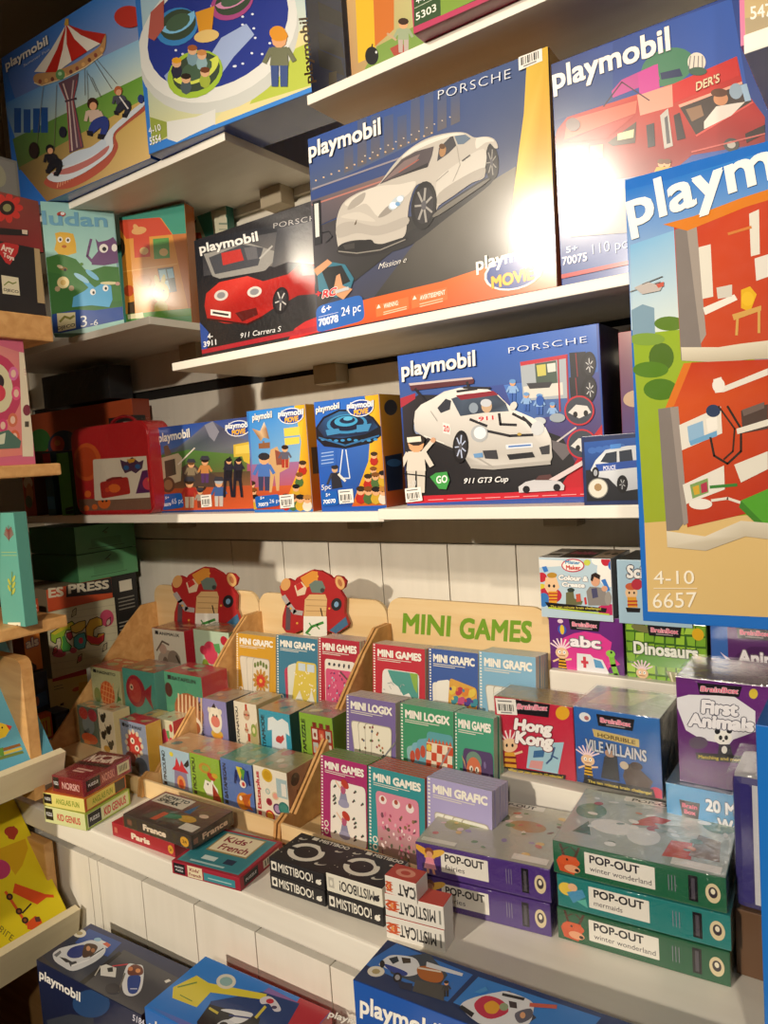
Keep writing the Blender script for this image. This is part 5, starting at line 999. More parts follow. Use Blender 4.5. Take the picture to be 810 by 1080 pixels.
def p_parrot(a): a.ell(.68, .7, .2, .22, '2a4a90', 10); a.poly([(.5, .9), (.62, .6), (.7, .9)], 'd8c83a'); a.poly([(.62, .88), (.7, .62), (.78, .86)], '5a9a3a'); a.ell(.68, .56, .1, .08, 'e8e0d0'); a.ell(.7, .56, .05, .05, 'c83a3a', n=8); a.line([(.5, .8), (.44, .55)], .08, '1c2a60'); a.line([(.86, .85), (.9, .58)], .07, '1c2a60'); a.ell(.66, .2, .22, .18, 'd88a2a', 20); a.poly([(.6, .3), (.95, .42), (.8, .2), (.95, .05), (.7, .08)], 'b85a24'); a.ell(.58, .25, .05, .05, 'f0e8d8', n=8)
def p_spots(a):
    a.fill('ece4d0'); a.rect(0, 0, .2, 1, 'ece4d0')
    for x, y, r, c, c2 in ((.42, .86, .16, 'd8b030', 'c89a20'), (.4, .55, .07, '8ab8b0', 'd8d0c0'), (.62, .5, .1, 'd8c8a0', 'e8a090'), (.42, .35, .09, 'b03048', '8a2038'), (.66, .26, .13, '4a2a5a', 'b090b8'), (.42, .08, .14, 'c82a34', 'e0a030'), (.85, .3, .16, '2a7a74', '3a8a80'), (.82, .05, .16, '6a2a6a', '8a4a80')): a.ell(x, y, r, r*.8, c); a.ell(x, y, r*.7, r*.56, c2)
    a.rect(.68, .5, 1., .86, 'a8c0c4'); a.rect(.82, .54, .96, .78, 'e8e4da')
def p_elephantline(a): a.fill('d8d0bc'); a.ell(.45, .35, .34, .24, 'a89888'); a.ell(.62, .4, .2, .2, '8a7a6c'); a.ell(.35, .25, .1, .2, '6a5a50'); a.line([(.62, .3), (.78, .15), (.84, .3)], .08, '5a4a40'); a.ell(.3, .6, .12, .1, 'b89a88'); a.ell(.5, .2, .1, .16, 'd8d0bc'); a.line([(.1, .55), (.3, .75), (.5, .7)], .04, '6a5a4c'); a.line([(.7, .5), (.86, .25)], .05, '3a302c')
def p_fruit(a): a.ell(.45, .62, .2, .2, 'd0405a'); a.ell(.25, .65, .1, .08, 'b83048'); a.poly([(.55, .78), (.72, .8), (.75, .6), (.6, .66)], '5a9a5a'); a.ell(.78, .5, .14, .18, 'c8304a', -20); a.ell(.78, .5, .1, .13, 'ecd8d0', -20); a.ell(.78, .5, .08, .11, 'c83a50', -20); a.ell(.86, .86, .1, .08, 'b82a3a'); a.ell(.28, .38, .1, .12, '7a8a30'); a.ell(.5, .12, .22, .12, 'd8702a'); a.ell(.82, .1, .12, .12, '9aa838'); a.ell(.82, .1, .06, .06, 'e8d8a0', n=8)
def p_pine(a): a.ell(.52, .46, .24, .28, 'd05a28'); [a.line([(.3+.1*k, .2), (.45+.1*k, .72)], .02, 'e8a060') for k in range(4)]; [a.line([(.32, .3+.12*k), (.74, .24+.12*k)], .02, 'e8a060') for k in range(4)]; a.poly([(.8, .3), (.95, .7), (.86, .5), (.98, .4), (.85, .35)], '4a7a3a'); a.ell(.18, .4, .12, .16, '7a8a4a'); a.ell(.55, .06, .4, .05, 'b8604a')
def p_fish(a): a.ell(.38, .6, .3, .3, '9a2a34'); a.ell(.36, .6, .2, .22, 'b8443a'); a.poly([(.6, .6), (.9, .78), (.84, .5), (.9, .3)], '9a2a34'); a.ell(.26, .66, .06, .06, 'd8b090', n=8); a.ell(.26, .66, .03, .03, '222', n=6); a.poly([(.3, .06), (.9, .1), (.6, .2)], 'a83028')
def p_tiger(a): a.ell(.6, .4, .38, .3, '9a5a38'); [a.line([(.3+.1*k, .18), (.36+.1*k, .66)], .04, 'd8b890') for k in range(7)]; a.ell(.72, .18, .2, .16, 'e0d4c0'); a.ell(.75, .16, .12, .1, '9a5030'); a.ell(.18, .2, .16, .14, 'd0c8b8'); a.ell(.1, .7, .1, .12, '4a2a24')
def p_eleph(a): a.ell(.5, .55, .3, .26, '7a8a88'); a.ell(.3, .82, .22, .16, 'b83a34'); a.ell(.75, .82, .22, .16, 'a83440'); a.line([(.5, .4), (.3, .3), (.6, .22)], .12, '5a6a68'); a.ell(.5, .18, .4, .14, 'c85a34'); a.rect(.2, .02, .5, .12, 'd07a3a')
def p_cats(a):
    a.fill('dccfae')
    for x, y in ((.3, .8), (.6, .55), (.25, .4), (.65, .2)): a.ell(x, y, .14, .1, '2a2a24'); a.ell(x+.15, y+.08, .08, .07, '3a3424', n=9); a.line([(x-.12, y), (x-.2, y+.12)], .03, '2a2a24')
    a.ell(.4, .1, .2, .08, 'b88a2a')
def p_mask(a): a.ell(.5, .58, .3, .24, 'c8443a'); [a.ell(.5+.3*math.cos(t*.52), .58+.24*math.sin(t*.52), .06, .05, 'd8c8a8', 0, 8) for t in range(12)]; a.ell(.45, .64, .08, .06, 'ece0c8'); a.ell(.6, .52, .08, .06, 'ece0c8'); a.ell(.45, .64, .03, .03, '222', n=6); a.ell(.6, .52, .03, .03, '222', n=6); a.ell(.32, .28, .22, .14, '6a2a2a'); a.ell(.7, .2, .24, .16, '4a5a68')
# middle display, two lower steps
gamebox('lilac card game box with a white monkey on it', (207, 735), (238, 740.5), 1.035, SB[1], .075, '8a86b8', p_monkey, 'BATASOUPO', side='3a4248', top='a8a090')
gamebox('white card game box with red capped flasks on it', (246, 738.5), (270, 744), 1.035, SB[1], .075, 'e6dcc4', p_bottles, 'BATANATOU', side='b8a878', top='b8a888')
gamebox('turquoise card game box with a white shirt on it', (272.5, 748.5), (305, 752.5), 1.032, SB[1], .075, '3a9ab4', p_shirt, 'BATAMODE', side='2a5a50', top='b08a6a')
gamebox('green card game box with red jar shelves on it', (315, 750.5), (350, 758), 1.03, SB[1], .075, '86b03a', p_jars, 'BATAPUZZLE', side='6a8a30', top='9a7a68')
gamebox('pale blue card game box with a red roofed castle on it', (168, 787), (199, 793.5), 0.93, SB[2], .08, 'a8c4d4', p_castle, 'PINGOUINO', side='7a8a8a', top='c8a078')
gamebox('lime green card game box with a white dog on it', (199.5, 795), (230.5, 800), 0.93, SB[2], .08, '8ab03a', p_dog, 'PIOU PIOU', side='6a8a2a', top='c88a68')
gamebox('blue card game box with a parrot on it', (232, 800), (265, 806), 0.93, SB[2], .08, '5a78b8', p_parrot, 'BATAMEGAN', side='4a68a0', top='5a9a80')
b = gamebox('white card game box with coloured spots on it', (266.5, 806.5), (302, 815.5), 0.928, SB[2], .085, 'ece4d0', p_spots, None, side='a87860', top='a89a6a')
a = b.art('F'); a.part('title_lettering', 'red title lettering'); a.layer = 24; sideprint(a, 'Bataplus', col='c02a3a'); a.done()
a = b.art('R'); a.part('side_print'); a.ell(.25, .8, .14, .12, '3a2a34'); a.text('plus', (.4, .1), (.4, .6), (.2, .1), '7a3a34', .03); a.ell(.7, .5, .2, .3, '4a6a4a'); a.done()
# corner display
GA = 'animal puzzle game boxes on the corner display'
gamebox('white puzzle game box with grey elephants, top step of corner display', (160, 662), (194, 666), 1.165, SA[0], .075, 'a82a34', p_elephantline, None, side='a82430', top='8a3a34', group=GA, horiz='ANIMAUX')
gamebox('pale green puzzle game box with pink fruit, beside the elephant box', (203.5, 663), (241, 668), 1.16, SA[0], .075, 'b8ccb0', p_fruit, None, side='5a6a4a', top='6a7a5a', group=GA)
gamebox('yellow green puzzle game box with an orange pineapple', (95, 703.5), (126, 707), 1.035, SA[1], .08, 'b8b888', p_pine, None, side='9a8a60', top='b83a34', group=GA, horiz='MAGNETO')
gamebox('teal puzzle game box with a dark red fish', (128.5, 705), (162, 709), 1.035, SA[1], .08, '4f9a8a', p_fish, None, side='5a9a88', top='8a5a50', group=GA)
gamebox('green puzzle game box with a striped tiger', (172.5, 708), (212, 714), 1.035, SA[1], .075, '4a8a6a', p_tiger, None, side='a82a34', top='b0383a', group=GA, horiz='BATAFELIN')
gamebox('dark puzzle game box with red eared elephants, front step of corner display', (81, 744), (102, 748), 0.99, SA[2], .04, '5a6a5a', p_eleph, None, side='3a4a44', top='6a8a7a', group=GA)
gamebox('cream puzzle game box with small black cats', (102.5, 748), (119, 750.5), 0.98, SA[2], .045, 'dccfae', p_cats, None, side='c8b888', top='c8c0a0', group=GA)
gamebox('grey puzzle game box with a red round mask face', (126, 760), (153, 763), 0.935, SA[2], .04, '8a94a8', p_mask, None, side='c8a040', top='b0303a', group=GA, horiz='BATAWAF')
gamebox('yellow spotted puzzle game box behind the red mask box', (147, 756), (164, 758), 0.98, SA[2], .05, 'd0a848', lambda a: [a.ell(.2+.3*(k % 3), .12+.13*(k//3)+.05*(k % 2), .06, .03, '3a3020', 0, 8) for k in range(18)], None, side='c89a38', top='c8a860', group=GA)
gamebox('pale puzzle game box with red fruit at the divider of corner display', (164.5, 758), (182, 760), 0.985, SA[2], .06, 'd0ccac', p_fruit, None, side='b0283a', top='c8c0a0', group=GA)
# ================================================================ cube boxes of quiz cards on the white risers
def bb_badge(a, cx, cy, w, h, sl=.1):
    a.part('name_badge', 'black badge with pink lettering')
    a.poly([(cx-w/2, cy+h/2), (cx+w/2, cy+h/2), (cx+w*.44, cy-h/2), (cx-w*.46, cy-h/2)], '17141a'); a.text('BrainBox', (cx-w*.4, cy-h*.16), (cx+w*.4, cy-h*.16), (cx-w*.4, cy+h*.24), 'e2708c', .04, 'f6e8ea', .025); a.rect(cx-w*.25, cy-h*.36, cx+w*.25, cy-h*.28, 'a8a0a0')
def brainkid(a, x, y, s, body='e0b020'):
    """printed cartoon child with spiky head"""
    for k in range(7): t = math.radians(30+20*k); a.line([(x, y+.62*s), (x+.42*s*math.cos(t), y+.62*s+.4*s*math.sin(t))], .05*s, 'f2d8e0')
    a.poly([(x-.14*s, y), (x+.14*s, y), (x+.1*s, y+.36*s), (x-.1*s, y+.36*s)], body)
    for k in range(3): a.rect(x-.13*s, y+.05*s+.11*s*k, x+.13*s, y+.1*s+.11*s*k, '3a2018')
    a.ell(x, y+.52*s, .22*s, .19*s, 'eac49a', n=14); a.ell(x-.08*s, y+.55*s, .05*s, .06*s, 'fff', n=8); a.ell(x+.08*s, y+.55*s, .05*s, .06*s, 'fff', n=8); a.ell(x-.07*s, y+.55*s, .02*s, .03*s, '222', n=6); a.ell(x+.08*s, y+.55*s, .02*s, .03*s, '222', n=6); a.line([(x-.1*s, y+.43*s), (x+.1*s, y+.43*s)], .02*s, '8a3a2a'); a.line([(x-.12*s, y+.3*s), (x-.3*s, y+.2*s)], .06*s, 'eac49a'); a.line([(x+.12*s, y+.3*s), (x+.3*s, y+.34*s)], .06*s, 'eac49a'); a.poly([(x-.14*s, y), (x-.02*s, y), (x-.03*s, y-.1*s), (x-.16*s, y-.1*s)], '2a2a2a'); a.poly([(x+.02*s, y), (x+.14*s, y), (x+.16*s, y-.1*s), (x+.03*s, y-.1*s)], '2a2a2a')
def strap(a, t='The ten minute brain challenge!', y0=.02, y1=.1):
    a.part('bottom_strap', 'black strap with yellow lettering'); a.poly([(.1, y1), (.9, y1+.02), (.92, y0+.01), (.08, y0)], '17141a'); a.text(t, (.14, y0+.03), (.88, y0+.035), (.14, y0+.065), 'd8c048', .03)
def title(a, rows, col='f4eef2', oc='7a6a78', b=.05):
    a.part('title_lettering', 'white title lettering')
    for t, x0, x1, y, h in rows: a.text(t, (x0, y), (x1, y), (x0, y+h), col, b, oc, .05)
QZ = 'cube shaped quiz card boxes on the risers'
def cube(label, TL, TR, Y, h, d, c, side, top, wrap=True, **k):
    b = boxT('quiz_box', label, 'game box', TL, TR, Y, h, d, c, side=side, top=top, group=QZ, bev=.0015, **k)
    if wrap: b.wrap(.0025)
    return b
# back row on the tall riser
b = cube('purple and pink quiz box with an ambulance picture', (578, 646), (656.5, 653.5), 1.215, .125, .12, '6a2a7a', '4a1f58', '3a2448', False)
a = b.art('F').part('cover_picture'); a.fill(['5f2878', '6a2a7c', '5a2070', '6a2878']); a.poly([(.1, .5), (.2, .66), (.35, .74), (.5, .78), (.7, .76), (.85, .66), (.82, .5), (.95, .36), (.8, .3), (.75, .14), (.5, .1), (.3, .14), (.15, .3)], 'd83a90')
brainkid(a, .17, .22, .42, 'd8a020'); a.ell(.19, .78, .06, .07, '3a5ab8'); a.ell(.19, .78, .03, .07, 'e2c03a'); a.ell(.17, .9, .04, .03, 'e8c8d8')
a.poly([(.37, .22), (.38, .46), (.56, .46), (.6, .42), (.72, .4), (.8, .22), (.78, .14), (.44, .1)], 'e2e2e6'); a.poly([(.6, .4), (.7, .38), (.74, .28), (.62, .28)], '5a9ac8'); a.poly([(.43, .36), (.53, .36), (.53, .32), (.43, .32)], 'c83a4a'); a.poly([(.46, .42), (.5, .42), (.5, .26), (.46, .26)], 'c83a4a'); a.ell(.48, .14, .05, .05, '222'); a.ell(.72, .14, .05, .05, '222'); a.line([(.8, .18), (.9, .2), (.86, .34), (.84, .46)], .07, '7ab83a'); a.ell(.83, .5, .06, .05, '8ac84a'); a.ell(.84, .52, .015, .02, '222', n=6)
bb_badge(a, .5, .87, .42, .15); title(a, [('abc', .29, .71, .56, .15)]); strap(a); a.done()
b = cube('green quiz box with a giraffe pattern and a dinosaur skeleton', (659, 653.5), (745, 660), 1.215, .125, .12, '8ab83a', '4a7a24', '3f5a28', False)
a = b.art('F').part('cover_picture'); a.fill('3f6a22'); random.seed(21)
for i in range(8):
    for j in range(7): a.poly([(i/8+.005+random.uniform(-.02, .02), j/7+.01), ((i+1)/8-.015, j/7+random.uniform(.0, .02)), ((i+1)/8-.01, (j+1)/7-.015), (i/8+random.uniform(.0, .02), (j+1)/7-.02)], random.choice(['9ac83a', '86b834', 'a8d048', '7aac30']))
a.ell(.22, .9, .14, .05, '7a7a4a', -10); a.ell(.9, .88, .07, .08, 'e0b020'); a.poly([(.1, .46), (.3, .66), (.6, .68), (.9, .56), (.85, .42), (.4, .4)], '5a9a2a'); brainkid(a, .2, .1, .36, 'e0d0a0'); a.poly([(.5, .36), (.8, .34), (.95, .2), (.85, .1), (.6, .12)], '8a8a5a')
for k in range(5): a.line([(.55+.07*k, .34), (.6+.07*k, .12)], .02, 'd8d0b0')
bb_badge(a, .5, .89, .42, .15); title(a, [('Dinosaurs', .1, .9, .56, .16)], 'f2f4ea', '3a5a20'); strap(a); a.done()
b = cube('blue and purple quiz box at the right edge beneath the hospital box', (748.5, 655), (836, 662), 1.21, .125, .12, '5a2a6a', '3a1a48', '3a2448', False)
a = b.art('F').part('cover_picture'); a.rect(0, 0, .22, 1, '3a6ab8'); a.poly([(.2, .3), (.24, .5), (.34, .62), (.5, .72), (1, .76), (1, .2), (.3, .1)], '4a2058'); a.poly([(.2, .3), (.05, .5), (.25, .46), (.12, .62), (.3, .5)], 'e8d8e8'); brainkid(a, .15, .05, .4, 'e0b020'); bb_badge(a, .55, .89, .44, .15); title(a, [('Animals', .34, 1.05, .5, .17)]); a.done()
# top pair
b = boxT('quiz_box', 'white quiz box with a presenter pointing, on top of the purple quiz box', 'game box', (568, 588), (644, 589), 1.21, .1085, .11, 'dfe4ea', side='b8c0c8', top='8a8a8a', group=QZ); 
a = b.art('F', (560, 560, 6.75)).part('cover_picture'); a.fill('b8cfdc')
a.poly([(40, 200), (230, 210), (220, 250), (60, 260), (48, 330)], 'e8e6e0'); a.ell(75, 330, 38, 35, 'c02a3a'); a.ell(78, 405, 32, 30, 'd8c83a'); a.ell(130, 460, 90, 60, 'b82a44'); a.ell(90, 490, 40, 50, '3a7ac0'); a.ell(560, 280, 90, 120, 'f0ede6'); a.ell(480, 205, 50, 40, 'f4f2ec'); a.ell(535, 210, 36, 40, 'c02438'); a.ell(580, 245, 30, 36, '2f6ac0'); a.ell(400, 225, 24, 22, 'c8d050'); a.ell(560, 560, 90, 40, 'c02a60')
brainkid_px = [(105, 330), (180, 330), (205, 400), (170, 440), (120, 440), (95, 400)]; a.poly(brainkid_px, 'eac49a'); a.ell(150, 315, 36, 20, 'b88a30'); a.poly([(125, 430), (190, 430), (185, 520), (130, 520)], 'e0a030')
for y in (445, 468, 490): a.line([(130, y), (186, y)], 10, 'b83a2a')
a.ell(130, 390, 9, 12, '222', n=8); a.ell(165, 392, 9, 12, '222', n=8); a.poly([(78, 255), (110, 250), (125, 285), (95, 295)], '3a7ac8'); a.line([(135, 520), (140, 540)], 16, '26262a'); a.line([(175, 520), (180, 540)], 16, '26262a')
a.poly([(250, 440), (300, 415), (310, 480), (370, 500), (360, 525), (250, 530)], '6a6a48'); a.ell(285, 420, 26, 16, '2f3a34'); a.poly([(320, 450), (352, 445), (358, 500), (325, 505)], 'c85a44'); a.poly([(378, 475), (392, 470), (400, 520), (385, 525)], 'c83a3a')
a.poly([(395, 430), (420, 395), (480, 400), (530, 410), (545, 530), (410, 530)], '8a8480'); a.poly([(430, 410), (470, 405), (480, 470), (440, 480)], '4a4a6a'); a.ell(460, 355, 32, 40, 'd8a080'); a.poly([(425, 350), (430, 310), (460, 295), (495, 315), (490, 345), (450, 325), (440, 360)], '2a1c18'); a.poly([(500, 350), (530, 340), (565, 420), (545, 430)], '3a7ac8'); a.ell(525, 410, 22, 20, 'd8a080'); a.ell(550, 480, 24, 50, '9a948e')
a.part('bottom_strap', 'black strap with yellow lettering'); a.poly([(100, 505), (540, 550), (535, 580), (130, 550)], '1a161a'); a.text('The ten minute brain challenge!', (140, 545), (500, 562), (140, 528), 'c8b848', .03); a.poly([(120, 550), (560, 600), (560, 590), (130, 540)], 'b8d040')
a.part('title_lettering', 'white and multicoloured title lettering'); a.ell(300, 245, 82, 48, 'c02a48'); a.ell(300, 245, 74, 40, 'f2efe8'); a.text('Mister', (245, 232), (352, 238), (245, 208), '4a8ab8', .05); a.text('Maker', (250, 272), (355, 276), (250, 243), 'c83a34', .05)
a.text('Colour &', (195, 345), (408, 358), (198, 312), 'f4f2ee', .06, '6a6a7a', .05); a.text('Create', (220, 392), (385, 402), (222, 362), 'f4f2ee', .06, '6a6a7a', .05); a.done()
a = b.art('T').part('lid_print'); a.rect(.28, .05, .72, .95, '17141a'); a.text('BrainBox', (.32, .4), (.68, .4), (.32, .7), 'c85a7a', .04); a.rect(.02, .1, .26, .6, 'e8e4dc'); a.rect(.05, .2, .24, .4, '333'); a.rect(.74, .1, .98, .9, 'b8a088'); a.ell(.82, .5, .04, .1, '222'); a.ell(.92, .5, .04, .1, '222'); a.done()
b = boxT('quiz_box', 'pale blue quiz box behind the tall hospital box', 'game box', (650, 590), (728, 592), 1.21, .1085, .11, 'a8c8dc', side='2a2f34', top='3a444a', group=QZ)
a = b.art('F', (560, 560, 6.75)).part('cover_picture'); brainkid(Art(b, 'F', None, None).part('cover_picture'), .3, .1, .45)
a.ell(715, 440, 44, 46, 'eac49a'); a.ell(715, 395, 44, 26, 'c8603a'); a.poly([(685, 470), (750, 470), (760, 545), (690, 545)], 'e0a030'); a.line([(690, 500), (755, 500)], 12, 'b83a2a'); a.line([(690, 525), (756, 525)], 12, 'b83a2a'); a.ell(700, 440, 7, 10, '222', n=7); a.ell(735, 440, 7, 10, '222', n=7); a.ell(755, 380, 40, 40, 'b83040'); a.poly([(675, 545), (780, 550), (775, 580), (685, 578)], '1a161a')
a.part('title_lettering', 'white title lettering'); a.text('Science', (680, 330), (1010, 340), (682, 245), 'f4f2ee', .05, '4a4a5a', .05); a.done()
# front row on the low riser
b = cube('red quiz box with a white city title', (521, 737), (604, 742.5), 1.075, .122, .066, 'b81f3c', '8a1830', '8a7a48')
a = b.art('F', (330, 620, 3)).part('cover_picture'); a.grad([(575, 350), (820, 368), (830, 620), (585, 562)], ['c02440', 'c02440', 'c83048', 'b81c38'], 2); a.ell(790, 396, 22, 22, 'e0a828')
for k in range(8): t = math.radians(-10-25*k); a.line([(622, 492), (622+38*math.cos(t), 492+42*math.sin(t))], 5, 'f0d8d8')
a.ell(622, 498, 26, 22, 'eac49a'); a.poly([(608, 520), (640, 520), (645, 570), (604, 566)], 'd89a30'); a.line([(608, 535), (642, 537)], 7, '7a2a20'); a.line([(606, 552), (644, 555)], 7, '7a2a20'); a.line([(640, 525), (662, 518)], 7, 'eac49a'); a.ell(614, 498, 4, 6, '222', n=6); a.ell(632, 498, 4, 6, '222', n=6)
a.poly([(685, 492), (795, 488), (775, 588), (676, 570)], '9fc8d8'); a.poly([(700, 515), (735, 512), (730, 535), (697, 537)], '3a6a9a'); a.line([(765, 505), (755, 540), (740, 555)], 6, '3a5a8a'); a.line([(755, 530), (775, 540)], 5, '3a5a8a'); a.poly([(690, 545), (730, 548), (725, 575), (684, 568)], 'd89a98')
a.part('bottom_strap', 'black strap with yellow lettering'); a.poly([(610, 565), (802, 592), (798, 612), (612, 582)], '1a161a'); a.text('What can you spot in 10 minutes?', (618, 578), (792, 603), (619, 570), 'd0b840', .03)
a.part('name_badge', 'black badge with pink lettering'); a.poly([(640, 350), (752, 352), (746, 410), (648, 398)], '17141a'); a.text('BrainBox', (646, 382), (742, 388), (648, 366), 'e2708c', .04, 'f4e4e8', .03)
a.part('title_lettering', 'white title lettering'); a.text('Hong', (636, 445), (757, 462), (640, 412), 'f6f2ee', .06, '6a1228', .05); a.text('Kong', (640, 488), (760, 505), (644, 452), 'f6f2ee', .06, '6a1228', .05)
sticker(a, [(578, 348), (642, 352), (648, 402), (584, 398)]); a.done()
b = cube('blue quiz box with a silver villains title', (604.5, 744), (696, 758.5), 1.062, .122, .11, '2f66b0', '26303c', '8a8e98')
a = b.art('F').part('cover_picture'); a.fill(['2a66b4', '3470b8', '1f4a94', '24509a'])
a.poly([(.22, .74), (.76, .7), (.76, .6), (.24, .64)], 'c8b068'); a.text('HORRIBLE', (.28, .65), (.72, .63), (.28, .7), '5a4420', .03)
brainkid(a, .15, .12, .38); a.poly([(.3, .12), (.35, .4), (.42, .48), (.5, .46), (.52, .12)], '26262c'); a.ell(.42, .46, .06, .05, 'b08a70'); a.poly([(.36, .5), (.48, .5), (.46, .58), (.38, .58)], '1c1c20'); a.poly([(.56, .2), (.6, .36), (.7, .38), (.9, .2), (.85, .08), (.6, .08)], '4a3a34'); a.ell(.72, .36, .07, .05, '3a2a24'); a.ell(.58, .34, .05, .05, 'b8a890'); a.ell(.93, .06, .08, .08, 'c02a50'); a.ell(.14, .88, .07, .06, 'dfe4e8'); a.ell(.16, .87, .03, .03, 'b06a6a', n=8)
bb_badge(a, .5, .87, .44, .15); a.part('title_lettering', 'silver title lettering'); a.text('VILE VILLAINS', (.13, .46), (.84, .44), (.13, .6), 'c8ccd4', .03, '3a4a60', .04); strap(a, y0=.0, y1=.09); a.done()
a = b.art('T').part('lid_print'); a.fill(['a8a8a0', '8a8a88', 'b8b8b4', '9a9a98'], 3); a.poly([(.1, .2), (.6, .3), (.8, .9), (.2, .8)], 'c8c4a8'); a.done()
b = boxT('quiz_box', 'light blue quiz box lying under the first animals box', 'game box', (702, 827), (800, 842), 1.03, .062, .15, '4a9ad0', side='2a5a88', top='3a5a80', group=QZ); b.wrap(.0025)
a = b.art('F').part('cover_picture'); a.poly([(.15, .66), (.38, .66), (.35, .2), (.18, .22)], '17141a'); a.text('Brain', (.18, .5), (.35, .5), (.18, .6), 'e2708c', .04); a.text('Box', (.2, .36), (.33, .36), (.2, .46), 'e2708c', .04); a.part('title_lettering', 'white title lettering'); a.text('20 More', (.44, .54), (1.0, .54), (.44, .8), 'eef2f6', .05, '2a5a80', .04); a.text('World', (.56, .16), (.98, .16), (.56, .42), 'eef2f6', .05, '2a5a80', .04); a.done()
zb = b.P.z-H+.062
b = boxY('quiz_box', 'purple quiz box with a panda under a white speech bubble', 'game box', (716, 806), None, (710.5, 713), zb+.0005, 1.042, .11, '6a2a78', side='3a1f44', top='6a5a68', w=.135, group=QZ); b.wrap(.003)
a = b.art('F', (540, 550, 3)).part('cover_picture'); a.fill(['6a2a7c', '6a2a7c', '4a1a5a', '5a2468']); a.poly([(512, 560), (560, 548), (700, 552), (770, 600), (770, 665), (700, 690), (684, 710), (655, 700), (600, 690), (550, 660)], 'e4e4ea'); a.ell(668, 684, 28, 22, 'f0eee8'); a.ell(650, 664, 9, 9, '26262a'); a.ell(688, 662, 9, 9, '26262a'); a.ell(660, 684, 6, 8, '26262a', n=8); a.ell(678, 684, 6, 8, '26262a', n=8); a.ell(669, 694, 4, 3, '26262a', n=6); a.poly([(655, 705), (690, 705), (700, 745), (650, 745)], '33303a'); a.ell(672, 722, 9, 12, 'e8e6e0'); a.ell(764, 545, 14, 16, 'd8c040'); a.ell(590, 700, 30, 20, '5a4a60')
a.part('bottom_strap', 'black strap with yellow lettering'); a.poly([(580, 730), (770, 745), (770, 770), (585, 752)], '1a161a'); a.text('Matching and memory', (590, 748), (755, 762), (590, 738), 'c8b040', .03)
a.part('name_badge', 'black badge with pink lettering'); a.poly([(586, 510), (728, 522), (718, 556), (594, 546)], '17141a'); a.text('BrainBox', (596, 536), (716, 545), (598, 520), 'e2708c', .04, 'f4e4e8', .03)
a.part('title_lettering', 'grey white title lettering'); a.text('First', (598, 604), (716, 614), (600, 564), 'f0eef2', .06, '5a5a6a', .05); a.text('Animals', (556, 644), (766, 664), (558, 606), 'f0eef2', .06, '5a5a6a', .05); a.done()
# ================================================================ boxes lying on the counter
ZC = -.67
def lab(a, pts, t, tc, c='17141a'):
    a.poly(pts, c)
# purple pop-out stack
PO = 'pop-out craft boxes stacked on the counter'
def popbox(label, P, U, w, h, d, c, words, motif, lid, first):
    b = Box('craft_box', label, 'craft box', P, U, Z3, w, h, d, c, side=c, top=c, group=PO, mat=M_GLOSS)
    a = b.art('F'); a.part('label', 'white label with dark lettering'); lw = .23+.0215*len(words)+.02; lw = max(lw, .56); a.rrect([(.2, .2), (lw, .2), (lw, .86), (.2, .86)], .01, 'e6e2d8')
    a.text('POP-OUT', (.23, .56), (.53, .56), (.23, .8), '1d1a22', .035); a.text(words, (.23, .3), (.23+.0215*len(words), .3), (.23, .46), '3a3540', .0)
    a.part('motif_picture'); motif(a)
    a.part('maker_mark', 'dark mark and pale emblem'); a.poly([(.8, .14), (.85, .14), (.85, .88), (.8, .88)], '17141a'); a.poly([(.815, .2), (.835, .2), (.835, .8), (.815, .8)], '4a4650'); a.ell(.93, .5, .04, .28, 'd8c8a0'); a.ell(.93, .52, .024, .16, '3a3038'); a.ell(.93, .55, .012, .08, 'e8e0c8')
    for k in range(3): a.rect(.69+.018*k, .3, .694+.018*k, .76, '8a8698')
    a.done()
    if lid:
        a = b.art('T'); a.part('lid_picture'); lid(a); a.done()
    b.wrap(.0016); return b
def m_fairy(a): a.ell(.07, .74, .05, .2, 'e0a838', 20); a.ell(.15, .72, .05, .2, 'e0b048', -20); a.ell(.11, .76, .035, .14, '8a4a2a'); a.ell(.11, .68, .025, .1, 'd89a78'); a.poly([(.07, .28), (.15, .28), (.14, .58), (.08, .58)], 'e08a98'); a.line([(.09, .28), (.09, .06)], .02, 'd89a78'); a.line([(.13, .28), (.14, .06)], .02, 'd89a78'); a.poly([(.06, .2), (.16, .22), (.15, .4), (.07, .4)], 'e89ab0')
def m_reindeer(a): a.poly([(.04, .1), (.13, .06), (.16, .4), (.15, .62), (.06, .62), (.02, .4)], 'c8502a'); a.line([(.07, .62), (.05, .95)], .016, '4a2a1a'); a.line([(.14, .62), (.17, .95)], .016, '4a2a1a'); a.line([(.06, .78), (.1, .9)], .012, '4a2a1a'); a.line([(.15, .78), (.12, .92)], .012, '4a2a1a'); a.ell(.1, .46, .07, .16, 'd0582c'); a.ell(.12, .24, .05, .12, 'e0a078'); a.ell(.15, .22, .014, .05, '2a1a18'); a.ell(.09, .5, .008, .04, '1a1a1a', n=6)
def m_mermaid(a): a.ell(.06, .6, .05, .2, 'e0c048'); a.poly([(.06, .5), (.16, .7), (.18, .5), (.1, .2)], '4a90b8'); a.ell(.1, .7, .03, .12, 'e0b088'); a.poly([(.12, .3), (.19, .16), (.18, .42)], '5ab0a0')
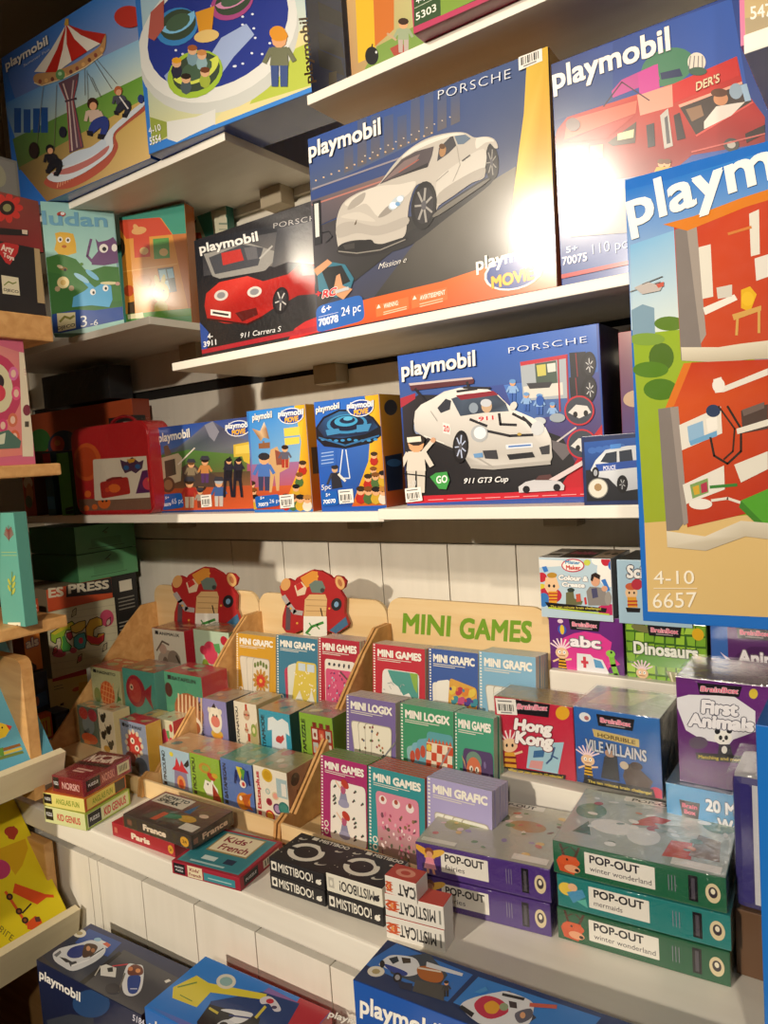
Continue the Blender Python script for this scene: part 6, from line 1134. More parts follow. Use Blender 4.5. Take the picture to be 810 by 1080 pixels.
def l_fairy(a):
    a.fill(['c8c4b0', 'bcb8a8', 'a8a89a', 'b0ac9a'], 3); random.seed(31)
    a.ell(.3, .55, .16, .14, '7a8a4a'); a.ell(.42, .68, .12, .1, '5a6a44'); a.ell(.2, .4, .1, .1, 'a0a050'); a.ell(.7, .6, .14, .1, 'b08a5a')
    for k in range(34): a.ell(random.uniform(.08, .95), random.uniform(.12, .85), random.uniform(.015, .04), random.uniform(.012, .035), random.choice(['e8c8c0', 'c86a5a', 'e0b860', '8a5a4a', 'f0e8d8', '9a8ab0', '6a8a5a']), random.uniform(0, 180), 9)
    a.rect(.3, .9, .75, .985, 'e6e2d8'); a.text('POP-OUT', (.36, .92), (.68, .92), (.36, .97), '1d1a22', .035); a.rect(.03, .04, .3, .1, 'e0dccc'); a.rect(.72, .04, .97, .13, 'e6e2d8')
def l_winter(a):
    a.fill(['b8c4bc', 'c0c8c0', '9aa8a0', 'a8b4ac'], 3); a.rect(.28, .9, .72, .985, 'e6e2d8'); a.text('POP-OUT', (.33, .92), (.67, .92), (.33, .97), '1d1a22', .035); random.seed(33)
    a.poly([(.4, .5), (.55, .55), (.62, .7), (.5, .72), (.44, .62)], 'c84a30'); a.poly([(.64, .12), (.8, .15), (.78, .4), (.66, .38)], 'c8402f'); a.poly([(.78, .2), (.95, .2), (.93, .5), (.8, .55)], '7a6a58'); a.ell(.3, .4, .14, .12, 'e8e8e2'); a.ell(.5, .35, .1, .14, 'dfe2dc'); a.ell(.12, .6, .1, .14, '5a8a6a'); a.ell(.9, .75, .1, .12, '4a7a60'); a.poly([(.08, .2), (.2, .2), (.14, .42)], '3a6a4a')
    for k in range(26): a.ell(random.uniform(.06, .95), random.uniform(.1, .86), random.uniform(.015, .045), random.uniform(.012, .04), random.choice(['e8ece8', 'd88a6a', '5a7a64', 'f2f0e8', 'a83a30', '8aa098']), random.uniform(0, 180), 9)
    a.rect(.7, .03, .97, .13, 'e8e6de')
def stack(FLb, FRb, zt_px, n, d, items, lean=0, zb=ZC):
    P = onZ(FLb, zb); Q = onZ(FRb, zb); U = Q-P; w = U.length; U.normalize(); In = Z3.cross(U); h = (onPlane(zt_px, P, In)-P).z/n
    DBG.append(('stack', n, round(w, 3), round(h, 3), tuple(P)))
    for k, it in enumerate(items): 
        j = (0, .002, -.0015)[k % 3]; popbox(it[0], P+Z3*(h*k+.0003)+U*j, U, w, h-.0022, d, it[1], it[2], it[3], it[4], k == 0)
stack((441, 953), (582, 989), (437, 886), 2, .165, [('purple craft box with a fairy label, lower of two', '4a2f7a', 'fairies', m_fairy, None), ('purple craft box with a fairy label, on top of its twin', '4a2f7a', 'fairies', m_fairy, l_fairy)])
stack((589, 989), (771, 1042), (583.5, 885), 3, .165, [('green craft box with a reindeer label, bottom of the stack', '1f5a3c', 'winter wonderland', m_reindeer, None), ('teal craft box with a mermaid label, between two green ones', '1f7a78', 'mermaids', m_mermaid, None), ('green craft box with a reindeer label, top of the stack', '1f5f40', 'winter wonderland', m_reindeer, l_winter)])
# black and white card game boxes
MG = 'flat black and white card game boxes'
def moonlid(a):
    a.fill('211f22'); random.seed(8)
    a.ell(.42, .45, .3, .3, 'e0dccc', 0, 24); a.ell(.42, .45, .2, .2, '211f22', 0, 20); a.poly([(.1, .4), (.3, .42), (.3, .5), (.08, .5)], '211f22'); a.poly([(.52, .72), (.6, .8), (.72, .62), (.62, .6)], '211f22')
    for x, y, r in ((.8, .25, .1), (.15, .82, .08), (.85, .75, .07)): a.ell(x, y, r, r*.5, 'c8c4b4', 30, 12); a.ell(x+.02, y+.03, r*.8, r*.4, '211f22', 30, 12)
    for k in range(14): a.ell(random.random(), random.random(), .012, .012, 'b8b4a4', n=5)
    a.text('MISTIBOO', (.42, .86), (.95, .86), (.42, .96), 'e0dccc', .03); a.rect(.28, .86, .38, .96, 'd8d4c4')
def misti(label, P, U, w, h, d, c, ink, word, flip, lid, top=None):
    b = Box('card_game_box', label, 'game box', P, U, Z3, w, h, d, c, side=c, top=top or c, group=MG, mat=M_CARD)
    a = b.art('F'); a.part('title_lettering', 'bold title lettering')
    if word == 'CAT': a.text(word, (.98, .74), (.4, .74), (.98, .2), ink, .03)
    elif flip: a.text(word, (.86, .74), (.24, .74), (.86, .2), ink, .02, sp=1.0)
    else: a.text(word, (.17, .26), (.8, .26), (.17, .8), ink, .02, sp=1.0)
    a.part('emblem'); x = .04
    if word.endswith('CAT'):
        for k in range(7): t = k*.9; a.ell(.12+.05*math.cos(t), .5+.2*math.sin(t), .035, .14, 'c8552a', math.degrees(t), 8)
        a.ell(.12, .5, .03, .12, 'e09050', n=8); a.rect(.92, .2, .95, .8, '8a8a84')
    else:
        a.rect(x, .24, x+.1, .8, ink if not flip else 'b8b4a8'); a.ell(x+.05, .5, .03, .16, c, n=8); a.ell(.9, .4, .05, .16, ink, 0, 10); a.line([(.86, .3), (.94, .6)], .03, ink)
    a.done()
    if lid: a = b.art('T'); a.part('lid_picture'); lid(a); a.done()
    return b
def pair(BL, BR, TLp, items, back, dd=None):
    P = onZ(BL, ZC); Q = onZ(BR, ZC); U = (Q-P); w = U.length; U.normalize(); In = Z3.cross(U); n = len(items); h = (onPlane(TLp, P, In)-P).z/n
    d = dd or (onZ(back, ZC+h*n)-P).dot(In); DBG.append(('pair', round(w, 3), round(h, 3), round(d, 3), tuple(P)))
    for k, it in enumerate(items): misti(it[0], P+Z3*(h*k+.0003)+U*(.001*(k % 2)), U, w, h-.0008, d, *it[1:])
pair((285.6, 936.7), (343.5, 957), (284, 903.5), [('black card game box, lower one of the left pair', '211f22', 'e4e0d4', 'MISTIBOO!', False, None), ('black moon lidded card game box, upper one of the left pair', '211f22', 'e4e0d4', 'MISTIBOO!', False, moonlid)], (319, 878))
pair((346, 959), (405, 978.5), (345, 920), [('black card game box under the upside down white sided one', '211f22', 'e4e0d4', 'MISTIBOO!', False, None), ('white sided card game box with a moon lid, lettering upside down', 'e0dccc', '2a282a', 'MISTIBOO!', True, moonlid, '211f22')], (377, 894))
def catlid(a): a.fill('b8443a'); a.ell(.5, .5, .3, .3, 'd8907a'); a.ell(.5, .5, .15, .15, 'b8443a')
pair((408, 989), (470, 1006), (408.5, 942), [('white sided card game box with red lid, bottom of three', 'e4e0d6', '2a282a', 'MISTICAT', True, None, 'b8443a'), ('white sided card game box with red lid, middle of three', 'e4e0d6', '2a282a', 'MISTICAT', True, None, 'b8443a')], (432, 924), .032)
P = onZ((408, 989), ZC); P.z = H+ZC+.0615; P += Vector((.002, .002, 0))
misti('white sided card game box with red lid, turned, on top beside the purple boxes', P, Vector((1, .06, 0)), .05, .030, .032, 'e4e0d6', '2a282a', 'CAT', True, catlid, 'b8443a')
# language game boxes
b = boxZ('game_box', 'red and teal box for learning a language, at the counter edge', 'game box', (182, 921), (254, 940.5), ZC, (181.9, 907.8), (231.9, 873), 'a01f34', side='a01f34', top='a01f34', mat=M_CARD)
a = b.art('F').part('cover_print'); a.rect(.03, .12, .2, .9, '17141a'); a.text('PROFESSOR', (.05, .55), (.18, .55), (.05, .68), 'ddd', .03); a.text('PUZZLE', (.06, .3), (.17, .3), (.06, .44), 'ddd', .03); a.rect(.24, .08, .46, .96, 'e6d8b4'); a.text("Kids'", (.27, .56), (.42, .56), (.27, .8), '8a1f2a', .03); a.text('French', (.26, .2), (.44, .2), (.26, .44), '8a1f2a', .03); a.rect(.48, .14, .93, .72, '3a8a94'); a.rect(.54, .34, .88, .42, 'a8c8c8'); a.done()
a = b.art('R').part('side_print'); a.rect(.08, .15, .4, .88, '17141a'); a.text('PUZZLE', (.12, .4), (.36, .4), (.12, .6), 'ddd', .03); a.rect(.52, .2, .9, .8, 'd8d0bc'); [a.rect(.56+.06*k, .3, .585+.06*k, .7, '333') for k in range(5)]; a.done()
a = b.art('T').part('lid_print'); a.rect(.05, .05, .95, .95, '3f8f98'); a.rect(.08, .08, .92, .92, '2f7f8a'); a.rect(.22, .42, .82, .92, 'a08a50'); a.rect(.24, .45, .8, .9, 'e8dcb8'); a.part('title_lettering', 'dark red title lettering'); a.text("Kids'", (.3, .7), (.66, .7), (.3, .84), '8a1f2a', .03); a.text('French', (.34, .5), (.76, .5), (.34, .65), '8a1f2a', .03); a.part('lid_marks'); a.rect(.3, .2, .5, .3, 'c8dcd8'); a.rect(.62, .2, .76, .32, '17304a'); a.rect(.2, .1, .7, .14, 'a8c8c8'); a.done()
b1 = boxZ('game_box', 'red travel quiz box under the dark one with the country name', 'game box', (119, 881), (185, 905), ZC, (118, 867), (158, 836), 'a82430', side='8a1c26', top='a82430', mat=M_CARD)
a = b1.art('F').part('title_lettering', 'pale title lettering'); a.text('Paris', (.32, .3), (.62, .3), (.32, .7), 'ead8c0', .06); a.part('emblem'); a.ell(.94, .5, .04, .3, 'd8a030'); a.text('24', (.92, .38), (.96, .38), (.92, .6), '7a4a10', .03); a.rect(.04, .3, .09, .7, 'c86a5a'); a.done()
zt = b1.P.z-H+b1.h
b2 = boxZ('game_box', 'dark travel quiz box with a landmark lid, lying on the red box', 'game box', (131, 872), (203, 897), zt+.0004, (130, 858.5), (173, 834), '37302f', side='2f2a2a', top='5a4a40', mat=M_CARD); b2.wrap(.002)
a = b2.art('F').part('title_lettering', 'pale title lettering'); a.text('France', (.3, .3), (.64, .3), (.3, .72), 'e8d4bc', .06); a.part('emblem'); a.ell(.9, .45, .06, .36, 'd8a030'); a.text('24', (.87, .34), (.93, .34), (.87, .58), '6a4a10', .03); a.rect(.06, .3, .13, .7, '7a4a40'); a.done()
a = b2.art('R').part('title_lettering', 'pale title lettering'); a.text('France', (.24, .3), (.85, .3), (.24, .72), 'd8c0a8', .05); a.part('emblem'); a.rect(.04, .3, .14, .7, '8a5a4a'); a.done()
a = b2.art('T').part('lid_picture'); a.fill(['8a3030', '7a5a4a', '3a3430', '4a4038'], 3); a.rect(.03, .6, .5, .95, 'd8ccb8'); a.poly([(.2, .1), (.75, .2), (.8, .5), (.3, .5)], '5a5648'); a.ell(.7, .4, .12, .1, 'c89a30'); a.ell(.5, .35, .14, .08, '3a7a5a', 20); a.poly([(.55, .55), (.65, .55), (.6, .9)], '2a5a8a'); a.ell(.82, .6, .06, .06, 'd8b8a0'); a.rect(.75, .1, .95, .3, 'd8d0c0'); a.poly([(.34, .1), (.42, .12), (.44, .4), (.36, .4)], 'c85a3a')
a.text('HOW TO', (.08, .8), (.46, .8), (.08, .9), '2a2420', .05); a.text('SPEAK', (.08, .66), (.4, .66), (.08, .77), '2a2420', .05); a.done()
# three piled boxes near the left unit
N3 = [('lime green box with red lettering, bottom of the language pile', (44, 872.6), (91, 879.5), (44, 858), 'a0b048', '9ab044', 'd8dca0', 'KID GENIUS', 'c83a40'),
      ('yellow box with orange edges, middle of the language pile', (43, 852), (88, 861), (42.5, 840), 'c86a30', 'd0b848', 'e0d478', 'ANGLAIS FUN', '8a9a3a'),
      ('dark red box with pale lettering, top of the language pile', (59, 835), (85.5, 845), (59.6, 823), '7a1f28', '8a2430', '7a1f28', 'NORSK!', 'd8a8a0')]
z = ZC; 
PB = onZ((91, 877), ZC+0)
for i, (lb, A, B, T, c, sd, c2, wd, ink) in enumerate(N3):
    hh = (.034, .028, .034)[i]; an = (.16, .19, .15)[i]; U = Vector((math.cos(an), math.sin(an), 0)); w = (.112, .110, .085)[i]; d = (.113, .108, .12)[i]
    P = Vector((PB.x-w*U.x-.003*i, PB.y+.003*i-w*U.y, H+z+.0004))
    b = Box('game_box', lb, 'game box', P, U, Z3, w, hh-.0008, d, c2 if i < 2 else c, side=sd, top=c if i else 'a8b050', mat=M_GLOSS, group='language game boxes piled near the left shelves'); z += hh
    a = b.art('F').part('side_print'); a.rect(.03, .2, .22, .9, '17141a'); a.text('PUZZLE', (.05, .45), (.2, .45), (.05, .65), 'ddd', .03); a.text(wd, (.32, .3), (.88, .3), (.32, .7), ink, .03); a.done()
    a = b.art('R').part('title_lettering', 'coloured title lettering')
    if i == 0: a.rect(0, 0, 1, 1, '9ab83a'); a.rect(.04, .1, .96, .9, 'd8dca8'); a.rect(.06, .12, .34, .88, '17141a'); a.text('PUZZLE', (.1, .4), (.3, .4), (.1, .62), 'ddd', .03); a.text('KID GENIUS', (.4, .26), (.9, .26), (.4, .74), 'c83a40', .04)
    elif i == 1: a.rect(0, 0, 1, 1, 'c8582a'); a.rect(.06, .1, .97, .9, 'e0cc60'); a.rect(.72, .1, .97, .9, '17141a'); a.text('ANGLAIS FUN', (.18, .28), (.66, .28), (.18, .7), '8a9a30', .03)
    else: a.rect(.06, .2, .34, .86, '17141a'); a.text('PUZZLE', (.1, .45), (.3, .45), (.1, .62), 'ddd', .03); a.text('NORSK!', (.38, .3), (.64, .3), (.38, .76), 'd88a80', .04); a.rect(.7, .22, .96, .84, 'd0c89a'); [a.rect(.74+.03*k, .34, .755+.03*k, .72, '3a4a30') for k in range(6)]
    a.done()
    if i == 2:
        a = b.art('T').part('lid_print'); a.fill(['6a1a22', '7a2028', '8a2430', '84222c'], 2); a.poly([(0, .45), (1, .5), (1, .6), (0, .56)], '3a1418'); a.part('title_lettering', 'pale title lettering'); a.text('NORSK', (.06, .6), (.9, .66), (.06, .86), 'e6cdb8', .05); a.part('lid_marks'); a.ell(.55, .8, .18, .1, 'e6cdb8'); a.ell(.55, .8, .13, .07, '7a2028'); a.rect(.3, .3, .8, .35, 'd8a89a'); a.rect(.3, .22, .66, .27, 'd8a89a'); a.done(); b.wrap(.002)
# right end of the counter
P = Vector((-.172, .93, H+ZC+.001))
b = Box('cardboard_box', 'brown cardboard box at the right end of the counter beside the craft boxes', 'box', P, Vector((1, 0, 0)), Z3, .14, .085, .1, '6a4a30', mat=M_CARD)
a = b.art('F').part('paper_tape'); a.rect(.4, 0, .6, 1, '7a5a3a'); a.done()
b = Box('toy_pack', 'striped blue, white and red toy pack in clear plastic at the right edge', 'toy pack', P+Z3*.0865, Vector((1, 0, 0)), Z3, .13, .17, .09, '3a3478', side='3a3478', top='c8c8cc', mat=M_GLOSS, bev=.012); b.wrap(.004)
a = b.art('F').part('cover_print'); a.rim = .01; a.rect(0, 0, .16, 1, '3a3480'); a.rect(.18, 0, .38, 1, 'dcdce2'); a.rect(.4, .05, .95, .92, 'b8384a'); a.ell(.6, .8, .2, .12, 'd86a78'); a.done()
# ================================================================ left shelf unit
LX = -1.36
ut = empty('shelf_unit', (-1.55, .3, 0), 'wooden shelf unit with cream book trays on the far left', 'shelf unit')
y0 = -.25
solid('back_panel', [((-1.80, y0, 0), (-1.785, .74, H+.60))], M_BEECH, ut, .002)
solid('side_panel', [((-1.784, .735, 0), (-1.42, .755, H-.735))], M_BEECH, ut, .003)
solid('side_panel', [((-1.784, y0, 0), (-1.40, y0+.02, H+.60))], M_BEECH, ut, .003)
for z, y1, x1 in ((.030, .82, LX), (-.272, .80, LX)): solid('board', [S3((-1.784, y0+.021, z-.024), (x1, y1, z))], M_BEECH, ut, .004)
solid('board', [S3((-1.784, y0+.021, .268), (LX, .832, .318))], M_BEECH, ut, .004)
# rounded upright between the board and the tray
pts = [(-1.62, -.62), (-1.375, -.62)]+[(-1.395+.02*math.cos(math.radians(k)), -.36+.02*math.sin(math.radians(k))) for k in (0, 30, 60, 90)]+[(-1.62, -.34)]
prism('upright', [(x, z+H) for x, z in pts], .022, M_BEECH, (Vector((0, .705, 0)), Vector((1, 0, 0)), Z3, Vector((0, -1, 0))), ut)
def tray(zl, yl, name, hl):
    """tilted board with a cream front lip; zl = top of the lip"""
    xf = LX+.004
    pts = [(xf-.018, zl), (xf, zl-.004), (xf-.02, zl-hl), (xf-.035, zl-hl)]
    prism('tray_lip', [(x, z+H) for x, z in pts], yl-y0-.03, M_CREAM, (Vector((0, yl, 0)), Vector((1, 0, 0)), Z3, Vector((0, 1, 0))), ut, 0)
    q = [(xf-.03, zl-.03), (xf-.03, zl-.042), (-1.70, zl+.16), (-1.70, zl+.172)]
    prism('tray_board', [(x, z+H) for x, z in q], yl-y0-.05, M_CREAM, (Vector((0, yl-.005, 0)), Vector((1, 0, 0)), Z3, Vector((0, 1, 0))), ut)
tray(-.536, .766, 'a', .062); tray(-.862, .762, 'b', .075)
def traybook(label, zl, yr, ang, w, h, c, art):
    V = Vector((-math.cos(math.radians(ang)), 0, math.sin(math.radians(ang)))); U = Vector((0, 1, 0)); N = U.cross(V)
    P = Vector((LX-.026, yr-w, H+zl-.018))+N*.018
    b = Box('picture_book', label, 'book', P, U, V, w, h, .012, c, side='e6e0d0', top='e6e0d0', mat=M_PAPER); art(b); return b
def a_rooster(b):
    a = b.art('F', (0, 640, 6.75)).part('cover_picture'); a.fill(['7ab8c8', '6ab0c4', '5aa0b8', '4f98b0'], 2)
    a.poly([(-60, 850), (0, 825), (50, 840), (70, 875), (40, 925), (-30, 950), (-90, 930)], 'e0c030'); a.poly([(40, 838), (85, 850), (70, 880), (60, 868)], 'c83a34'); a.ell(15, 860, 6, 8, '222', n=6); a.poly([(-200, 980), (-80, 960), (-60, 1010), (-190, 1040)], 'c8502a')
    for k, c in enumerate(('8a5a2a', 'c8b040', '6a7a3a')): a.poly([(-60+10*k, 1030+k*24), (140+k*10, 972+k*26), (150+k*10, 990+k*26), (-50+10*k, 1052+k*24)], c)
    a.poly([(-10, 1010), (20, 1000), (30, 1060), (0, 1065)], '5a8a3a'); a.done()
traybook('light blue picture book with a yellow bird, standing in the upper tray', -.536, .752, 56, .30, .27, '6ab0c4', a_rooster)
def a_truck(b):
    a = b.art('F', (0, 800, 6.75)).part('cover_picture'); a.fill(['e0c418', 'e2cc1c', 'dcc818', 'd8c414'], 2)
    a.poly([(-200, 660), (0, 640), (180, 570), (200, 640), (160, 760), (110, 830), (60, 760), (-200, 780)], 'd0a414'); a.ell(-10, 790, 85, 72, 'b83a6a'); a.poly([(40, 500), (100, 480), (130, 520), (100, 580), (60, 570)], 'a83a24'); a.ell(80, 520, 50, 36, 'a83a24')
    a.part('truck_picture', 'orange dump truck'); a.poly([(105, 888), (320, 965), (380, 970), (385, 990), (330, 990), (265, 1040), (90, 955)], 'd8501c'); a.line([(40, 950), (190, 1180)], 20, 'd85a20'); a.line([(160, 1100), (220, 1035)], 12, '3a2a1a'); a.poly([(190, 1170), (250, 1120), (290, 1140), (300, 1170), (230, 1220), (195, 1215)], 'd8501c'); a.poly([(245, 1130), (280, 1125), (290, 1160), (255, 1165)], '5a3a30')
    for x, y in ((68, 985), (135, 1088), (178, 1152)): a.ell(x, y, 24, 24, '3a2418'); a.ell(x, y, 11, 11, '8a4a24')
    a.part('title_lettering', 'thin grey title lettering'); a.text('AUTOMOBILE', (-225, 990), (100, 1265), (-250, 1030), '5a5420', -.01, sp=1.15); a.done()
traybook('yellow picture book with an orange dump truck, standing in the lower tray', -.862, .745, 50, .30, .26, 'e0c81c', a_truck)
# things on the boards
b = boxX('toy_box', 'black toy box with a red guitar pick emblem on the upper left board', 'toy box', (-60, 318), (49, 331), (-70, 240), LX-.01, .318, .16, '1b1a1a', side='141414', mat=M_CARD)
a = b.art('F', (0, 160, 6.75)).part('cover_print'); a.poly([(238, 622), (340, 655), (380, 1090), (268, 1075)], 'b09a70'); a.part('emblem', 'red rounded emblem with pale lettering'); a.poly([(-5, 655), (30, 645), (100, 648), (135, 670), (125, 720), (70, 805), (40, 790), (0, 730)], 'b82a2a'); a.text('Arty', (5, 700), (95, 722), (10, 655), 'e8d8c8', .04); a.text('Toys', (20, 745), (100, 775), (22, 715), 'e8d8c8', .04); a.part('label', 'cream label with a green lizard'); a.poly([(8, 878), (130, 898), (142, 1025), (18, 1010)], 'd8d0b0'); a.line([(30, 950), (60, 925), (90, 940), (115, 930)], 9, '7a8a3a'); a.text('DJECO', (25, 990), (132, 1008), (25, 970), '3a3a30', .02); a.done()
zb_ = b.h*1.0+.318
b = boxX('toy_box', 'dark toy box with a red flower, on top of the black toy box', 'toy box', (-60, 236), (44, 246), (-60, 150), LX-.03, zb_+.0005, .12, '6a2a28', side='3a1c1c', h=.10, mat=M_CARD)
a = b.art('F', (0, 160, 6.75)).part('cover_print'); a.fill(['8a4038', '7a3a34', '8a2a2a', '6a2020'], 2); [a.ell(50+75*math.cos(k*.7), 400+70*math.sin(k*.7), 40, 26, 'c8302a', k*40, 10) for k in range(9)]; a.ell(50, 400, 55, 52, '241418'); a.ell(50, 400, 30, 28, '8a8a5a'); a.poly([(-20, 540), (200, 560), (200, 600), (-20, 590)], '1a1416'); a.poly([(155, 555), (195, 560), (195, 590), (158, 585)], 'd8c8b0'); a.done()
b = boxX('game_box', 'grey box with rounded print on top of the red flower box', 'game box', (-60, 180), (20, 190), (-60, 130), LX-.05, zb_+.1015, .12, '6a6a66', side='4a4a48', h=.075, mat=M_CARD)
a = b.art('F').part('cover_print'); a.rect(.04, .08, .96, .92, '767672'); a.ell(.7, .5, .12, .3, '8a8a74'); a.done()
b = boxX('puzzle_box', 'pink box with round flower patterns and a white edge strip', 'puzzle box', (-60, 477), (37, 481), (-60, 340), LX-.012, .030, .06, 'c8607a', side='d8ccb8', mat=M_CARD)
a = b.art('F', (0, 320, 6.75)).part('cover_print'); a.grad([(-60, 280), (135, 345), (160, 1080), (-60, 1100)], ['d88a80', 'd07a7a', 'd87a70', 'd8806a'], 2); a.ell(-10, 600, 160, 240, 'b83a5a', -8); a.ell(-20, 600, 110, 180, 'd0c8a0', -8); a.ell(-20, 560, 50, 60, '2a2024'); a.ell(-10, 640, 50, 60, 'c83a4a')
for x, y, c in ((95, 500, 'd06a9a'), (115, 640, 'd8507a'), (90, 830, 'c86a4a'), (105, 950, 'd0603a'), (20, 870, 'c83a6a')): a.ell(x, y, 34, 50, c); a.ell(x, y, 18, 28, 'e0b8a0')
a.poly([(-60, 930), (60, 900), (150, 980), (140, 1030), (-60, 1040)], '4a6a5a'); a.poly([(-60, 960), (40, 920), (30, 1000), (-60, 1010)], 'c8ccb0')
a.part('edge_strip', 'cream edge strip'); a.poly([(135, 345), (215, 360), (238, 1090), (160, 1090)], 'd8ccb0'); a.ell(188, 398, 14, 26, 'a84a4a'); a.ell(190, 760, 28, 40, '7a2a3a'); a.rect(176, 840, 205, 880, '4a4030'); [a.line([(170+2*k, 470+18*k), (205+2*k, 476+18*k)], 4, 'c89090') for k in range(3)]; a.done()
b = boxY('picture_book', 'teal upright book with leaf motifs on its spine', 'book', (2, 649), (25, 645), (-1, 541), -.272, .70, .025, '5aa090', side='4a8a7c', mat=M_CARD)
a = b.art('F', (0, 480, 6.75)).part('spine_print'); 
for k in range(5): a.line([(62, 600-k*14), (30+k*4, 560-k*12)], 6, '8a3a34'); a.line([(62, 600-k*14), (96-k*4, 560-k*12)], 6, '8a3a34')
a.line([(62, 500), (66, 610)], 4, '5a2a2a'); a.rect(10, 690, 120, 694, 'a0b870'); a.rect(12, 712, 122, 716, 'a0b870')
for k in range(5): a.ell(84+(-1)**k*16, 880+k*22, 9, 26, 'a8b048', (-1)**k*20, 8)
a.line([(88, 830), (84, 1000)], 5, '6a8a38'); a.part('label', 'cream label with a lizard'); a.poly([(58, 1192-0), (148, 1190), (150, 1268), (62, 1270)], 'e2dcc0'); a.line([(75, 1245), (95, 1222), (130, 1212)], 8, '4a4a38'); a.done()
b = boxX('game_box', 'black box speckled with small pale dots at the lower left corner', 'game box', (-80, 1180), (39, 1085), (-60, 1020), -1.345, None, .1, '121212', mat=M_CARD, w=.3, h=.56)
b.o.location = Vector((-1.40, .28, .001)); bpy.context.view_layer.update(); b.MW = b.o.matrix_world.copy()
a = b.art('F').part('cover_print'); random.seed(2); [a.ell(random.random(), random.random(), .008, .012, '5a5450', n=6) for k in range(60)]; a.done()

# ---------------------------------------------------------------- boxes in the corner behind the unit
CB = 'boxes piled in the dark corner'
XT = -1.93
b = boxX('game_box', 'cream box with a small red animal and a red lid edge, under the graffiti box', 'game box', (56, 772), (96, 752), (55, 712), XT, -.669, .2, 'e8d8a0', side='a89868', h=.115, mat=M_CARD)
a = b.art('F', (0, 640, 6.75)).part('cover_print'); a.fill(['d8c486', 'd8b848', 'dcc890', 'd8c890'], 2); a.poly([(370, 490), (650, 420), (650, 470), (375, 535)], 'b82a2c'); a.poly([(405, 770), (440, 740), (480, 760), (478, 800), (408, 805)], 'b83a2a'); a.poly([(430, 690), (455, 680), (452, 700), (428, 705)], '3a2a1a'); a.ell(545, 585, 32, 14, 'c85a2a', -20); a.poly([(560, 540), (630, 530), (630, 640), (560, 650)], 'd8a828'); a.line([(385, 570), (445, 555)], 4, '6a6a5a'); a.line([(385, 590), (450, 575)], 4, '6a6a5a'); a.done()
zt1 = -.669+b.h
b = boxX('game_box', 'grey box with bubbly graffiti lettering in yellow, green and red', 'game box', (55, 712), (127.5, 700), (46, 645), XT+.004, zt1+.0005, .17, 'cfc7a6', side='8a8468', mat=M_CARD, h=.187)
a = b.art('F', (0, 640, 6.75)).part('cover_print')
for k in range(9): a.line([(330, 60+k*50), (850, -20+k*50)], 3, 'b4ac90')
a.ell(420, 330, 50, 30, 'c85a70'); a.ell(760, 80, 50, 60, 'c84a6a'); a.ell(520, 310, 26, 20, 'c85a70')
a.part('graffiti_lettering', 'yellow, green and red bubble letters')
def bub(pts, c): a.line(pts+[pts[0]], 12, '2a2218', False); a.poly(pts, c)
bub([(362, 190), (400, 165), (440, 140), (470, 125), (510, 105), (530, 125), (510, 160), (470, 165), (455, 200), (475, 250), (505, 280), (495, 310), (450, 318), (432, 290), (440, 250), (430, 215), (400, 225), (395, 260), (365, 240)], '9ac03a'); a.poly([(440, 215), (460, 200), (475, 250), (505, 280), (495, 310), (450, 318), (440, 290), (446, 250)], '4a9a4a'); a.poly([(362, 190), (440, 140), (510, 110), (520, 130), (460, 160), (390, 200)], 'd8c83a')
bub([(505, 140), (560, 110), (605, 100), (605, 140), (580, 170), (540, 185), (510, 175)], 'd8b048'); bub([(528, 220), (560, 195), (600, 185), (612, 240), (600, 290), (560, 302), (528, 280)], '4a9a9a'); a.ell(575, 240, 16, 22, 'c83a4a'); bub([(475, 190), (505, 180), (515, 215), (495, 235), (478, 215)], 'b83a4a')
bub([(612, 150), (640, 95), (690, 75), (722, 90), (725, 130), (690, 140), (665, 160), (660, 210), (690, 220), (700, 195), (740, 190), (735, 240), (700, 270), (650, 265), (618, 230)], 'd8a83a'); a.poly([(618, 200), (660, 212), (692, 222), (740, 195), (735, 240), (700, 268), (650, 262), (620, 232)], 'c83038')
for x, y, c in ((525, 45, 'b8b088'), (565, 370, 'c86a70'), (745, 290, 'b8a888'), (390, 310, 'c84a50'), (770, 110, 'c8b0a0')): a.line([(x-18, y+30), (x-8, y-20), (x+16, y-36), (x+14, y+10), (x-18, y+30)], 5, '3a2a20'); a.ell(x, y, 12, 22, c, 20, 10)
a.done()
zt2 = zt1+b.h
b = boxX('game_box', 'orange box with pale letters on a black band, on top of the graffiti box', 'game box', (50.4, 640), (119, 629), (50.4, 616), XT+.008, zt2+.001, .19, 'c8502a', side='8a7a60', mat=M_CARD, h=.062)
a = b.art('F', (0, 480, 6.75)).part('cover_print'); a.poly([(470, 908), (800, 868), (802, 980), (472, 1012)], '17141a'); a.part('title_lettering', 'pale slab lettering'); a.text('ES', (343, 1015), (455, 1000), (340, 950), 'e0d4b8', .05); a.text('PRESS', (484, 985), (778, 945), (482, 925), 'd8d0b8', .05); a.done()
b3 = b
b = boxX('game_box', 'tall black box with white print in the corner beside the graffiti box', 'game box', (130, 745), (156, 740), (126, 604), XT+.002, -.669, .12, '191717', side='100f0f', mat=M_CARD, h=.365)
a = b.art('F').part('cover_print'); a.rect(.3, .86, .8, .95, 'd8d0bc'); [a.rect(.2, .8-.03*k, .85, .81-.03*k, '8a8478') for k in range(4)]; [a.rect(.15, .6-.03*k, .85-.1*(k % 2), .61-.03*k, '9a9488') for k in range(4)]; a.ell(.5, .5, .25, .03, 'c8c0b0'); a.done()
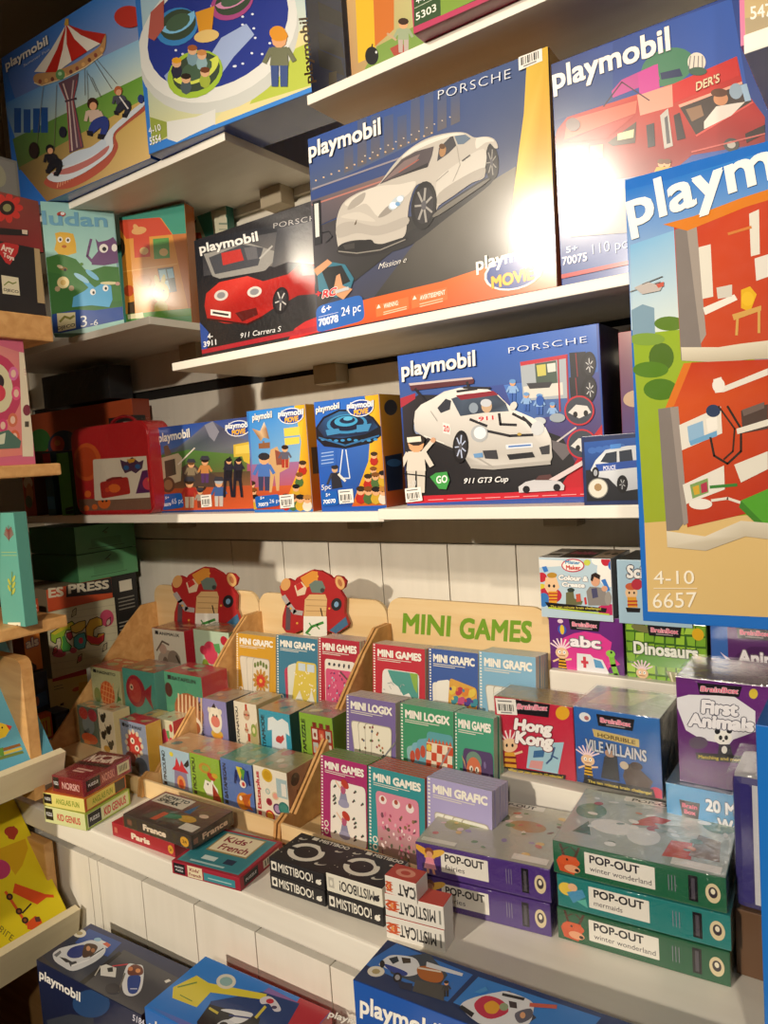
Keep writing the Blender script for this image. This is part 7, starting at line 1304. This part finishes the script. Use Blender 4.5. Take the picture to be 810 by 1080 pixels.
# two green boxes piled under the middle shelf
zg = zt2+.064
for i in range(2):
    P = onX((82, 600), XT+.01); P.z = H+zg+.081*i
    b = Box('puzzle_box', ('lower dark green wooden puzzle box under the middle shelf in the corner', 'upper dark green wooden puzzle box right beneath the middle shelf')[i], 'puzzle box', P, Vector((0, 1, 0)), Z3, .20, .079, .24, '5a9a68', side='3f7a50', top='3f7a50', mat=M_CARD, group='green puzzle boxes in the corner')
    a = b.art('F').part('cover_print'); a.rect(.25, .2, .75, .5, '4f8c5c'); a.line([(.2, .15), (.8, .15)], .02, '284a34'); a.line([(.45, .7), (.55, .85)], .02, '1f3a28'); a.ell(.5, .68, .03, .05, '5a7a4a'); a.done()
# small boxes at the near end of the corner pile
XS = -1.80
bs = [('orange and yellow small box standing on the counter in the corner', (36, 797), (58, 789), .068, 'c85a24', 'd8b838', .06, .0),
      ('small navy box beside the orange one in the corner', (61, 790), (77, 784), .06, '1f2a48', '3a4a70', .06, .0)]
x = XS
for lb, A, B, hh, c, c2, d, yo in bs:
    b = boxX('game_box', lb, 'game box', A, B, A, x, -.669, d, c, mat=M_CARD, h=hh); a = b.art('F').part('cover_print'); a.rect(.1, .1, .9, .86, c2); [a.rect(.2+.12*k, .2, .26+.12*k, .75, c) for k in range(5)]; a.done()
zz = -.669+.0695
b = boxX('game_box', 'dark navy box with a blue picture, above the small orange box', 'game box', (35, 758), (54, 752), (33, 716), XS-.02, zz, .08, '1a2236', side='10141f', mat=M_CARD, h=.105)
a = b.art('F').part('cover_print'); a.poly([(.1, .1), (.9, .15), (.85, .5), (.15, .45)], '2a4a70'); a.ell(.3, .3, .12, .12, 'a85a3a'); a.ell(.6, .7, .2, .12, '26304a'); a.done()
b = boxX('game_box', 'orange box with white and yellow letters above the dark navy box', 'game box', (29, 713), (46, 710), (27, 664), XS-.04, zz+.1065, .06, 'd07a28', side='8a4a1c', mat=M_CARD, h=.125)
a = b.art('F').part('cover_print'); a.ell(.5, .85, .2, .08, 'e0b858'); a.text('als', (.1, .5), (.9, .52), (.1, .68), 'e8e0d0', .05, '5a3a6a', .05); a.poly([(.0, .3), (.6, .1), (.6, .0), (0, .0)], '3a2020'); a.done()
b = boxX('game_box', 'orange box with a single pale letter showing, left of the black banded box', 'game box', (30, 643), (41, 641), (30, 617), XS-.05, zz+.232, .06, 'b84a28', side='7a5a40', mat=M_CARD, h=.058)
a = b.art('F').part('title_lettering', 'pale slab letter'); a.text('E', (.2, .25), (.85, .25), (.2, .72), 'e0d4b8', .05); a.done()
# ================================================================ stand at the right with large boxes
st = empty('display_stand', (.3, .72, 0), 'grey metal stand outside the right edge carrying the tall hospital box', 'stand')
Y6 = .80
A6 = onY((678, 655), Y6); z6 = A6.z-H
solid('stand_shelf', [S3((-.02, Y6-.14, z6-.024), (.5, Y6+.16, z6-.001))], M_WHITE, st)
solid('stand_post', [((.02, .67, 0), (.06, .71, H+z6-.024))], M_WHITE, st); solid('stand_post', [((.44, .67, 0), (.48, .71, H+z6-.024))], M_WHITE, st)
solid('stand_shelf', [S3((-.02, Y6-.14, -.66), (.5, Y6-.01, -.64))], M_WHITE, st)
b = boxY('toy_box', 'tall bright blue toy box picturing a red and grey hospital, in the right foreground', 'toy box', (678, 655), None, (650, 192), z6, Y6, .12, '1668c0', side='1260b4', w=.56, lean=0, mat=M_PAPER)
a = b.art('F', (640, 150, 2.1176)).part('cover_print')
a.grad([(48, 110), (700, -80), (760, 1060), (95, 1045)], ['2a7ac8', '2a7ac8', 'c8a868', 'd0b478'])
a.grad([(34, 110), (700, -60), (700, 420), (55, 420)], ['1f70c4', '2a78c8', '9cc4dc', 'c4d8dc'])
a.grad([(52, 230), (200, 180), (200, 430), (60, 440)], ['7ab0d8', '8ab8d8', 'd8e0d8', 'd0dcd8'], 3)
a.grad([(58, 430), (330, 400), (330, 860), (85, 868)], ['8aa828', '9ab02e', '8aa820', '96a42a'])
a.grad([(84, 850), (760, 800), (760, 1080), (92, 1048)], ['d0b072', 'd8bc80', 'c8a464', 'd4b87c'])
a.poly([(55, 375), (80, 362), (106, 370), (108, 430), (58, 440)], '7a98ac'); 
for x, y, rx, ry, c in ((122, 480, 28, 32, '4a6a20'), (98, 508, 40, 18, '507a1e'), (120, 552, 38, 24, '4a741c'), (140, 405, 34, 16, '5a7a28'), (90, 440, 40, 14, '7a9a3a')): a.ell(x, y, rx, ry, c)
a.part('hospital_picture')
a.poly([(150, 190), (300, 130), (720, 0), (720, 420), (215, 470), (165, 470)], ['b83a20', 'c04020', 'b03018', 'a82c14', 'b83418', 'c04a24'])
a.poly([(152, 195), (178, 190), (210, 440), (212, 470), (166, 486)], '7c7470'); a.poly([(178, 190), (200, 180), (222, 430), (210, 450)], '9a9088'); a.poly([(126, 184), (195, 165), (300, 125), (720, -10), (720, 20), (310, 145), (180, 198)], 'd0781c')
a.poly([(205, 235), (232, 228), (238, 345), (214, 350)], 'd8d4c8'); a.poly([(318, 160), (340, 150), (342, 250), (322, 255)], 'd8d4c8'); a.poly([(215, 370), (285, 340), (292, 352), (220, 386)], 'e2ded4'); a.poly([(245, 325), (280, 318), (280, 345), (248, 350)], 'c8c4ba'); a.poly([(300, 330), (320, 322), (335, 340), (320, 380), (300, 370)], 'd8a81c'); a.ell(315, 350, 14, 16, 'e0b428'); a.poly([(330, 260), (362, 250), (362, 300), (334, 310)], 'd8d4cc'); a.line([(272, 205), (322, 190)], 6, 'c87838')
a.poly([(280, 385), (345, 365), (345, 376), (284, 398)], 'c89a50'); a.line([(292, 395), (290, 430)], 6, 'c89a50'); a.line([(340, 375), (340, 425)], 6, 'c89a50')
a.poly([(166, 458), (250, 458), (300, 450), (720, 400), (720, 470), (320, 485), (258, 492), (168, 488)], ['d8d0bc', 'd4ccb8', 'cac0a8', 'd0c8b4', 'b8ae98', 'b8ae98', 'b4aa94', 'c0b6a0'])
a.poly([(190, 492), (720, 470), (720, 880), (310, 830), (180, 860), (150, 590)], ['b83818', 'a82c14', 'a02a14', 'b03018', 'b03418', 'c8501c']); a.poly([(190, 492), (150, 590), (130, 596), (172, 494)], 'd07020')
a.poly([(115, 596), (142, 592), (172, 850), (160, 866), (134, 868)], '7c7470'); a.poly([(142, 592), (160, 590), (182, 850), (172, 856)], '948a84')
a.poly([(238, 530), (256, 524), (262, 545), (360, 505), (360, 520), (262, 558), (242, 560)], 'dad6cc'); a.ell(250, 543, 14, 16, 'e2ded6')
a.poly([(162, 632), (255, 590), (258, 650), (168, 688)], 'dcd8ce'); a.poly([(180, 635), (215, 622), (218, 655), (184, 668)], '8ab0d0'); a.poly([(222, 618), (246, 610), (248, 640), (226, 648)], 'e8e4dc'); a.poly([(184, 668), (246, 644), (247, 656), (188, 678)], '6aa0c8'); a.ell(238, 600, 16, 14, '2a3a5a')
a.line([(270, 590), (300, 640), (300, 690), (270, 718), (240, 700), (232, 660)], 5, '2a2018'); a.line([(250, 590), (286, 640), (282, 690), (262, 708)], 4, '3a2418')
a.poly([(170, 765), (262, 722), (264, 775), (178, 808)], 'dcd8ce'); a.poly([(186, 765), (226, 750), (228, 782), (192, 796)], '7a9a5a'); a.poly([(192, 770), (206, 765), (208, 785), (196, 788)], 'c8a030'); a.poly([(210, 764), (224, 758), (226, 780), (212, 784)], 'a8304a'); a.ell(210, 808, 26, 12, 'e2ded6'); a.line([(232, 770), (290, 765)], 7, '3a7a34'); a.line([(235, 800), (270, 795), (300, 805)], 6, 'd8d4c8')
a.poly([(300, 600), (360, 585), (360, 640), (304, 650)], '4a3a34'); a.poly([(302, 598), (352, 580), (352, 594), (306, 612)], '6a5a54'); a.poly([(290, 640), (372, 615), (372, 630), (292, 652)], 'd8d4c8'); a.poly([(285, 720), (360, 690), (360, 730), (300, 760)], 'd8d4c8'); a.poly([(300, 800), (370, 770), (720, 700), (720, 860), (350, 850)], '4f9a2a'); a.poly([(300, 800), (350, 850), (345, 862), (296, 815)], '3a7a20')
a.poly([(134, 868), (220, 880), (300, 845), (720, 880), (720, 930), (310, 880), (222, 912), (136, 904)], ['d8d0bc', 'd8d0be', 'd0c8b4', 'c8c0ac', 'b0a690', 'bcb29c', 'b8ae9a', 'c8bea8'])
a.line([(50, 335), (120, 312)], 2, '8a8a8a'); a.poly([(62, 325), (90, 312), (125, 322), (120, 332), (80, 340)], 'b8b0ac'); a.line([(80, 318), (125, 300)], 2, '6a6a6a'); a.poly([(110, 318), (128, 312), (128, 322), (116, 326)], 'c05a4a')
a.part('title_lettering', 'white maker lettering'); a.text('playmobil', (50, 190), (640, -12), (36, 108), 'f4f2ec', .03); a.text('4-10', (106, 986), (196, 986), (105, 956), 'f0ead8', .0); a.text('6657', (104, 1040), (202, 1038), (103, 1006), 'f0ead8', .0); a.part('numbers_rule'); a.line([(106, 996), (202, 996)], 2, 'e8dcc0'); a.done()
b = boxY('toy_box', 'bright blue toy box at the lower right edge under the tall hospital box', 'toy box', (803, 975), None, (794, 697), -.6395, Y6-.05, .1, '1668c0', side='1260b4', w=.4, h=.36)
a = b.art('F').part('cover_print'); a.fill('1a70c8'); a.rect(.03, .2, .97, .97, '8ab8d4'); a.rect(.03, .2, .97, .45, '6a9a38'); a.rect(.05, .4, .97, .8, '7a5a40'); a.rect(.08, .45, .2, .76, '3a2a24'); a.rect(.03, .02, .97, .2, 'c8b484'); a.done()

# ================================================================ toy boxes below the counter
tag(solid('trim_2', [((-1.33, .30, 0), (-.62, .735, H-1.105))], M_WHITE, bev=.003), 'low white plinth below the counter', 'plinth', kind='structure')
tag(solid('trim_3', [((-.615, .30, 0), (.1, .735, H-.905))], M_WHITE, bev=.003), 'raised white plinth below the counter', 'plinth', kind='structure')
b = boxTop('toy_box', 'dark blue toy box with two police vehicles on its lid, at the lower left', 'toy box', (38, 1012), (149, 1071), (92, 972), -.853, .251, '1c2038', side='12141f', top='24304f')
a = b.art('T', (0, 940, 2.025)).part('lid_print'); a.fill(['1a2a60', '16224a', '2a2c34', '3a3a40'], 3); a.poly([(80, 130), (165, 200), (250, 130), (170, 75)], '2a3348'); a.poly([(172, 205), (300, 280), (390, 190), (265, 125)], '42424a'); a.poly([(165, 198), (255, 128), (260, 133), (172, 206)], '10121c'); a.poly([(190, 80), (260, 110), (230, 140), (160, 110)], '1f4a9a')
a.ell(170, 90, 14, 9, 'e0dccc'); a.ell(170, 90, 7, 4, 'a89a70', n=9)
a.part('patrol_car_picture'); a.zoom = (30, 960, 5.0625)
a.spoly([(130, 235), (150, 215), (180, 200), (270, 178), (340, 160), (400, 185), (412, 215), (390, 250), (330, 290), (240, 325), (180, 300), (140, 270)], 'd0d4da'); a.spoly([(205, 235), (232, 200), (300, 185), (300, 215), (280, 250), (230, 256)], '26387e'); a.spoly([(300, 186), (345, 180), (370, 200), (340, 240), (290, 252)], '4a3228'); a.ell(320, 205, 12, 14, 'c8906a', n=8); a.ell(345, 215, 11, 12, 'a8704a', n=8); a.poly([(165, 250), (200, 258), (240, 280), (200, 280)], '2a2c34'); a.poly([(215, 280), (255, 272), (262, 292), (225, 302)], '3a3c44'); a.poly([(135, 240), (170, 215), (176, 228), (150, 252)], '6a6e76'); a.line([(232, 298), (330, 262), (404, 205)], 9, 'e4e6ea'); a.line([(330, 250), (400, 205)], 6, '2a2c34'); a.poly([(355, 165), (375, 152), (440, 185), (420, 205)], 'd8dce0'); a.poly([(395, 180), (420, 172), (440, 188), (425, 200)], 'c85a3c'); a.ell(370, 158, 20, 10, '8ab8d8')
a.part('police_bike_picture'); a.poly([(385, 300), (415, 290), (470, 310), (465, 360), (385, 350)], 'd8d8d4'); a.poly([(420, 310), (450, 305), (452, 330), (425, 332)], '2a2c30'); a.line([(450, 300), (530, 290)], 7, 'b83848'); a.line([(385, 300), (355, 350)], 6, 'b8b4ac'); a.spoly([(512, 330), (535, 288), (575, 292), (610, 300), (615, 360), (600, 430), (560, 460), (515, 450), (500, 400)], 'd8dade'); a.spoly([(530, 320), (560, 292), (605, 305), (608, 345), (540, 350)], '6a3222'); a.ell(545, 315, 14, 12, 'c87848', n=9); a.ell(585, 325, 14, 12, 'd89058', n=9); a.spoly([(530, 365), (560, 350), (600, 360), (580, 440), (535, 440)], '24408c'); a.line([(545, 422), (580, 422)], 5, 'c8d0e0'); a.line([(515, 340), (480, 440)], 8, '6a6660'); a.ell(450, 420, 40, 28, '34323a'); a.poly([(725, 380), (750, 370), (762, 380), (735, 392)], 'dddbd4'); a.done()
a = b.art('F', (0, 940, 2.025)).part('cover_print'); a.fill(['1c2448', '1c2448', '14161f', '181a24'], 2); a.poly([(100, 275), (150, 262), (200, 270), (200, 330), (110, 330)], '3a3e48'); a.ell(195, 240, 40, 30, '2a4a78'); a.part('title_lettering', 'white maker lettering'); logo(a, (84, 184), (172, 236), (84, 165)); a.text('5184', (283, 275), (308, 288), (284, 262), 'dde', .02); a.done()
b = boxTop('toy_box', 'bright blue toy box with a yellow panel on its lid, at the bottom centre', 'toy box', (152, 1062), (290, 1134), (216, 1008), -.80, .304, '1f6ac0', side='b83040', top='2a7ad0')
a = b.art('T', (0, 940, 2.025)).part('lid_print'); a.grad([(310, 240), (440, 138), (800, 320), (640, 440)], ['2a7ad0', '2f80d4', 'b8303a', 'a82a34']); a.grad([(310, 240), (440, 138), (575, 205), (450, 300)], ['2a7cd2', '2f82d8', '2f7ad0', '2a74c8']); a.poly([(600, 290), (640, 228), (720, 240), (860, 300), (760, 380), (600, 340)], 'b02a38')
a.poly([(430, 290), (450, 235), (560, 215), (640, 240), (600, 310)], '1f3a70'); a.poly([(370, 205), (420, 180), (460, 205), (420, 248), (368, 228)], 'd8c83a'); a.poly([(440, 195), (570, 220), (565, 232), (440, 215)], 'd8c83a'); a.ell(483, 193, 21, 16, 'd8d4c4'); a.ell(483, 193, 14, 10, '8ab0b0', n=12); a.line([(380, 205), (420, 195)], 3, '6a8a3a'); a.line([(385, 222), (410, 235)], 2, '6a8a3a')
a.part('vehicle_picture'); a.zoom = (150, 1000, 3.375); a.poly([(195, 262), (240, 200), (340, 228), (420, 250), (400, 330), (200, 330)], '15171e'); a.spoly([(280, 222), (310, 218), (390, 232), (380, 252), (340, 270), (300, 260), (330, 240)], 'd8dade'); a.spoly([(265, 272), (300, 255), (330, 270), (320, 300), (270, 300)], 'c8ccd2'); a.ell(290, 275, 16, 12, '1c1c22'); a.line([(310, 240), (385, 250)], 6, '2a3470'); a.line([(240, 215), (268, 232)], 9, 'c8b840'); a.line([(438, 210), (405, 248)], 10, 'c8b840'); a.spoly([(420, 182), (450, 172), (478, 190), (494, 222), (470, 226), (452, 200), (425, 200)], 'd0ccd4'); a.ell(455, 190, 14, 9, 'b82a3a'); a.ell(470, 212, 10, 6, '4a3a5a'); a.zoom = (0, 940, 2.025)
a.part('title_lettering', 'white maker lettering'); logo(a, (700, 268), (800, 300), (706, 255)); a.done()
a = b.art('F', (0, 940, 2.025)).part('title_lettering', 'white maker lettering'); logo(a, (318, 300), (420, 340), (318, 272)); a.done()
b = boxTop('toy_box', 'large blue toy box with two vehicle pictures on its lid, against the counter edge', 'toy box', (372, 1033), (560, 1106), (418, 994), -.622, .282, '1f4a9c', side='14305f', top='1c3a78', w=.36)
a = b.art('T', (350, 960, 1.761)).part('lid_print'); a.fill(['16305f', '1a3668', '142a54', '16305a'], 2); a.poly([(60, 100), (120, 62), (262, 120), (215, 170)], '2a6ab8'); a.poly([(225, 172), (272, 124), (500, 200), (450, 260)], '2f78c4'); a.poly([(100, 90), (180, 80), (215, 120), (195, 150), (110, 118)], '3a4450'); a.poly([(262, 165), (330, 150), (380, 200), (330, 235)], '3a3a48')
a.ell(82, 114, 16, 10, 'dcd8c8'); a.ell(82, 114, 8, 5, 'a8986a', n=8)
a.part('truck_picture'); a.zoom = (370, 985, 3.375)
a.spoly([(100, 110), (118, 90), (150, 76), (220, 84), (244, 110), (240, 140), (215, 150), (190, 150), (150, 135), (120, 120)], 'd4d8dc'); a.poly([(135, 88), (165, 80), (172, 98), (150, 108)], '22303c'); a.poly([(180, 84), (212, 88), (214, 104), (186, 106)], '3a3028'); a.spoly([(118, 108), (150, 116), (200, 138), (190, 150), (140, 132)], '2a3f8c'); a.ell(112, 108, 9, 14, '17171b'); a.ell(166, 156, 16, 18, '17171b'); a.ell(166, 156, 9, 10, '9a9ca2'); a.spoly([(238, 120), (300, 118), (330, 150), (310, 175), (250, 160)], 'a8602c'); a.line([(240, 122), (320, 136)], 6, 'd8cfc0'); a.poly([(270, 100), (400, 142), (396, 152), (268, 118)], 'd0d4d8'); a.poly([(230, 165), (340, 185), (330, 240), (220, 205)], '4a4a48'); a.poly([(165, 170), (220, 178), (215, 205), (175, 195)], '1f2a44'); figure(a, 340, 225, 60, '24201e', '3a3a3e', '2a2a2c')
a.part('van_picture'); a.spoly([(395, 250), (440, 228), (520, 210), (560, 208), (640, 240), (650, 275), (620, 330), (480, 330), (400, 275)], 'd4d6da'); a.spoly([(440, 250), (480, 222), (540, 240), (560, 280), (500, 305), (455, 285)], 'b82a48'); a.spoly([(475, 255), (505, 240), (530, 260), (515, 285), (485, 282)], 'd89a2c'); a.ell(545, 262, 16, 14, '8a9a78'); a.poly([(562, 240), (590, 246), (592, 268), (566, 264)], '3a3034'); a.poly([(540, 212), (620, 230), (616, 240), (538, 222)], '22242a'); a.spoly([(585, 285), (640, 268), (644, 300), (600, 320)], '5a5a68'); a.ell(612, 292, 10, 12, 'd09a70', n=9); a.poly([(395, 255), (440, 285), (430, 300), (385, 265)], '1a1c22'); a.line([(640, 255), (730, 262)], 14, 'c05a48'); a.poly([(440, 210), (480, 190), (490, 205), (460, 215)], '3f8ac8'); a.done()
a = b.art('F', (350, 960, 1.761)).part('cover_print'); a.fill(['2158b0', '1f52a8', '1a4690', '1a4690'], 2); a.part('title_lettering', 'white maker lettering'); logo(a, (52, 188), (205, 246), (52, 156)); a.done()
# ================================================================ light
def spot(name, loc, at, power, size=.05, ang=60, blend=.4, col=(1, .88, .72)):
    l = bpy.data.lights.new(name, 'SPOT'); l.energy = power; l.shadow_soft_size = size; l.spot_size = math.radians(ang); l.spot_blend = blend; l.color = col
    o = bpy.data.objects.new(name, l); COL.objects.link(o); o.location = Vector(loc)+Vector((0, 0, H))
    o.rotation_euler = (Vector(at)-Vector(loc)).to_track_quat('-Z', 'Y').to_euler(); return o
spot('ceiling_spot', (-1.1, -2.8, 1.0), (-.65, 1.2, -.1), 470, .05, 50, .7)
spot('ceiling_spot', (-1.2, -1.1, 1.15), (-.62, 1.12, .40), 165, .045, 40, .9)
spot('ceiling_spot', (.7, -1.6, 1.2), (-.35, 1.0, -.55), 120, .06, 48, .7)
spot('ceiling_spot', (-2.25, -.3, .93), (-1.25, 1.18, .36), 16, .04, 40, .9)
spot('ceiling_spot', (1.0, -1.3, 1.15), (-1.9, 1.15, -.2), 300, .05, 30, 1)
w = bpy.data.worlds.new('world'); SC.world = w; w.use_nodes = True
w.node_tree.nodes['Background'].inputs[0].default_value = (1, .82, .62, 1); w.node_tree.nodes['Background'].inputs[1].default_value = .085
SC.view_settings.view_transform = 'Standard'; SC.view_settings.look = 'None'; SC.view_settings.exposure = -0.08; SC.view_settings.gamma = 1
SC.view_settings.use_curve_mapping = False
